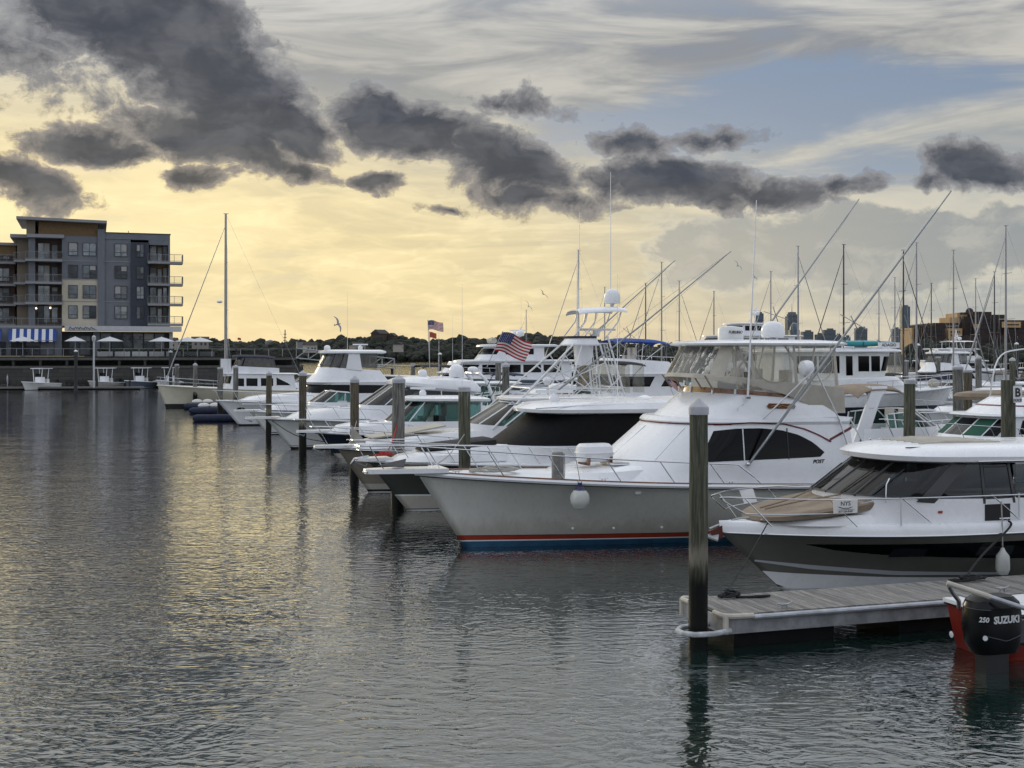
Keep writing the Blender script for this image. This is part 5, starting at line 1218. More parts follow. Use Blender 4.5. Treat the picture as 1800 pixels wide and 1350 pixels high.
House([(4.93, 4.88, -3.6, -12.4, 2.1, 1.0), (5.0, 4.95, -3.45, -12.5, 2.2, 1.1), (5.1, 5.05, -3.5, -12.5, 2.15, 1.1), (5.25, 5.15, -4.4, -12, 1.6, .9)], name='pilothouse_roof', root=adagio)
nbd = MB().box((0, 0, 0), (1.5, .05, .34)).build('name_board', WHITE, adagio, (-4.7, -1.75, 5.38)); text('boat_name', 'ADAGIO', .26, nbd, (0, -.03, 0), (R(90), 0, 0), LETTER, 0, .006)
MB().lathe([(.05, 0), (.06, .05), (.05, .07)], 8, (-5.0, -.3, 5.2)).build('horn', STEEL, adagio); radar_dome(adagio, -6.2, .5, 5.2)
hatch(adagio, -1.4, 0, 2.66); MB().ball((-.6, -.35, 2.95), (.4, .3, .3)).build('windlass_cover', CANVAS, adagio)
MB().slab([(-3.0, -2.32, 2.55), (-6.0, -2.36, 2.42), (-6.0, -2.36, 2.38), (-3.0, -2.32, 2.50)], (0, -.02, 0)).build('side_stripe', SLATE, adagio)
ky = thing('kayak', 'teal kayak strapped on the trawler\'s pilothouse roof', 'kayak', b2w(adagio, (-6.4, -1.3, 5.26)), R(15))
rows = []
for i in range(13):
    f = i/12; x = lerp(-2.3, 2.3, f); w = .36*max(.03, 1-abs(2*f-1)**2.2)**.7; rows.append([Vector((x, w*math.cos(a), .22+.20*max(.08, 1-abs(2*f-1)**3)*math.sin(a)+.10*abs(2*f-1)**3)) for a in [k*math.pi/5 for k in range(10)]])
MB().loft(rows, wrap=True, caps=True).build('hull', mat('kayak_teal', (.02, .25, .27), .35), ky)
for x in (-1.2, 0, 1.2): MB().tube([(x, -.37, .05), (x, -.36, .3), (x, 0, .45), (x, .36, .3), (x, .37, .05)], .02, 5).build('strap', BLACK, ky)
# express with sloping arch, bow to the right
s2, s2h = express('white express with tall swept radar arch and tan bimini behind the sport fisher', (19.3, 52.0), 9.5, 3.3, 1.55, 1.25, 1.1, WHITE2, BLACKB, [(.05, .1, WHITE), (.1, .14, BLACK)], head=18.5, pul=.7, trunk=[(1.5, 1.4, .2, -4, 1.1, 1.6), (1.8, 1.8, -.3, -4, 1.0, 1.5)], ws=[(1.95, 1.9, -2.5, -5.3, 1.45, 1.4), (2.6, 2.45, -3.5, -5.2, 1.3, 1.0)], rail=(.65, .5), rail_to=-3.5)
for sg in (1, -1): MB().slab([(-6.9, 1.45*sg, 1.4), (-6.3, 1.45*sg, 1.4), (-5.55, 1.3*sg, 3.1), (-5.2, 1.25*sg, 3.5), (-5.9, 1.25*sg, 3.5)], (0, -.10*sg, 0)).build('arch_leg', WHITE, s2)
MB().box((-5.6, 0, 3.5), (.8, 2.4, .10)).build('arch_top', WHITE, s2)
tx = MB().tube([(-5.95, -1.40, 2.72), (-6.02, -1.40, 2.68), (-6.07, -1.40, 2.71), (-6.14, -1.40, 2.68)], .006, 4).build('arch_script', LETTER, s2)
canopy(s2, -4.4, -6.6, 1.3, 3.55, 3.5, CANVT, droop=.3)
MB().lathe([(.30, 0), (.32, .05), (.32, .28), (.28, .34), (.05, .36)], 14, (-1.0, -.9, 1.75)).build('wrapped_light', CANVAS, s2)
# green curtain sedan, bow to the left
g1, g1h = express('white flybridge sedan with green curtains beside the lettered pile', (14.75, 45.4), 9.5, 3.5, 1.72, 1.4, 1.0, WHITE2, BLACKB, [(.05, .1, WHITE), (.1, .14, BLACK)], name='sedan_cruiser', pul=.3, trunk=None, ws=None, rail=(.75, .6), rail_to=-3.6, step=1.1, pul_z=.04)
gh = House([(1.62, 1.5, -1.2, -8, 1.35, 1.0), (1.85, 1.8, -1.4, -8, 1.45, .9), (2.52, 2.45, -2.3, -8, 1.40, .8), (2.58, 2.5, -1.95, -8.3, 1.55, 1.0), (2.66, 2.58, -2.0, -8.3, 1.5, 1.0)], name='deckhouse', root=g1)
for p0, p1, m_ in ((-.16, .16, CLEARG), (.2, .58, GREENC), (.62, .95, BGLASS)): gh.front(p0, p1, 1.05, 1.92, m_, 'windshield', .012)
gh.front(-.56, -.2, 1.05, 1.92, GREENC, 'windshield', .012)
for xa, xb in ((-3.4, -4.6), (-4.9, -6.2)): gh.pane([(xa, 2.42), (xb, 2.4)], [(xa+.2, 1.92), (xb, 1.9)], BGLASS, 'side_window', n=4)
fbg = House([(2.64, 2.6, -2.5, -7.2, 1.35, 1.2), (3.0, 2.9, -3.1, -7.0, 1.2, 1.0), (3.22, 3.12, -3.5, -6.8, 1.05, .9)], name='flybridge', root=g1)
fbg.front(-1, 1, .75, .88, MAROON, 'brow_stripe', .01, n=20, m=2); fbg.pane([(-4.0, 2.94), (-6.9, 2.86)], [(-4.0, 2.90), (-6.9, 2.82)], MAROON, 'side_stripe', .01)
whip(g1, -3.0, .9, 2.9, 1.8); MB().ball((-4.6, .6, 3.3), (.12, .12, .1)).build('horn', BLACK, g1)
MB().tube(curve3([(-4.0, -1.1, 3.0), (-4.4, -1.1, 4.6), (-5.5, -1.1, 5.0), (-7.5, -1.1, 4.95), (-8.6, -1.1, 4.5), (-9.0, -1.1, 3.2)], 5), .03, 6).build('bimini_frame', STEEL, g1)
for x0, x1 in ((-4.3, -6.2), (-8.4, -6.2)): MB().tube([(x0, 1.1, 4.6), (x1, 1.2, 2.7)], .022, 5).build('bimini_strut', STEEL, g1)
# ------------------------------------------------------------------ more mooring piles
def pile_at(px, topy, Y, label, wood=0, r=.15, cap='cone', **k):
    return piling((px-900)/F_PX*Y, Y, CAM_H-(topy-HOR_Y)/F_PX*Y, r, label, wood, cap, **k)
pile_at(817, 683, 34.7, 'greenish pile rising between the sport fisher and the charcoal yacht', 0, .165, 'flat')
p699 = pile_at(699, 668, 41.0, 'thick grey pile with red line tied on, beside the charcoal yacht\'s bow', 1, .205)
pile_at(623, 668, 47.6, 'brown pile standing in the water before the navy express', 2, .165)
pile_at(532, 657, 61.0, 'brown pile in the water at the white coupe\'s bow', 2, .18, lean=(0, .5))
pile_at(472, 657, 72.0, 'slim brown pile in the water beside the flybridge cruiser\'s hull', 2, .16)
pile_at(888, 642, 66.0, 'grey pile standing behind the tuna tower boat\'s windshield', 1, .19)
pile_at(1597, 670, 37.0, 'green pile standing before the sedan\'s bow', 0, .165, 'flat')
bp = pile_at(1773, 668, 33.0, 'green pile carrying the white dock sign', 0, .18, 'none')
for i, (px, ty, Y, w, r, lab) in enumerate([(414, 645, 100, 1, .2, 'grey pile nearest the motor sailer\'s cabin'), (387, 647, 97, 1, .21, 'thick grey pile over the inflatable rafts'), (343, 641, 112, 1, .19, 'grey pile rising just past the cream bow'), (310, 641, 118, 1, .2, 'grey pile standing by the seawall boats'),
        (612, 642, 100, 1, .22, 'grey pile standing behind the flybridge cruiser\'s stern'), (876, 636, 95, 1, .22, 'grey pile before the slate hulled motor yacht'), (1685, 646, 62, 1, .25, 'tall grey pile at the trawler\'s bow'), (1702, 652, 66, 2, .22, 'brown pile just right of the tall grey one at the trawler\'s bow'),
        (1720, 629, 84, 1, .2, 'tall grey pile before the explorer yacht'), (1649, 628, 118, 1, .2, 'grey pile left of the explorer yacht'), (1780, 632, 88, 0, .2, 'greenish pile behind the lettered pile'), (1592, 634, 108, 1, .22, 'grey pile showing over the trawler\'s foredeck'),
        (1517, 640, 110, 1, .2, 'grey pile half hidden behind the trawler'), (726, 640, 120, 1, .2, 'distant grey pile left of the big dome'), (1012, 640, 118, 1, .2, 'distant grey pile behind the tower legs')]):
    pile_at(px, ty, Y, lab, w, r, 'flat' if i % 2 else 'cone')
for px, ty, Y, lab in ((133, 617, 163, 'dark steel pile with white cap before the striped awnings'), (300, 618, 160, 'dark steel pile with white cap near the end of the pier'), (1614, 606, 150, 'dark steel pile with white cone cap over the trawler\'s bow'), (1787, 604, 150, 'dark steel pile with white cone cap at the right edge'), (773, 622, 150, 'dark steel pile before the wooded hill')):
    pile_at(px, ty, Y, lab, 3, .22, 'cone', group='steel piles')
# sign on the pile
sp = bp.location
sg = thing('dock_sign', 'white sign with black letter B on the green pile', 'sign', (sp.x+.16, sp.y-.19, 3.72), R(10)); sg.scale = (.66, .8, .72)
plate = House([(0, 0, .17, -.17, .02, .02), (.62, .62, .17, -.17, .02, .02)])
MB().slab([(-.16, 0, -.26), (-.19, 0, -.22), (-.19, 0, .32), (-.16, 0, .36), (.16, 0, .36), (.19, 0, .32), (.19, 0, -.22), (.16, 0, -.26)], (0, .015, 0)).build('plate', mat('sign_white', (.72, .73, .74), .5, vary=.1), sg)
text('letter', 'B', .44, sg, (0, -.006, .10), (R(90), 0, 0), LETTER, 0, .012); text('word', 'DOCK', .13, sg, (0, -.006, -.17), (R(90), 0, 0), LETTER, 0, .003)
for a, c in ((p699, b2w(b3, (.75, .15, 1.75))),):
    q = Vector((a.location.x, a.location.y-.18, 2.5)); line('mooring_line', 'red and white line from the grey pile to the charcoal yacht\'s bow', [q, q.lerp(c, .5)-Vector((0, 0, .2)), c], .022, ROPER)
c0 = b2w(b6, (1.0, .3, 1.45)); line('mooring_line', 'dark line sagging along the white coupe\'s bow', [c0, b2w(b6, (-.2, 1.3, .7)), b2w(b6, (-2.2, 2.0, .35)), b2w(b6, (-3.2, 2.12, .4))], .02)

# ------------------------------------------------------------------ finger docks between the slips, hidden mostly by the boats
for i, (a, lab) in enumerate(((( -.2, 35.6), 'plank finger dock between the sport fisher and the charcoal yacht'), ((-4.9, 48.3), 'plank finger dock between the taupe and the navy boats'), ((-8.9, 61.6), 'plank finger dock beside the white coupe'))):
    finger_dock(lab, a[0], a[1], 12.5, 1.1, detail=False)

# ------------------------------------------------------------------ building kit
SIDING = mat('siding_grey_blue', (.15, .162, .185), .75, vary=.12, vscale=.5)
SIDINGD = mat('siding_dark_navy', (.035, .042, .060), .7, vary=.12, vscale=.5)
SIDINGC = mat('siding_cream', (.48, .44, .35), .75, vary=.1, vscale=.5)
BROWNP = mat('panel_brown', (.17, .105, .045), .7, vary=.15)
BRICKB = mat('brick_brown', (.085, .06, .05), .85, vary=.3, vscale=1.5)
TRIMG = mat('trim_grey', (.24, .245, .255), .6)
TRIMW = mat('trim_white', (.48, .49, .50), .55, vary=.08)
WINF = mat('window_frame_dark', (.02, .021, .024), .5)
WPANE = mat('window_pane_sky', (.16, .18, .20), .05, .55, vary=.45, vscale=.8)
WPANES = [WPANE, mat('window_pane_dim', (.06, .07, .08), .05, .5, vary=.5, vscale=.8), mat('window_pane_pale', (.26, .28, .30), .06, .55, vary=.4, vscale=1.2)]
BLINDS = [mat('blind_pale', (.34, .34, .33), .8), mat('blind_grey', (.18, .185, .19), .8)]
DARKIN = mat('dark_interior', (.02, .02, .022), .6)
RAILM = mat('balcony_rail', (.22, .225, .23), .5, .4)
RAILG = glass_mat('balcony_glass', (.7, .72, .72), .1, .8)
class Bld:
    def __init__(s, name, label, x, y, z, rz, cat='building'):
        s.t = thing(name, label, cat, (x, y, z), rz)
    def box(s, name, m, x0, x1, y0, y1, z0, z1, parent=None):
        return MB().box(((x0+x1)/2, (y0+y1)/2, (z0+z1)/2), (x1-x0, y1-y0, z1-z0)).build(name, m, parent or s.t)
    def win(s, x0, x1, z0, z1, y, nx=2, low=.32, parent=None, name='window', pm=None):
        f = MB(); t = .07
        f.box(((x0+x1)/2, y, z0+t/2), (x1-x0, .12, t)); f.box(((x0+x1)/2, y, z1-t/2), (x1-x0, .12, t)); f.box((x0+t/2, y, (z0+z1)/2), (t, .12, z1-z0-2*t)); f.box((x1-t/2, y, (z0+z1)/2), (t, .12, z1-z0-2*t))
        for i in range(1, nx): f.box((lerp(x0, x1, i/nx), y, (z0+z1)/2), (t, .10, z1-z0-2*t))
        if low: f.box(((x0+x1)/2, y+.004, lerp(z0, z1, low)), (x1-x0-2*t, .09, t))
        o = f.build(name, WINF, parent or s.t)
        for i in range(nx):
            a, b_ = lerp(x0, x1, i/nx)+t/2, lerp(x0, x1, (i+1)/nx)-t/2
            MB().box(((a+b_)/2, y+.03, (z0+z1)/2), (b_-a, .02, z1-z0-t)).build('pane', pm or random.choice(WPANES), o)
            if random.random() < .4 and z1-z0 > 1.5: hb = (z1-z0)*random.uniform(.2, .6); MB().box(((a+b_)/2, y+.012, z1-t-hb/2), (b_-a-.02, .012, hb)).build('blind', random.choice(BLINDS), o)
        return o
    def balcony(s, x0, x1, y0, y1, z, name='balcony', side=True, step=.12):
        o = MB().box(((x0+x1)/2, (y0+y1)/2, z-.17), (x1-x0, y1-y0, .34)).build(name, TRIMG, s.t)
        r = MB(); h = 1.05
        seg = [((x0, y0), (x1, y0))]+([((x0, y0), (x0, y1)), ((x1, y0), (x1, y1))] if side else [])
        for (a, b_) in seg:
            a = Vector((*a, z)); b_ = Vector((*b_, z)); L = (b_-a).length; n = max(2, int(L/1.1))
            r.tube([a+Vector((0, 0, h)), b_+Vector((0, 0, h))], .035, 5); r.tube([a+Vector((0, 0, .1)), b_+Vector((0, 0, .1))], .025, 5)
            for i in range(n+1): q = a.lerp(b_, i/n); r.tube([q, q+Vector((0, 0, h))], .03, 5)
        r.build('railing', RAILM, o)
        pk = MB()
        for (a, b_) in seg:
            a = Vector((*a, z)); b_ = Vector((*b_, z)); L = (b_-a).length; n = int(L/step)
            for i in range(1, n): q = a.lerp(b_, i/n); pk.tube([q+Vector((0, 0, .1)), q+Vector((0, 0, h))], .008, 3, caps=False)
        tag(pk.build('balusters', RAILM, o), kind='stuff')
        return o
AZ = 18.5
apt = Bld('apartment_building', 'grey five storey apartment block with balconies and brown roof panel', -70.7, 183.0, 4.55, R(AZ))
A = apt
z_ = lambda z: z-4.55
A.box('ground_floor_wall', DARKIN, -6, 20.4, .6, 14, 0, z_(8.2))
A.box('wall', SIDING, 4.6, 10.0, 0, 14, z_(15.9), z_(22.3)); A.box('wall', SIDINGC, 4.6, 9.6, .0, 14, z_(9.0), z_(15.9))
A.box('pilaster', SIDING, 9.6, 10.6, -.25, 13, z_(9.0), z_(23.4)); A.box('wall', SIDING, 10.6, 14.3, .02, 14, z_(9.0), z_(22.0))
A.box('wall', SIDINGD, 14.3, 16.9, -.35, 14, z_(9.0), z_(21.6)); A.box('wall', BROWNP, 16.9, 19.7, 1.2, 14, z_(9.0), z_(21.3)); A.box('wall', SIDING, 19.7, 20.0, -.05, 14, z_(9.0), z_(21.3))
A.box('parapet', SIDING, 10.6, 20.0, -.08, 14, z_(22.0), z_(22.9)); A.box('parapet', SIDING, 16.9, 20.0, -.06, 14, z_(21.3), z_(22.0)); A.box('parapet_cap', WINF, 10.6, 20.1, -.16, 14, z_(22.9), z_(23.02))
A.box('wall', BROWNP, 1.4, 9.6, .3, 13, z_(22.3), z_(24.3)); A.box('wall', BRICKB, 0.2, 4.6, 1.6, 14, z_(9.0), z_(22.3)); A.box('corner_wall', mat('siding_taupe', (.20, .165, .125), .8), -.3, .9, .2, 14, z_(22.3), z_(24.4))
A.box('corner_wall', SIDING, .0, .9, .0, 1.8, z_(8.2), z_(22.3))
A.box('cornice', TRIMG, -.2, 4.9, -.7, 1.6, z_(21.9), z_(22.4))
rf = MB().add([(-1.6, -1.3, z_(24.85)), (10.9, -1.3, z_(24.6)), (10.9, 14, z_(24.6)), (-1.6, 14, z_(24.85)), (-1.6, -1.3, z_(24.45)), (10.9, -1.3, z_(24.2)), (10.9, 14, z_(24.2)), (-1.6, 14, z_(24.45))], [(0, 1, 2, 3), (7, 6, 5, 4), (0, 4, 5, 1), (1, 5, 6, 2), (2, 6, 7, 3), (3, 7, 4, 0)]).build('roof', TRIMG, A.t)
A.box('vent_pipe', TRIMG, 14.0, 14.1, 3, 3.1, z_(22.9), z_(23.6))
TAUPE = mat('siding_taupe', (.20, .165, .125), .8, vary=.15, vscale=.5)
A.box('side_wing', TAUPE, -1.7, 0.0, 3, 16, z_(9.0), z_(22.0)); A.box('wing_roof', TRIMG, -2.6, .4, 1.6, 16, z_(22.0), z_(22.5))
FL = [10.1, 13.1, 16.1, 19.4]
for z in FL:
    A.win(5.5, 6.8, z_(z), z_(z+1.95), -.04, 1); A.win(7.9, 9.3, z_(z), z_(z+1.95), -.04, 2) if False else A.win(7.5, 9.4, z_(z), z_(z+1.95), -.04, 2)
    A.win(12.0, 13.8, z_(z), z_(z+1.95), -.04, 2); A.win(15.1, 16.2, z_(z), z_(z+1.9), -.39, 2)
    A.win(17.1, 18.1, z_(z-.6), z_(z+1.9), 1.16, 1, 0); A.win(18.2, 18.9, z_(z-.6), z_(z+1.7), 1.16, 1, 0, name='door'); A.win(19.0, 19.65, z_(z-.6), z_(z+1.9), 1.16, 1, 0)
    A.win(1.2, 2.9, z_(z-.6), z_(z+1.9), 1.56, 2, 0); A.win(3.1, 4.0, z_(z-.6), z_(z+1.7), 1.56, 1, 0, name='door')
    A.balcony(16.7, 21.8, -1.5, 1.1, z_(z-.65))
    if z > 10.5: A.balcony(-.4, 4.7, -1.1, 1.5, z_(z-.65)); A.balcony(-2.1, -.5, 1.5, 3.0, z_(z-.65))
A.box('belt_course', TRIMG, 4.58, 9.62, -.06, .1, z_(15.85), z_(15.98)); A.box('belt_course', TRIMG, 10.58, 14.28, -.05, .1, z_(12.6), z_(12.7)); A.box('belt_course', TRIMG, 10.58, 14.28, -.05, .1, z_(18.6), z_(18.7)); A.box('belt_course', TRIMG, 4.58, 9.58, -.05, .1, z_(18.6), z_(18.7)); A.box('belt_course', TRIMG, 4.58, 9.58, -.05, .1, z_(12.6), z_(12.7))
fas = A.box('canopy_fascia', TRIMW, 5.0, 21.6, -1.6, 1.0, z_(8.25), z_(9.0))
sgn = MB()
for k, x in enumerate((5.9, 6.6, 7.3, 8.0, 8.8)):
    sgn.tube(curve3([(x-.3, -1.64, z_(8.45)), (x-.1, -1.64, z_(8.85)), (x+.05, -1.64, z_(8.6)), (x+.2, -1.64, z_(8.75 if k % 2 else 8.62)), (x+.45, -1.64, z_(8.5))], 4), .035, 4)
sgn.tube([(5.4, -1.64, z_(8.38)), (9.5, -1.64, z_(8.42))], .02, 4)
sgn.build('script_sign', LETTER, fas)
A.box('terrace_wall', SIDING, -22, 4.6, -1.2, 1.6, 0, z_(8.9)); A.balcony(-22, 4.7, -1.25, 1.4, z_(9.0), 'terrace', False, .16)
for x0, x1 in ((-7.4, -3.0), (-2.3, 3.6)): A.win(x0, x1, z_(4.7), z_(6.6), -1.22, 3, 0, name='shop_front')
for i in range(6): A.win(10.0+i*1.55, 11.5+i*1.55, z_(4.7), z_(8.0), .56, 1, .72, name='shop_window')
A.win(5.6, 8.6, z_(4.7), z_(7.6), .56, 2, .7, name='entrance'); A.box('column', SIDING, 9.0, 9.9, -.2, .55, 0, z_(8.2)); A.box('column', TRIMW, 19.9, 20.4, -.2, .4, 0, z_(8.2))
for px_, z in ((1.0, 11.6), (2.95, 11.7)): MB().ball((px_, 1.45, z_(z)), .11, 8, 6).build('wall_lamp', mat('lamp_warm', (.9, .6, .3), .5, emit=(1, .72, .4, 6)), A.t)
# brown block behind, at the picture's edge
bl = Bld('brick_apartment_building', 'brown brick block with balcony rows at the left edge', -83.6, 186, 4.55, R(AZ))
bl.box('wall', BRICKB, -4, 9.0, 0, 10, 0, z_(19.6)); bl.box('roof_band', BROWNP, -4.2, 9.2, -.2, 10, z_(19.6), z_(21.2)); bl.box('roof', TRIMG, -4.6, 9.6, -.6, 10.4, z_(21.2), z_(21.6))
for z in FL:
    for x in (.4, 3.6, 6.4): bl.win(x, x+1.9, z_(z-.3), z_(z+1.7), -.05, 2)
    bl.balcony(3.0, 9.2, -1.4, 0, z_(z-.7), step=.2)
# striped awnings
def awning(label, x0, x1):
    t = thing('awning', label, 'awning', A.t.matrix_basis @ Vector((x0, -1.3, z_(6.6))), R(AZ), 'striped awnings')
    n = 13; w = (x1-x0)/n
    for i in range(n):
        m = mat('awning_blue', (.012, .05, .24), .7) if i % 2 == 0 else mat('awning_white', (.62, .63, .64), .7)
        MB().add([(i*w, 0, 1.9), ((i+1)*w, 0, 1.9), ((i+1)*w, -1.3, .25), (i*w, -1.3, .25), ((i+1)*w, -1.3, 0), (i*w, -1.3, 0)], [(0, 1, 2, 3), (3, 2, 4, 5)]).build('stripe_panel', m, t)
    MB().tube([(0, -1.29, .25), (x1-x0, -1.29, .25)], .03, 5).build('front_bar', RAILM, t)
awning('blue and white striped awning nearest the script sign', -2.6, 3.9); awning('blue and white striped awning cut by the left edge', -10.5, -3.6)
# pier walk
pier = thing('boardwalk', 'dark timber boardwalk with railing along the waterfront', 'boardwalk', (-70.7, 176.5, 0), R(AZ))
WOODD = mat('timber_dark', (.045, .043, .04), .85, vary=.3, vscale=1.2)
MB().box((6, 2.5, 4.4), (70, 7.6, .26)).build('deck', WOODD, pier); MB().box((6, -1.35, 4.15), (70, .25, .32)).build('fascia_beam', mat('timber_weathered', (.10, .098, .09), .85, vary=.3), pier)
for i in range(20): MB().box((-28+i*3.55, -1.2, 3.45), (.34, .3, 1.15)).build('post', WOODD, pier)
MB().box((6, -1.2, 3.0), (70, .4, .35)).build('cap_beam', mat('timber_weathered', (.10, .098, .09), .85), pier)
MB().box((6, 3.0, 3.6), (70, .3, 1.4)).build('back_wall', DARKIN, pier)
rl = MB()
for i in range(34): x = -28+i*2.06; rl.box((x, -1.3, 5.05), (.09, .09, 1.1)); 
rl.box((6, -1.3, 5.62), (69, .12, .07)); rl.build('railing', RAILM, pier)
for i in range(24, 33): MB().box((-28+i*2.06+1.0, -1.3, 4.9), (1.9, .03, .9)).build('rail_panel', RAILG, pier)
rope = mat('rope_swag', (.36, .35, .32), .9)
for i in range(9):
    for d in (0, .28): MB().tube(curve3([(-28+4.5+i*2.06*1.0, -1.42, 5.45-d), (-28+4.5+i*2.06+1.03, -1.42, 5.02-d), (-28+4.5+(i+1)*2.06, -1.42, 5.45-d)], 5), .05, 5).build('rope_swag', rope, pier)
wl_ = thing('seawall', 'dark stone seawall below the boardwalk', 'seawall', (-70.7, 176.5, 0), R(AZ))
ws_m = bpy.data.materials.new('seawall_stone'); ws_m.use_nodes = True; g = NG(ws_m.node_tree); bs = ws_m.node_tree.nodes['Principled BSDF']
oc = g.new('ShaderNodeTexCoord').outputs['Object']
bk = g.new('ShaderNodeTexBrick'); g.put(bk.inputs['Vector'], g.mapping(oc, rot=(R(90), 0, 0))); bk.inputs['Scale'].default_value = 1.0; bk.inputs['Brick Width'].default_value = 1.6; bk.inputs['Row Height'].default_value = .55; bk.inputs['Mortar Size'].default_value = .03
bk.inputs['Color1'].default_value = (.072, .069, .062, 1); bk.inputs['Color2'].default_value = (.05, .049, .045, 1); bk.inputs['Mortar'].default_value = (.036, .035, .032, 1)
zc = g.sep(oc)[2]; nz = g.noise(oc, .5, 5, .6)
cc = g.mix(g.smooth(g.add(zc, g.mul(nz, 1.2)), 1.2, 2.0, 1, 0), bk.outputs[0], (.022, .024, .020)); cc = g.mix(g.smooth(nz, .5, .75, 0, .5), cc, (.12, .115, .10)); g.put(bs.inputs['Base Color'], cc); bs.inputs['Roughness'].default_value = .85
MB().box((6, .2, 1.0), (70, 3.0, 3.7)).build('wall', ws_m, wl_)
rk = MB()
for i in range(420):
    x = random.uniform(-28, 40); s = random.uniform(.15, .5); rk.ball((x, -1.45-random.random()*.8, random.uniform(-.15, .5)), (s, s*.8, s*.6), 6, 4, Matrix.Rotation(random.random()*6, 3, 'Z'))
ro = tag(rk.build('riprap', mat('riprap_rock', (.05, .048, .044), .9, vary=.3), wl_, angle=10), kind='stuff')
fd = thing('floating_dock', 'low grey floating dock at the seawall\'s foot', 'dock', (-70.7+2.2, 169.6, 0), R(AZ-12))
MB().box((-2, 0, .30), (40, 1.6, .22)).build('deck', PLANK_M[1], fd); MB().box((-2, 0, .08), (39, 1.3, .3)).build('float', FLOAT_M, fd)
for i in range(9): MB().box((-19+i*4.4, .3, .75), (.3, .3, .9)).build('dock_post', WOODD, fd)
# parasols and planters
for i, (px, Y, lab) in enumerate(((40, 178, 'white parasol before the striped awnings'), (132, 178.5, 'small white parasol by the restaurant entrance'), (193, 179.5, 'white parasol left of the long planter'), (284, 182, 'white parasol under the building\'s end balconies'), (330, 184, 'white parasol left of the mast beyond the building'), (352, 186, 'farthest white parasol on the pier'))):
    P = at(px, 600, Y); t = thing('parasol', lab, 'parasol', (P.x, P.y, 4.53), 0, 'white parasols')
    w = 1.95 if i != 1 else 1.55; MB().lathe([(w, 2.15), (w*.55, 2.5), (.06, 2.8), (.03, 2.88)], 8).build('canopy', mat('parasol_white', (.62, .63, .65), .8), t, angle=20)
    MB().tube([(0, 0, 0), (0, 0, 2.85)], .04, 6).build('pole', TRIMW, t); MB().lathe([(.35, 0), (.35, .08), (.06, .12)], 10).build('base', RAILM, t)
for i in range(7):
    p = A.t.matrix_basis @ Vector((10.6+i*2.4, -5.6, 0))
    t = thing('planter', ['first', 'second', 'third', 'fourth', 'fifth', 'sixth', 'seventh'][i]+' white planter box from the restaurant entrance along the pier', 'planter', (p.x, p.y, 4.53), R(AZ), 'planters along the pier')
    MB().box((0, 0, .35), (2.1, .5, .7)).build('box', TRIMW, t)
    f = MB()
    for k in range(60): s = random.uniform(.10, .2); f.ball((random.uniform(-1, 1), random.uniform(-.2, .2), .72+random.uniform(0, .35)), (s, s, s*.8), 5, 3)
    tag(f.build('shrub', mat('shrub_green', (.035, .05, .028), .9), t, angle=5), kind='stuff')
lp_ = thing('lamp_post', 'thin white lamp post before the restaurant', 'lamp post', (*at(165, 660, 169.5).xy, .3)); MB().tube([(0, 0, 0), (0, 0, 6.2)], .13, 8).build('post', TRIMW, lp_); MB().lathe([(.15, 6.2), (.28, 6.5), (.28, 6.9), (.05, 7.1)], 10).build('lantern', TRIMW, lp_)

# ------------------------------------------------------------------ small boats at the seawall
def skiff(label, px, py, m, head=255, ttop=True, L=6.5):
    Y = F_PX*CAM_H/(py-HOR_Y); b = boat('center_console_boat', label, 'motorboat', ((px-900)/F_PX*Y, Y), head, 'small boats at the seawall')
    h = Hull(b, L, 2.5, 1.15, .8, .7, m, BLACKB, [(.05, .1, WHITE)], pow_s=1.4); h.deck(WHITE, .02, .0); h.rub(WHITE, .06, -.02)
    MB().box((-3.2, 0, 1.25), (.9, .9, .95)).build('console', WHITE, b); MB().box((-2.85, 0, 1.95), (.06, .9, .5)).build('windscreen', CLEARG, b); MB().box((-4.3, 0, 1.1), (.6, 1.0, .7)).build('leaning_post', SEAT, b)
    if ttop:
        House([(2.82, 2.82, -2.3, -4.6, 1.05, .3), (2.95, 2.95, -2.25, -4.65, 1.1, .3)], name='t_top', root=b)
        for sg_ in (1, -1):
            for x in (-2.7, -4.1): MB().tube([(x, .55*sg_, .9), (x, .75*sg_, 2.85)], .05, 6).build('t_top_leg', WHITE, b)
    MB().box((-L-.35, 0, .9), (.6, .5, .8)).build('outboard_cowl', BLACK if L > 6 else WHITE, b); MB().box((-L-.3, 0, .2), (.25, .2, .9)).build('outboard_leg', BLACK, b)
    return b
skiff('small white boat with T-top beside the standing person', 44, 686, WHITE2); skiff('white boat with T-top below the white lamp post', 160, 684, SHELL); skiff('slate boat with T-top left of the pale blue skiff', 224, 683, SLATE); skiff('white boat with T-top nearest the cream bow', 279, 682, WHITE2)
skiff('low open white skiff lying alongside the floating dock', 99, 677, WHITE2, 190, False, 5.5); skiff('pale blue open skiff beside the cream motor sailer', 236, 681, mat('gelcoat_pale_blue', (.25, .32, .40), .3), 192, False, 7)
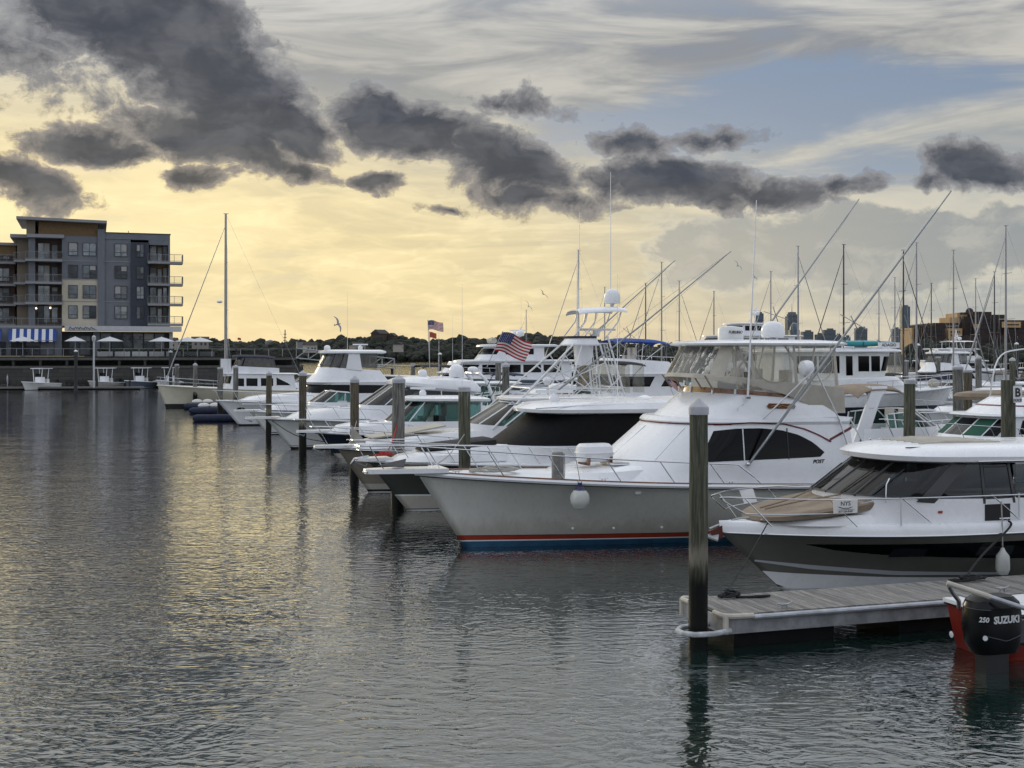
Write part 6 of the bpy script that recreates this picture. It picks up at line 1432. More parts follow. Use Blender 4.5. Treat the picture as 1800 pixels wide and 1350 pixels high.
# person on the dock
def person(p, label):
    t = thing('person', label, 'person', p, R(-70))
    me = bpy.data.meshes.new('body'); J = [(0, 0, .92), (0, 0, 1.15), (0, 0, 1.42), (0, .0, 1.52), (0, .02, 1.66), (0, .01, 1.76), (.19, 0, 1.40), (.25, .02, 1.12), (.24, .10, .88), (-.19, 0, 1.40), (-.25, .02, 1.12), (-.24, .10, .88), (.10, 0, .88), (.11, .02, .48), (.11, -.02, .08), (.12, .12, .04), (-.10, 0, .88), (-.11, .02, .48), (-.11, -.02, .08), (-.12, .12, .04)]
    E = [(0, 1), (1, 2), (2, 3), (3, 4), (4, 5), (2, 6), (6, 7), (7, 8), (2, 9), (9, 10), (10, 11), (0, 12), (12, 13), (13, 14), (14, 15), (0, 16), (16, 17), (17, 18), (18, 19)]
    rad = [.16, .15, .17, .06, .10, .08, .075, .055, .04, .075, .055, .04, .10, .07, .05, .045, .10, .07, .05, .045]
    me.from_pydata(J, E, []); o = bpy.data.objects.new('body', me); COL.objects.link(o); o.parent = t
    md = o.modifiers.new('skin', 'SKIN'); sv = me.skin_vertices[0].data
    for v, r in zip(sv, rad): v.radius = (r, r*.8)
    sv[0].use_root = True; o.modifiers.new('sub', 'SUBSURF').render_levels = 1
    ev = bpy.data.meshes.new_from_object(o.evaluated_get(bpy.context.evaluated_depsgraph_get())); o.modifiers.clear(); o.data = ev; ev.name = 'body'
    for m_ in (mat('cloth_pale_blue', (.38, .42, .52), .8), mat('skin', (.42, .27, .2), .6), mat('cloth_grey', (.30, .31, .34), .8), mat('hair_dark', (.03, .025, .02), .7)): ev.materials.append(m_)
    for f in ev.polygons:
        z = f.center.z; f.material_index = 3 if z > 1.76 or (z > 1.62 and f.center.y < 0) else 1 if z > 1.50 or (abs(f.center.x) > .2 and z < 1.05 and z > .8) else 0 if z > .90 else 2; f.use_smooth = True
    return t
person(at(13, 681, 169.4)*1.0+Vector((0, 0, -at(13, 681, 169.4).z+.42)), 'person in pale blue shirt standing on the floating dock')

# ------------------------------------------------------------------ flags and birds
def flag(label, foot, top, w, hgt, dirv, name='flag', us=True, m=None, wave=.10):
    t = thing(name, label, 'flag', foot); top = Vector(top)-Vector(foot); MB().tube([(0, 0, 0), top], .022, 6).build('staff', TRIMW, t)
    d = Vector(dirv).normalized(); dn = Vector((d.y, -d.x, 0)); up = top.normalized(); nx = 18
    def P(u, v):   # u along fly 0..1, v 0 top .. 1 bottom
        s_ = math.sin(u*7.0+v*1.4)*wave*(.25+u)+math.sin(u*13)*wave*.25*u
        return top-up*(.06+hgt*v)+d*(w*u)+dn*s_*w+Vector((0, 0, -.16*w*u*u+.04*w*math.sin(u*6)))
    def patch(u0, u1, v0, v1, nm, mm, off=0.0):
        rows = [[P(lerp(u0, u1, i/nx), lerp(v0, v1, j/2))+dn*off for i in range(nx+1)] for j in range(3)]
        return MB().sheet(rows, dn*.004).build(nm, mm, t, angle=60)
    if us:
        fr = mat('flag_red', (.36, .012, .022), .8); fw = mat('flag_white', (.66, .65, .62), .8); fb_ = mat('flag_blue', (.022, .03, .13), .8)
        for k in range(13): patch(0, 1, k/13, (k+1)/13, 'stripe', fr if k % 2 == 0 else fw)
        cn = patch(0, .42, -.004, 7/13, 'canton', fb_, .006); patch(0, .42, -.004, 7/13, 'canton', fb_, -.006)
        st = MB()
        for r_ in range(9):
            for c_ in range(6 if r_ % 2 == 0 else 5):
                u = .42*((c_+.5+(0 if r_ % 2 == 0 else .5))/6); v = 7/13*((r_+.6)/9.3)
                for o_ in (.011, -.011):
                    p = P(u, v)+dn*o_; q = w*.016; st.add([p+d*q*math.cos(a)*rr+up*q*math.sin(a)*rr for a, rr in [(math.pi/2+k*math.pi/5, 1 if k % 2 == 0 else .42) for k in range(10)]], [tuple(range(10))])
        tag(st.build('stars', fw, t, angle=5), kind='stuff')
    else: patch(0, 1, 0, 1, 'cloth', m)
    return t
flag('large American flag on a slanting staff before the motor yacht', at(856, 645, 58), at(884, 582, 58), 1.45, .95, (1, .25, -.18))
flag('small American flag flying high over the boats', at(757, 690, 72), at(752, 562, 72), .88, .52, (1, .3, .05))
flag('small orange pennant flag below the high American flag', at(755, 690, 72.3), at(755, 582, 72.3), .40, .32, (1, .3, 0), us=False, m=mat('flag_orange', (.40, .09, .05), .8))
flag('tiny furled American flag at the convertible\'s stern', at(1186, 700, 88), at(1170, 660, 88), .8, .7, (1, .2, -.5))
def gull(label, px, py, Y, s, rot, bank):
    P = at(px, py, Y); t = MB()
    rows = []
    for i in range(8):
        f = i/7; x = lerp(-.22, .24, f); r = .055*math.sin(math.pi*min(1, f*.92+.06))**.7+.004; rows.append([Vector((x, r*math.cos(a), r*math.sin(a))) for a in [k*math.pi/4 for k in range(8)]])
    t.loft(rows, wrap=True, caps=True)
    for sg_ in (1, -1): t.sheet([[Vector((x0, y*sg_, z)), Vector((x1, y*sg_, z))] for x0, x1, y, z in ((.10, -.06, .03, .02), (.13, -.03, .25, .12), (.08, -.04, .45, .13), (-.06, -.12, .68, .06))], (0, 0, .008))
    t.slab([(-.18, .03, 0), (-.34, .07, 0), (-.34, -.07, 0), (-.18, -.03, 0)], (0, 0, .008))
    o = t.build('gull', mat('gull_grey', (.30, .30, .31), .8), None, P); o.scale = (s, s, s); o.rotation_euler = (R(bank), R(-15), R(rot)); tag(o, label, 'bird', 'gulls in flight'); return o
gull('grey gull banking in the sky left of the high flag', 594, 570, 60, .62, 30, 70); gull('dark gull in the sky above the wooded hill, upper of two', 955, 517, 110, .9, 120, 40); gull('dark gull in the sky above the wooded hill, lower of two', 929, 538, 120, .9, 80, 60); gull('gull gliding before the low cloud bank on the right', 1297, 467, 110, .85, 60, 55); gull('tiny gull near the big whip antenna on the right', 1327, 488, 150, .8, 20, 35)

# ------------------------------------------------------------------ sailboats beyond
def sailboat(m_hull, m_mast, cover):
    b = boat('sailboat', 'x', 'sailboat', (0, 0)); h = Hull(b, 10.6, 3.4, 1.35, 1.05, 1.1, m_hull, BLACKB, [(.05, .12, NAVY)], pow_s=1.5, stern=.7); h.deck(); h.rub(TEAK, .03)
    House([(1.2, 1.1, -2.2, -7, 1.0, 1.0), (1.6, 1.6, -2.6, -7, .9, .9), (1.66, 1.66, -3, -6.9, .7, .7)], name='coachroof', root=b)
    h.rail(.9, -10.2, .6, .6, 1.6, lean=0, tipx=1.05, tipy=.2, r=.012, mid=True, drop_end=False)
    sailrig(b, -4.0, 1.6, 16.0, fore=.9, aft=-10.4, m=m_mast, boom=(4.4, 1.0, cover), w=1.6, r=.10)
    return b
MG = mat('mast_grey', (.34, .34, .35), .35, .5); MD = mat('mast_dark', (.05, .05, .055), .4)
src = [sailboat(WHITE, MG, CANVN), sailboat(WHITE2, MD, CANVT)]
MASTS = [(1017, 440, 118, 0, 198.5, 'sailboat whose mast rises left of the big whip antenna'), (1135, 498, 124, 1, 198.5, 'sailboat with short mast behind the blue bimini'), (1163, 461, 132, 0, 198.5, 'sailboat with slim mast right of the blue bimini'), (1194, 494, 128, 0, 18.5, 'sailboat whose mast rises before the large white yacht'),
    (1355, 477, 138, 0, 198.5, 'sailboat with mast left of the round topped tower'), (1403, 433, 126, 0, 18.5, 'sailboat with mast just right of the round topped tower'), (1483, 430, 124, 1, 198.5, 'sailboat with black mast over the sport fisher\'s hardtop'), (1573, 488, 140, 0, 18.5, 'sailboat with short mast left of the slim glass tower'),
    (1588, 440, 104, 1, 18.5, 'sailboat with thick dark mast before the slim glass tower'), (1611, 427, 112, 0, 198.5, 'sailboat with grey mast right of the slim glass tower'), (1676, 440, 122, 0, 18.5, 'sailboat with mast before the brown hospital\'s left wing'), (1768, 397, 100, 0, 198.5, 'sailboat with the tallest mast at the right edge')]
MASTS += [(1063, 505, 165, 0, 198.5, 'distant sailboat with thin mast left of the blue bimini'), (1255, 512, 175, 1, 198.5, 'distant sailboat with thin dark mast over the three deck yacht'), (1545, 505, 160, 0, 18.5, 'distant sailboat with thin mast right of the flat topped tower'),
    (1637, 498, 165, 1, 198.5, 'distant sailboat with thin dark mast over the hospital\'s tan wing'), (1715, 490, 160, 0, 18.5, 'distant sailboat with thin mast right of the explorer yacht\'s domes'), (1748, 478, 150, 1, 198.5, 'distant sailboat with thin dark mast left of the tallest mast'), (925, 545, 175, 0, 198.5, 'distant sailboat with thin mast before the wooded hill')]
used = [False, False]
for px, ty, Y, k, head, lab in MASTS:
    o = src[k] if not used[k] else copy_tree(src[k]); used[k] = True
    zt = CAM_H+(HOR_Y-ty)/F_PX*Y; s = zt/16.0; X = (px-900)/F_PX*Y; a = R(head)
    o.scale = (min(s, 1.1), min(s, 1.1), s); o.rotation_euler = (0, 0, a); q = 4.0*min(s, 1.1); o.location = (X+math.cos(a)*q, Y+math.sin(a)*q, 0); tag(o, lab, 'sailboat', 'sailboats at the far docks')
# ------------------------------------------------------------------ larger yachts behind
def yacht(label, bow, head, L, side, decks, name='motor_yacht', B=5.6, zb=3.2, zs=2.4, mast=None, bottom=BLACKB, stripes=((.3, .4, WHITE),)):
    b = boat(name, label, 'yacht', bow, head); h = Hull(b, L, B, zb, zs, 2.2, side, bottom, list(stripes), pow_s=1.6, full=.4); h.deck(); h.rub(WHITE, .08, -.06); h.rail(1.6, -L*.5, .9, .9, 1.6, lean=.1, tipx=2.2, tipy=.3, r=.03)
    for (z0, z1, xf, xr, w, nose, win, roofm) in decks:
        d = House([(z0, z0, xf, xr, w, nose), (z1, z1, xf-(z1-z0)*.8, xr, w*.96, nose*.9)], name='deck_house', root=b)
        za, zc = lerp(z0, z1, .42), lerp(z0, z1, .86); x0 = xf-nose-.3
        n = win; 
        for i in range(n):
            a = lerp(x0-.6, xr+.8, i/n); c = lerp(x0-.6, xr+.8, (i+1)/n)+.25
            d.pane([(a, zc), (c, zc)], [(a, za), (c, za)], BGLASS, 'window', .02, n=2, m=2)
        d.front(-.9, .9, .42, .86, BGLASS, 'windshield', .02, n=14)
        House([(z1, z1, xf-(z1-z0)*.6+.5, xr-1.2, w+.15, nose), (z1+.14, z1+.14, xf-(z1-z0)*.6+.45, xr-1.3, w+.2, nose), (z1+.22, z1+.22, xf-(z1-z0)*.6, xr-1, w, nose)], name='deck_overhang', root=b)
    if mast:
        x, z, hh = mast
        for sg_ in (1, -1): MB().tube([(x+.6, .9*sg_, z), (x-.2, .3*sg_, z+hh*.7), (x-.3, 0, z+hh)], [.09, .08, .05], 6).build('radar_mast', WHITE, b)
        radome(b, x, .8, z+hh*.45, .35, .6); radome(b, x, -.8, z+hh*.45, .35, .6); radar(b, x, 0, z+hh*.6, 1.6); whip(b, x-.3, 0, z+hh, 3)
    return b
y2 = yacht('slate hulled motor yacht with two white decks before the wooded hill', (-10.5, 112.5), 196, 19, SLATE, [(2.5, 4.1, -5.0, -16, 2.3, 1.6, 4, WHITE), (4.3, 5.5, -7.4, -13.5, 1.9, 1.5, 3, WHITE)], zb=3.0, zs=2.5, mast=(-11.5, 5.7, 1.6), stripes=((.3, .4, WHITE), (1.95, 2.05, WHITE)))
MB().tube([(-9, .8, 6.05), (-9, -.8, 6.05)], .28, 8).build('tender_roll', CANVAS, y2)
y1 = yacht('large white three deck yacht behind the sport fisher\'s flybridge', (17.0, 172), 196, 30, WHITE, [(3.0, 5.2, -6, -26, 2.9, 2.5, 6, WHITE), (5.4, 7.3, -9.5, -23, 2.6, 2.2, 5, WHITE), (7.5, 9.0, -13, -20, 2.1, 1.6, 4, WHITE)], zb=3.8, zs=3.0, B=6.5, mast=(-18, 9.2, 2.4))
m1 = yacht('tall white explorer yacht with radar domes before the brown hospital', (71.5, 178), 14, 24, WHITE, [(3.0, 5.2, -6.0, -19, 2.9, 1.6, 5, WHITE), (5.4, 7.4, -8.0, -17, 2.5, 1.2, 5, WHITE)], zb=4.0, zs=3.0, B=6.4, mast=(-12.5, 7.6, 3.6), name='explorer_yacht')
m1.scale = (.74, .74, .74); canopy(m1, -9.5, -15.0, 2.0, 9.0, 9.0, WHITE, 'flying_bridge_top', .1); 
for sg_ in (1, -1):
    for x in (-9.8, -14.6): MB().tube([(x, 1.8*sg_, 7.5), (x, 1.8*sg_, 9.0)], .05, 6).build('top_post', WHITE, m1)
MB().ball((-3.4, -3.0, 4.1), (.9, .1, .55)).build('oval_port', BGLASS, m1)
# ------------------------------------------------------------------ other boats in the far slips
X_ = lambda px, Y: (px-900)/F_PX*Y
EX = dict(trunk=[(1.5, 1.4, .2, -4, 1.1, 1.6), (1.8, 1.8, -.3, -4, 1.0, 1.5)], ws=[(1.95, 1.9, -2.5, -5.3, 1.45, 1.4), (2.6, 2.45, -3.5, -5.2, 1.3, 1.0)], det=False, rail_to=-3.5)
RT = lambda z: [(z, z, -3.3, -6.8, 1.3, 1.1), (z+.06, z+.06, -3.1, -7.0, 1.42, 1.2), (z+.16, z+.16, -3.1, -7.0, 1.42, 1.2), (z+.24, z+.24, -3.5, -6.7, 1.15, 1.0)]
W2 = [(.05, .1, WHITE), (.1, .15, NAVY)]
def ex(lab, px, Y, head=198.5, **k):
    kw = dict(EX); kw.update(k); return express(lab, (X_(px, Y), Y), kw.pop('L', 10), kw.pop('B', 3.5), kw.pop('zb', 1.6), kw.pop('zs', 1.25), 1.1, kw.pop('side', WHITE2), BLACKB, W2, head=head, group='cruisers in the far slips', **kw)
n1, _ = ex('white express with navy canvas folded on its arch beside the grey pile', 985, 74, 18.5, arch=(-5.4, 3.7, 1.5, .10, WHITE))
MB().slab([(-6.6, -1.5, 1.7), (-8.6, -1.45, 1.75), (-7.4, -1.2, 3.3), (-6.2, -1.2, 3.4)], (0, 2.6, 0)).build('cockpit_cover', CANVN, n1); radome(n1, -5.4, 0, 3.75, .3, .35)
k1, _ = ex('white cruiser with black bimini and striped side curtains behind the tuna tower boat', 898, 79, 198.5, L=11, canvas=(-4.6, -8.6, 1.6, 4.35, 4.25, CANVK, 2.4), zs=1.5)
en = House([(2.3, 2.2, -4.7, -8.6, 1.55, .6), (4.28, 4.2, -4.9, -8.5, 1.5, .6)])
for xa, xb in ((-5.5, -6.4), (-6.6, -7.5), (-7.7, -8.5)): en.pane([(xa, 4.2), (xb, 4.15)], [(xa, 2.4), (xb, 2.35)], VINYL, 'clear_panel', 0, parent=k1)
en.front(-1, 1, 0, 1, VINYL, 'clear_panel', 0, parent=k1, n=12)
ex('white express with hardtop left of the slate motor yacht', 660, 96, roof=RT(2.6), whips=((-6, .5, 2.9, 5),)); ex('white cruiser with black canvas top below the high flag', 652, 104, canvas=(-4, -7.4, 1.5, 3.9, 3.8, CANVK, 1.9), L=11)
convertible('white flybridge cruiser with radar below the orange pennant', (X_(690, 118), 118), s=1.05, bim=None, hard=False, group='cruisers in the far slips'); 
ex('white hardtop express far behind the navy hulled boat', 745, 90, roof=RT(2.6)); ex('white express with navy bimini behind the white coupe\'s dome', 770, 100, canvas=(-4, -7, 1.5, 3.3, 3.2, CANVN, 1.9))
ex('white express with blue deck cover between the coupe and the flybridge cruiser', 470, 75, L=9.5, zb=1.45)
ex('white express with black bimini right of the trawler\'s bow', 1590, 98, 198.5, canvas=(-4, -7.4, 1.5, 3.5, 3.4, CANVK, 1.9)); ex('white hardtop express moored right of the trawler', 1648, 72, 198.5, roof=RT(2.6), side=WHITE); ex('white express with black cockpit cover below the explorer yacht', 1640, 120, 18.5, canvas=(-4, -7.4, 1.5, 3.0, 2.9, CANVK, 1.9))
ex('white express with hardtop at the right edge behind the lettered pile', 1706, 84, 198.5, roof=RT(2.7)); ex('white cruiser with black canvas at the right edge', 1728, 100, 198.5, canvas=(-3.6, -8, 1.5, 3.6, 3.5, CANVK, 1.9)); ex('white express with grey windshield before the large three deck yacht', 1130, 116, 198.5, roof=RT(2.6))
convertible('white flybridge cruiser beyond the blue bimini boat', (X_(1140, 130), 130), s=1.1, group='cruisers in the far slips'); ex('white express at the pier end behind the motor sailer', 470, 128, roof=RT(2.6))
convertible('white enclosed flybridge cruiser before the hospital trees', (X_(1560, 135), 135), s=1.0, group='cruisers in the far slips')
convertible('white flybridge cruiser right of the slate motor yacht', (X_(905, 128), 128), s=1.05, hard=False, bim=CANVK, group='cruisers in the far slips')
ex('white express far behind the tower boat\'s legs', 930, 105, roof=RT(2.6)); ex('white hardtop express at the far dock left of the high flag', 560, 118, roof=RT(2.6))
# tan dinghy on a far boat's deck
dg = thing('inflatable_dinghy', 'tan inflatable dinghy stowed on deck before the lettered pile', 'dinghy', at(1740, 702, 57), R(190))
House([(.0, .0, 1.5, -1.3, .45, 1.3), (.16, .10, 1.75, -1.4, .66, 1.5), (.30, .26, 1.6, -1.4, .62, 1.4), (.38, .40, 1.1, -1.3, .40, 1.0), (.40, .44, .6, -1.2, .15, .5)], name='boat_cover', mat_=CANVT, root=dg); MB().tube([(-1.3, .64, .14), (.3, .66, .18), (1.7, .0, .2), (.3, -.66, .18), (-1.3, -.64, .14)], .05, 6).build('rub_strake', CANVAS, dg)
ex('white express carrying the tan dinghy behind the sedan', 1690, 56, 198.5, zs=1.4)
# gangway truss
gw = thing('gangway', 'grey lattice gangway sloping to the far dock', 'gangway', (*at(520, 640, 140).xy, 0), R(8)); k = MB()
for yy in (0, 1.2):
    k.tube([(0, yy, 4.4), (11, yy, 3.2)], .07, 5); k.tube([(0, yy, 5.5), (11, yy, 4.3)], .07, 5)
    for i in range(8): a = i*11/8; c = (i+1)*11/8; k.tube([(a, yy, 4.4-a*.109), (c, yy, 5.5-c*.109)], .045, 4); k.tube([(c, yy, 4.4-c*.109), (c, yy, 5.5-c*.109)], .045, 4)
k.build('truss', GALV, gw); MB().add([(0, 0, 4.42), (11, 0, 3.22), (11, 1.2, 3.22), (0, 1.2, 4.42)], [(0, 1, 2, 3)]).build('walkway', WOODD, gw)
for x, z in ((.2, 4.4), (10.8, 3.2)): MB().tube([(x, .6, -1), (x, .6, z)], .2, 8).build('support', WOODD, gw)

# ------------------------------------------------------------------ far shore, wooded hill, skyline
def ridge(name, pts, Y, depth, m):
    mb = MB(); rows = []
    for f, hf in ((0, 0), (.15, .55), (.4, .9), (.7, 1), (1, .9)):
        rows.append([Vector((X_(px, Y)*(1+f*depth/Y), Y+f*depth, -.5 if f == 0 else max(.5, (CAM_H+(HOR_Y-ty)/F_PX*Y)*hf*.82))) for px, ty in pts])
    return tag(mb.loft(rows).build(name, m), kind='structure')
HILL = mat('hill_soil', (.03, .034, .022), .95, vary=.3, vscale=.02)
hp = [(150, 606), (280, 603), (340, 598), (420, 603), (500, 605), (560, 602), (600, 595), (650, 590), (700, 592), (740, 600), (800, 597), (850, 596), (900, 589), (940, 587), (1000, 592), (1060, 602), (1130, 612), (1200, 617)]
ridge('hill', hp, 900, 260, HILL)
ridge('far_shore', [(900, 617), (1200, 617), (1400, 616), (1620, 615), (1900, 616), (2200, 616)], 2600, 500, HILL)
ridge('hospital_ground', [(1560, 617), (1620, 614), (1700, 612), (1900, 612)], 560, 200, HILL)
LEAF = [mat('foliage_%d' % i, c, .9, vary=.35, vscale=.15) for i, c in enumerate(((.017, .022, .013), (.022, .027, .017), (.030, .034, .023)))]
def woods(name, label, pts, Y, depth, n, smin, smax, hmul=1.0):
    mb = MB(); ico = []
    bm = bmesh.new(); bmesh.ops.create_icosphere(bm, subdivisions=2, radius=1); vs = [v.co.copy() for v in bm.verts]; fs = [tuple(v.index for v in f.verts) for f in bm.faces]; bm.free()
    xs = [p[0] for p in pts]; ys = [p[1] for p in pts]
    for i in range(n):
        px = random.uniform(xs[0], xs[-1]); f = random.random()**1.3; y = Y+f*depth; topz = CAM_H+(HOR_Y-interp(xs, ys, px))/F_PX*Y
        hf = interp([0, .15, .4, .7, 1], [.12, .6, .93, 1, .95], f); s = random.uniform(smin, smax)*(1 if random.random() > .1 else 1.35)
        x = X_(px, Y)*(y/Y); z = max(.6, topz*hf*.82)+s*random.uniform(-.4, .75)*hmul
        mb.mat = random.choice((0, 0, 1, 1, 2)); sc_ = Vector((s*random.uniform(.8, 1.3), s*random.uniform(.8, 1.2), s*random.uniform(.7, 1.25)))
        mb.add([Vector((x, y, z))+Vector((v.x*sc_.x, v.y*sc_.y, v.z*sc_.z))*random.uniform(.74, 1.14) for v in vs], fs)
    o = mb.build(name, LEAF, None, angle=5, recalc=False); return tag(o, label, 'trees', kind='stuff')
woods('wooded_hillside', 'dark wood covering the far hill', hp, 885, 230, 5200, 1.3, 3.6)
woods('hillside_crowns', 'larger rounded crowns standing out of the far wood', hp, 890, 200, 260, 3.5, 6.0, .5)
woods('shore_trees', 'dark trees along the hospital shore', [(1600, 612), (1625, 603), (1650, 603), (1672, 606), (1700, 612), (1900, 613)], 545, 30, 900, .8, 2.4)
woods('distant_trees', 'low distant trees along the far shore', [(1040, 619), (1300, 618), (1620, 617), (1800, 618)], 2500, 60, 900, 2.5, 6)
# houses among the trees, tank, mast
for i, (px, py, Y, w, hh, c) in enumerate(((300, 606, 850, 9, 6, (.30, .28, .24)), (352, 604, 860, 11, 6, (.22, .2, .18)), (545, 612, 830, 8, 5, (.34, .32, .28)), (628, 612, 840, 9, 5, (.3, .27, .24)), (668, 594, 960, 12, 8, (.075, .055, .045)), (690, 596, 965, 8, 6, (.07, .055, .045)), (700, 611, 835, 9, 5, (.33, .3, .26)), (528, 606, 850, 7, 5, (.2, .2, .2)))):
    P = at(px, py, Y); t = thing('house', ['pale house on the hill beyond the parasols', 'wide brown house on the hill left of the mast', 'cream house low on the hill by the gangway', 'tan house in the trees left of the flybridge cruiser\'s radar', 'large brick house on the hilltop', 'smaller brick house beside the large hilltop one', 'cream house in the trees left of the high flag', 'grey house on the hill right of the tank'][i], 'house', (P.x, P.y, P.z-hh*.6), R(15*i))
    MB().box((0, 0, hh/2), (w, w*.7, hh)).build('wall', mat('house_wall_%d' % i, c, .8), t); MB().add([(-w*.55, -w*.4, hh), (w*.55, -w*.4, hh), (w*.55, w*.4, hh), (-w*.55, w*.4, hh), (-w*.55, 0, hh*1.4), (w*.55, 0, hh*1.4)], [(0, 1, 5, 4), (2, 3, 4, 5), (0, 4, 3), (1, 2, 5), (0, 3, 2, 1)]).build('roof', mat('house_roof', (.05, .045, .042), .9), t)
    for x in (-.28, .05, .3): MB().box((x*w, -w*.352, hh*.55), (w*.12, .1, hh*.28)).build('window', WINF, t)
P = at(475, 607, 950); t = thing('water_tank', 'squat grey water tank on the hill', 'water tank', (P.x, P.y, P.z-6)); MB().lathe([(3.8, 0), (3.8, 8.5), (3.4, 9.2), (.3, 10.2)], 18).build('tank', mat('tank_grey', (.13, .135, .14), .7), t); MB().tube([(3.9, 0, 0), (3.9, 0, 9)], .15, 5).build('ladder', GALV, t)
P = at(501, 606, 950); t = thing('radio_mast', 'thin lattice radio mast on the hill', 'mast', (P.x, P.y, P.z-4)); k = MB(); DK = mat('mast_iron', (.05, .05, .05), .7)
for a in range(3):
    c_, s_ = math.cos(a*2.1), math.sin(a*2.1); k.tube([(c_*.9, s_*.9, 0), (c_*.2, s_*.2, 15.5)], .16, 4)
k.build('lattice', DK, t)
for z in (7, 9.5, 12): MB().box((0, 0, z), (3.0-.08*z, .5, .5)).build('antenna_panel', DK, t)
# city towers
GT = mat('tower_glass_blue_haze', (.075, .105, .135), .25, vary=.15, vscale=.01); GT2 = mat('tower_concrete_haze', (.10, .12, .135), .7, vary=.15, vscale=.01)  # blue-grey glass and concrete, with distance haze put into both colours
def tower_bld(label, px0, px1, ty, Y=6500, m=GT2, crown=None, flats=True):
    x0, x1 = X_(px0, Y), X_(px1, Y); z = CAM_H+(HOR_Y-ty)/F_PX*Y; t = thing('tower_block', label, 'skyscraper', ((x0+x1)/2, Y, 0), R(random.uniform(-6, 6)), 'city towers on the horizon'); w = x1-x0
    MB().box((0, 0, z/2), (w, w*.8, z)).build('shaft', m, t)
    for i in range(1, 6): MB().box((0, -w*.4-.6, z*i/6), (w*.96, 1.2, z*.012)).build('floor_band', mat('tower_band', (.05, .06, .07), .5), t)
    if crown == 'round':
        MB().lathe([(w*.46, 0), (w*.46, 10), (w*.36, 14), (w*.36, 22), (w*.1, 24)], 16, (0, 0, z)).build('crown', m, t); MB().tube([(0, 0, z+22), (0, 0, z+70)], [2, .6], 5).build('spire', m, t)
    elif crown == 'dome': MB().lathe([(w*.42, 0), (w*.40, 14), (w*.25, 30), (w*.05, 40)], 14, (0, 0, z)).build('crown', m, t)
    else: MB().box((w*.1, 0, z+4), (w*.5, w*.4, 8)).build('plant_room', m, t)
for a in ((('square blue glass tower on the city skyline left of the round topped one'), 1327, 1341, 551, 6700, GT), ('tallest round topped tower on the city skyline', 1382, 1402, 556, 6800, GT2, 'round'), ('domed tower standing before the round topped one', 1387, 1404, 580, 6300, GT, 'dome'), ('low wide block right of the domed tower', 1409, 1428, 583), ('mid height tower below the black mast', 1447, 1467, 580), ('low block left of the mid height tower', 1433, 1446, 588), ('flat topped tower right of the black mast', 1503, 1523, 577), ('small tower left of the slim glass tower', 1568, 1581, 578), ('slim tall blue glass tower', 1583, 1598, 539, 6600, GT), ('low tower right of the flat topped one', 1468, 1478, 589), ('squat block between the round topped and flat towers', 1484, 1494, 592), ('low tower just right of the slim glass one', 1600, 1606, 590)): tower_bld(*a)
# hospital
hos = Bld('hospital_building', 'dark brown stepped hospital building with tan panels', X_(1610, 620), 620, 0, R(4)); Hh = hos
HB = mat('hospital_brick', (.045, .030, .027), .85, vary=.25, vscale=.2); HT = mat('hospital_tan_sunlit', (.50, .33, .16), .8, vary=.15, vscale=.3); sX = 620/F_PX  # tan panels have low sunlight put into their colour
hx = lambda px: (px-1610)*sX; hz = lambda py: CAM_H+(HOR_Y-py)*sX
for nm, m, p0, p1, y0, y1, ty in (('wing', HB, 1628, 1662, 0, 20, 573), ('wing', HB, 1655, 1705, 6, 30, 567), ('block', HB, 1702, 1722, 3, 32, 556), ('block', HB, 1719, 1770, -2, 34, 553), ('tower', HB, 1719, 1736, 4, 25, 547), ('wing', HB, 1765, 1830, -6, 20, 563), ('stair_tower', HB, 1612, 1622, 2, 12, 571), ('tower', HB, 1745, 1757, 6, 20, 547), ('low_wing', HB, 1690, 1830, -14, 2, 590), ('penthouse', HT, 1682, 1703, 8, 20, 557), ('penthouse', HT, 1700, 1719, 10, 24, 549), ('penthouse', HT, 1738, 1745, 8, 20, 549), ('tan_wing', HT, 1608, 1627, 4, 18, 576), ('tan_wing', HT, 1671, 1697, 2, 12, 577)):
    hos.box(nm, m, hx(p0), hx(p1), y0, y1, 0, hz(ty))
hos.box('sign_panel', HT, hx(1755), hx(1788), -7.2, -6.2, hz(576), hz(566)); hos.box('sign_lettering', HB, hx(1759), hx(1784), -7.35, -7.2, hz(572), hz(570))
hos.box('tan_bay', HT, hx(1714), hx(1721), -2.6, 0, hz(576), hz(570)); hos.box('roof_sign', HB, hx(1702), hx(1716), 7, 8, hz(552), hz(548)); MB().ball((hx(1726), 12, hz(546)), 1.9).build('roof_dome', HB, hos.t)
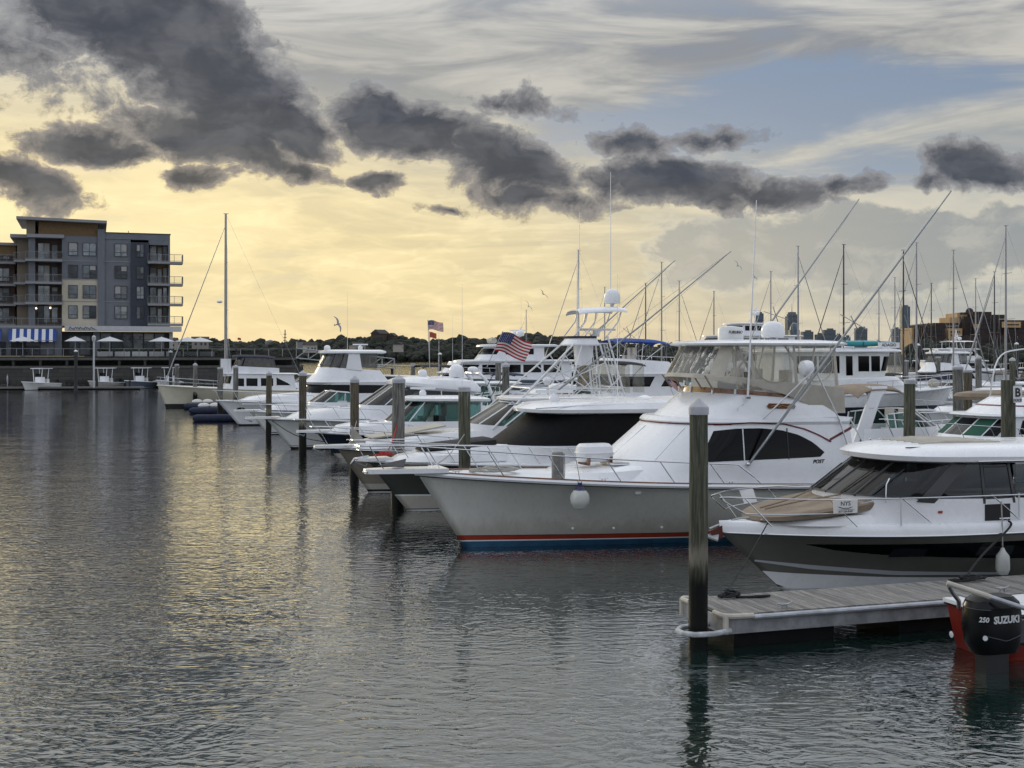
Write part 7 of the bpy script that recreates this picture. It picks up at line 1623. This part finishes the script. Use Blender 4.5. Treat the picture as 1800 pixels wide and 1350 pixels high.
for r_, (p0, p1, py, n, y) in enumerate(((1630, 1660, 580, 8, -.1), (1630, 1660, 588, 8, -.1), (1722, 1768, 560, 12, -2.1), (1722, 1768, 568, 12, -2.1), (1722, 1768, 577, 12, -2.1), (1770, 1800, 582, 8, -6.1), (1676, 1694, 583, 5, 1.9), (1676, 1694, 589, 5, 1.9), (1700, 1800, 598, 22, -14.1))):
    for i in range(n): a = lerp(p0, p1, i/n); hos.box('window', WINF if r_ not in (6, 7) else HB, hx(a), hx(a)+(p1-p0)/n*.55*sX, y-.15, y+.1, hz(py+2), hz(py-1.5))
for px in (1640, 1645, 1650, 1655): MB().tube([(hx(px), 5, hz(573)), (hx(px), 5, hz(567))], .35, 6).build('vent_stack', HB, hos.t)

# unseen shore ridge behind the camera, added to darken window reflections
added_shore = MB(); rows = []
for y, z in ((-14, -.5), (-14.5, 2.6), (-38, 2.9), (-40, 10), (-60, 13), (-120, 14)):
    rows.append([Vector((x, y-(random.uniform(0, 6) if z > 5 else 0), z+(random.uniform(-3, 3) if z > 5 else 0))) for x in range(-400, 401, 20)])
tag(added_shore.loft(rows).build('shore', HILL), kind='structure')

# bow lines of the first row
def bowline(lab, bt, p, pilexy, z, sag=.25):
    a = b2w(bt, p); c = Vector((pilexy[0], pilexy[1], z)); line('mooring_line', lab, [a, a.lerp(c, .5)-Vector((0, 0, sag)), c], .014, ROPEW)
bowline('pale bow line from the taupe boat to the brown pile before the navy express', b4, (.9, .5, 1.66), (X_(623, 47.6)+.1, 47.5), 2.3)
bowline('pale bow line from the navy express to the brown pile at the coupe\'s bow', b5, (.8, -.4, 1.36), (X_(532, 61)+.15, 60.9), 2.2)
bowline('pale bow line from the sport fisher to the greenish pile behind it', post, (.7, -.6, 1.95), (X_(817, 34.7), 34.55), 2.6, .15)
bowline('pale bow line from the flybridge cruiser to the slim brown pile', b7, (.9, .6, 1.8), (X_(472, 72)+.1, 72.1), 2.2)
for px, Y, lab in ((1130, 44.5, 'white power pedestal on the dock behind the taupe boat'), (1640, 40.5, 'white power pedestal beside the sedan')):
    t = thing('power_pedestal', lab, 'power pedestal', (X_(px, Y), Y, .5)); MB().box((0, 0, .5), (.26, .22, 1.0)).build('cabinet', WHITE2, t); MB().lathe([(.14, 1.0), (.16, 1.05), (.1, 1.18), (.02, 1.2)], 8).build('light_cap', TRIMW, t)
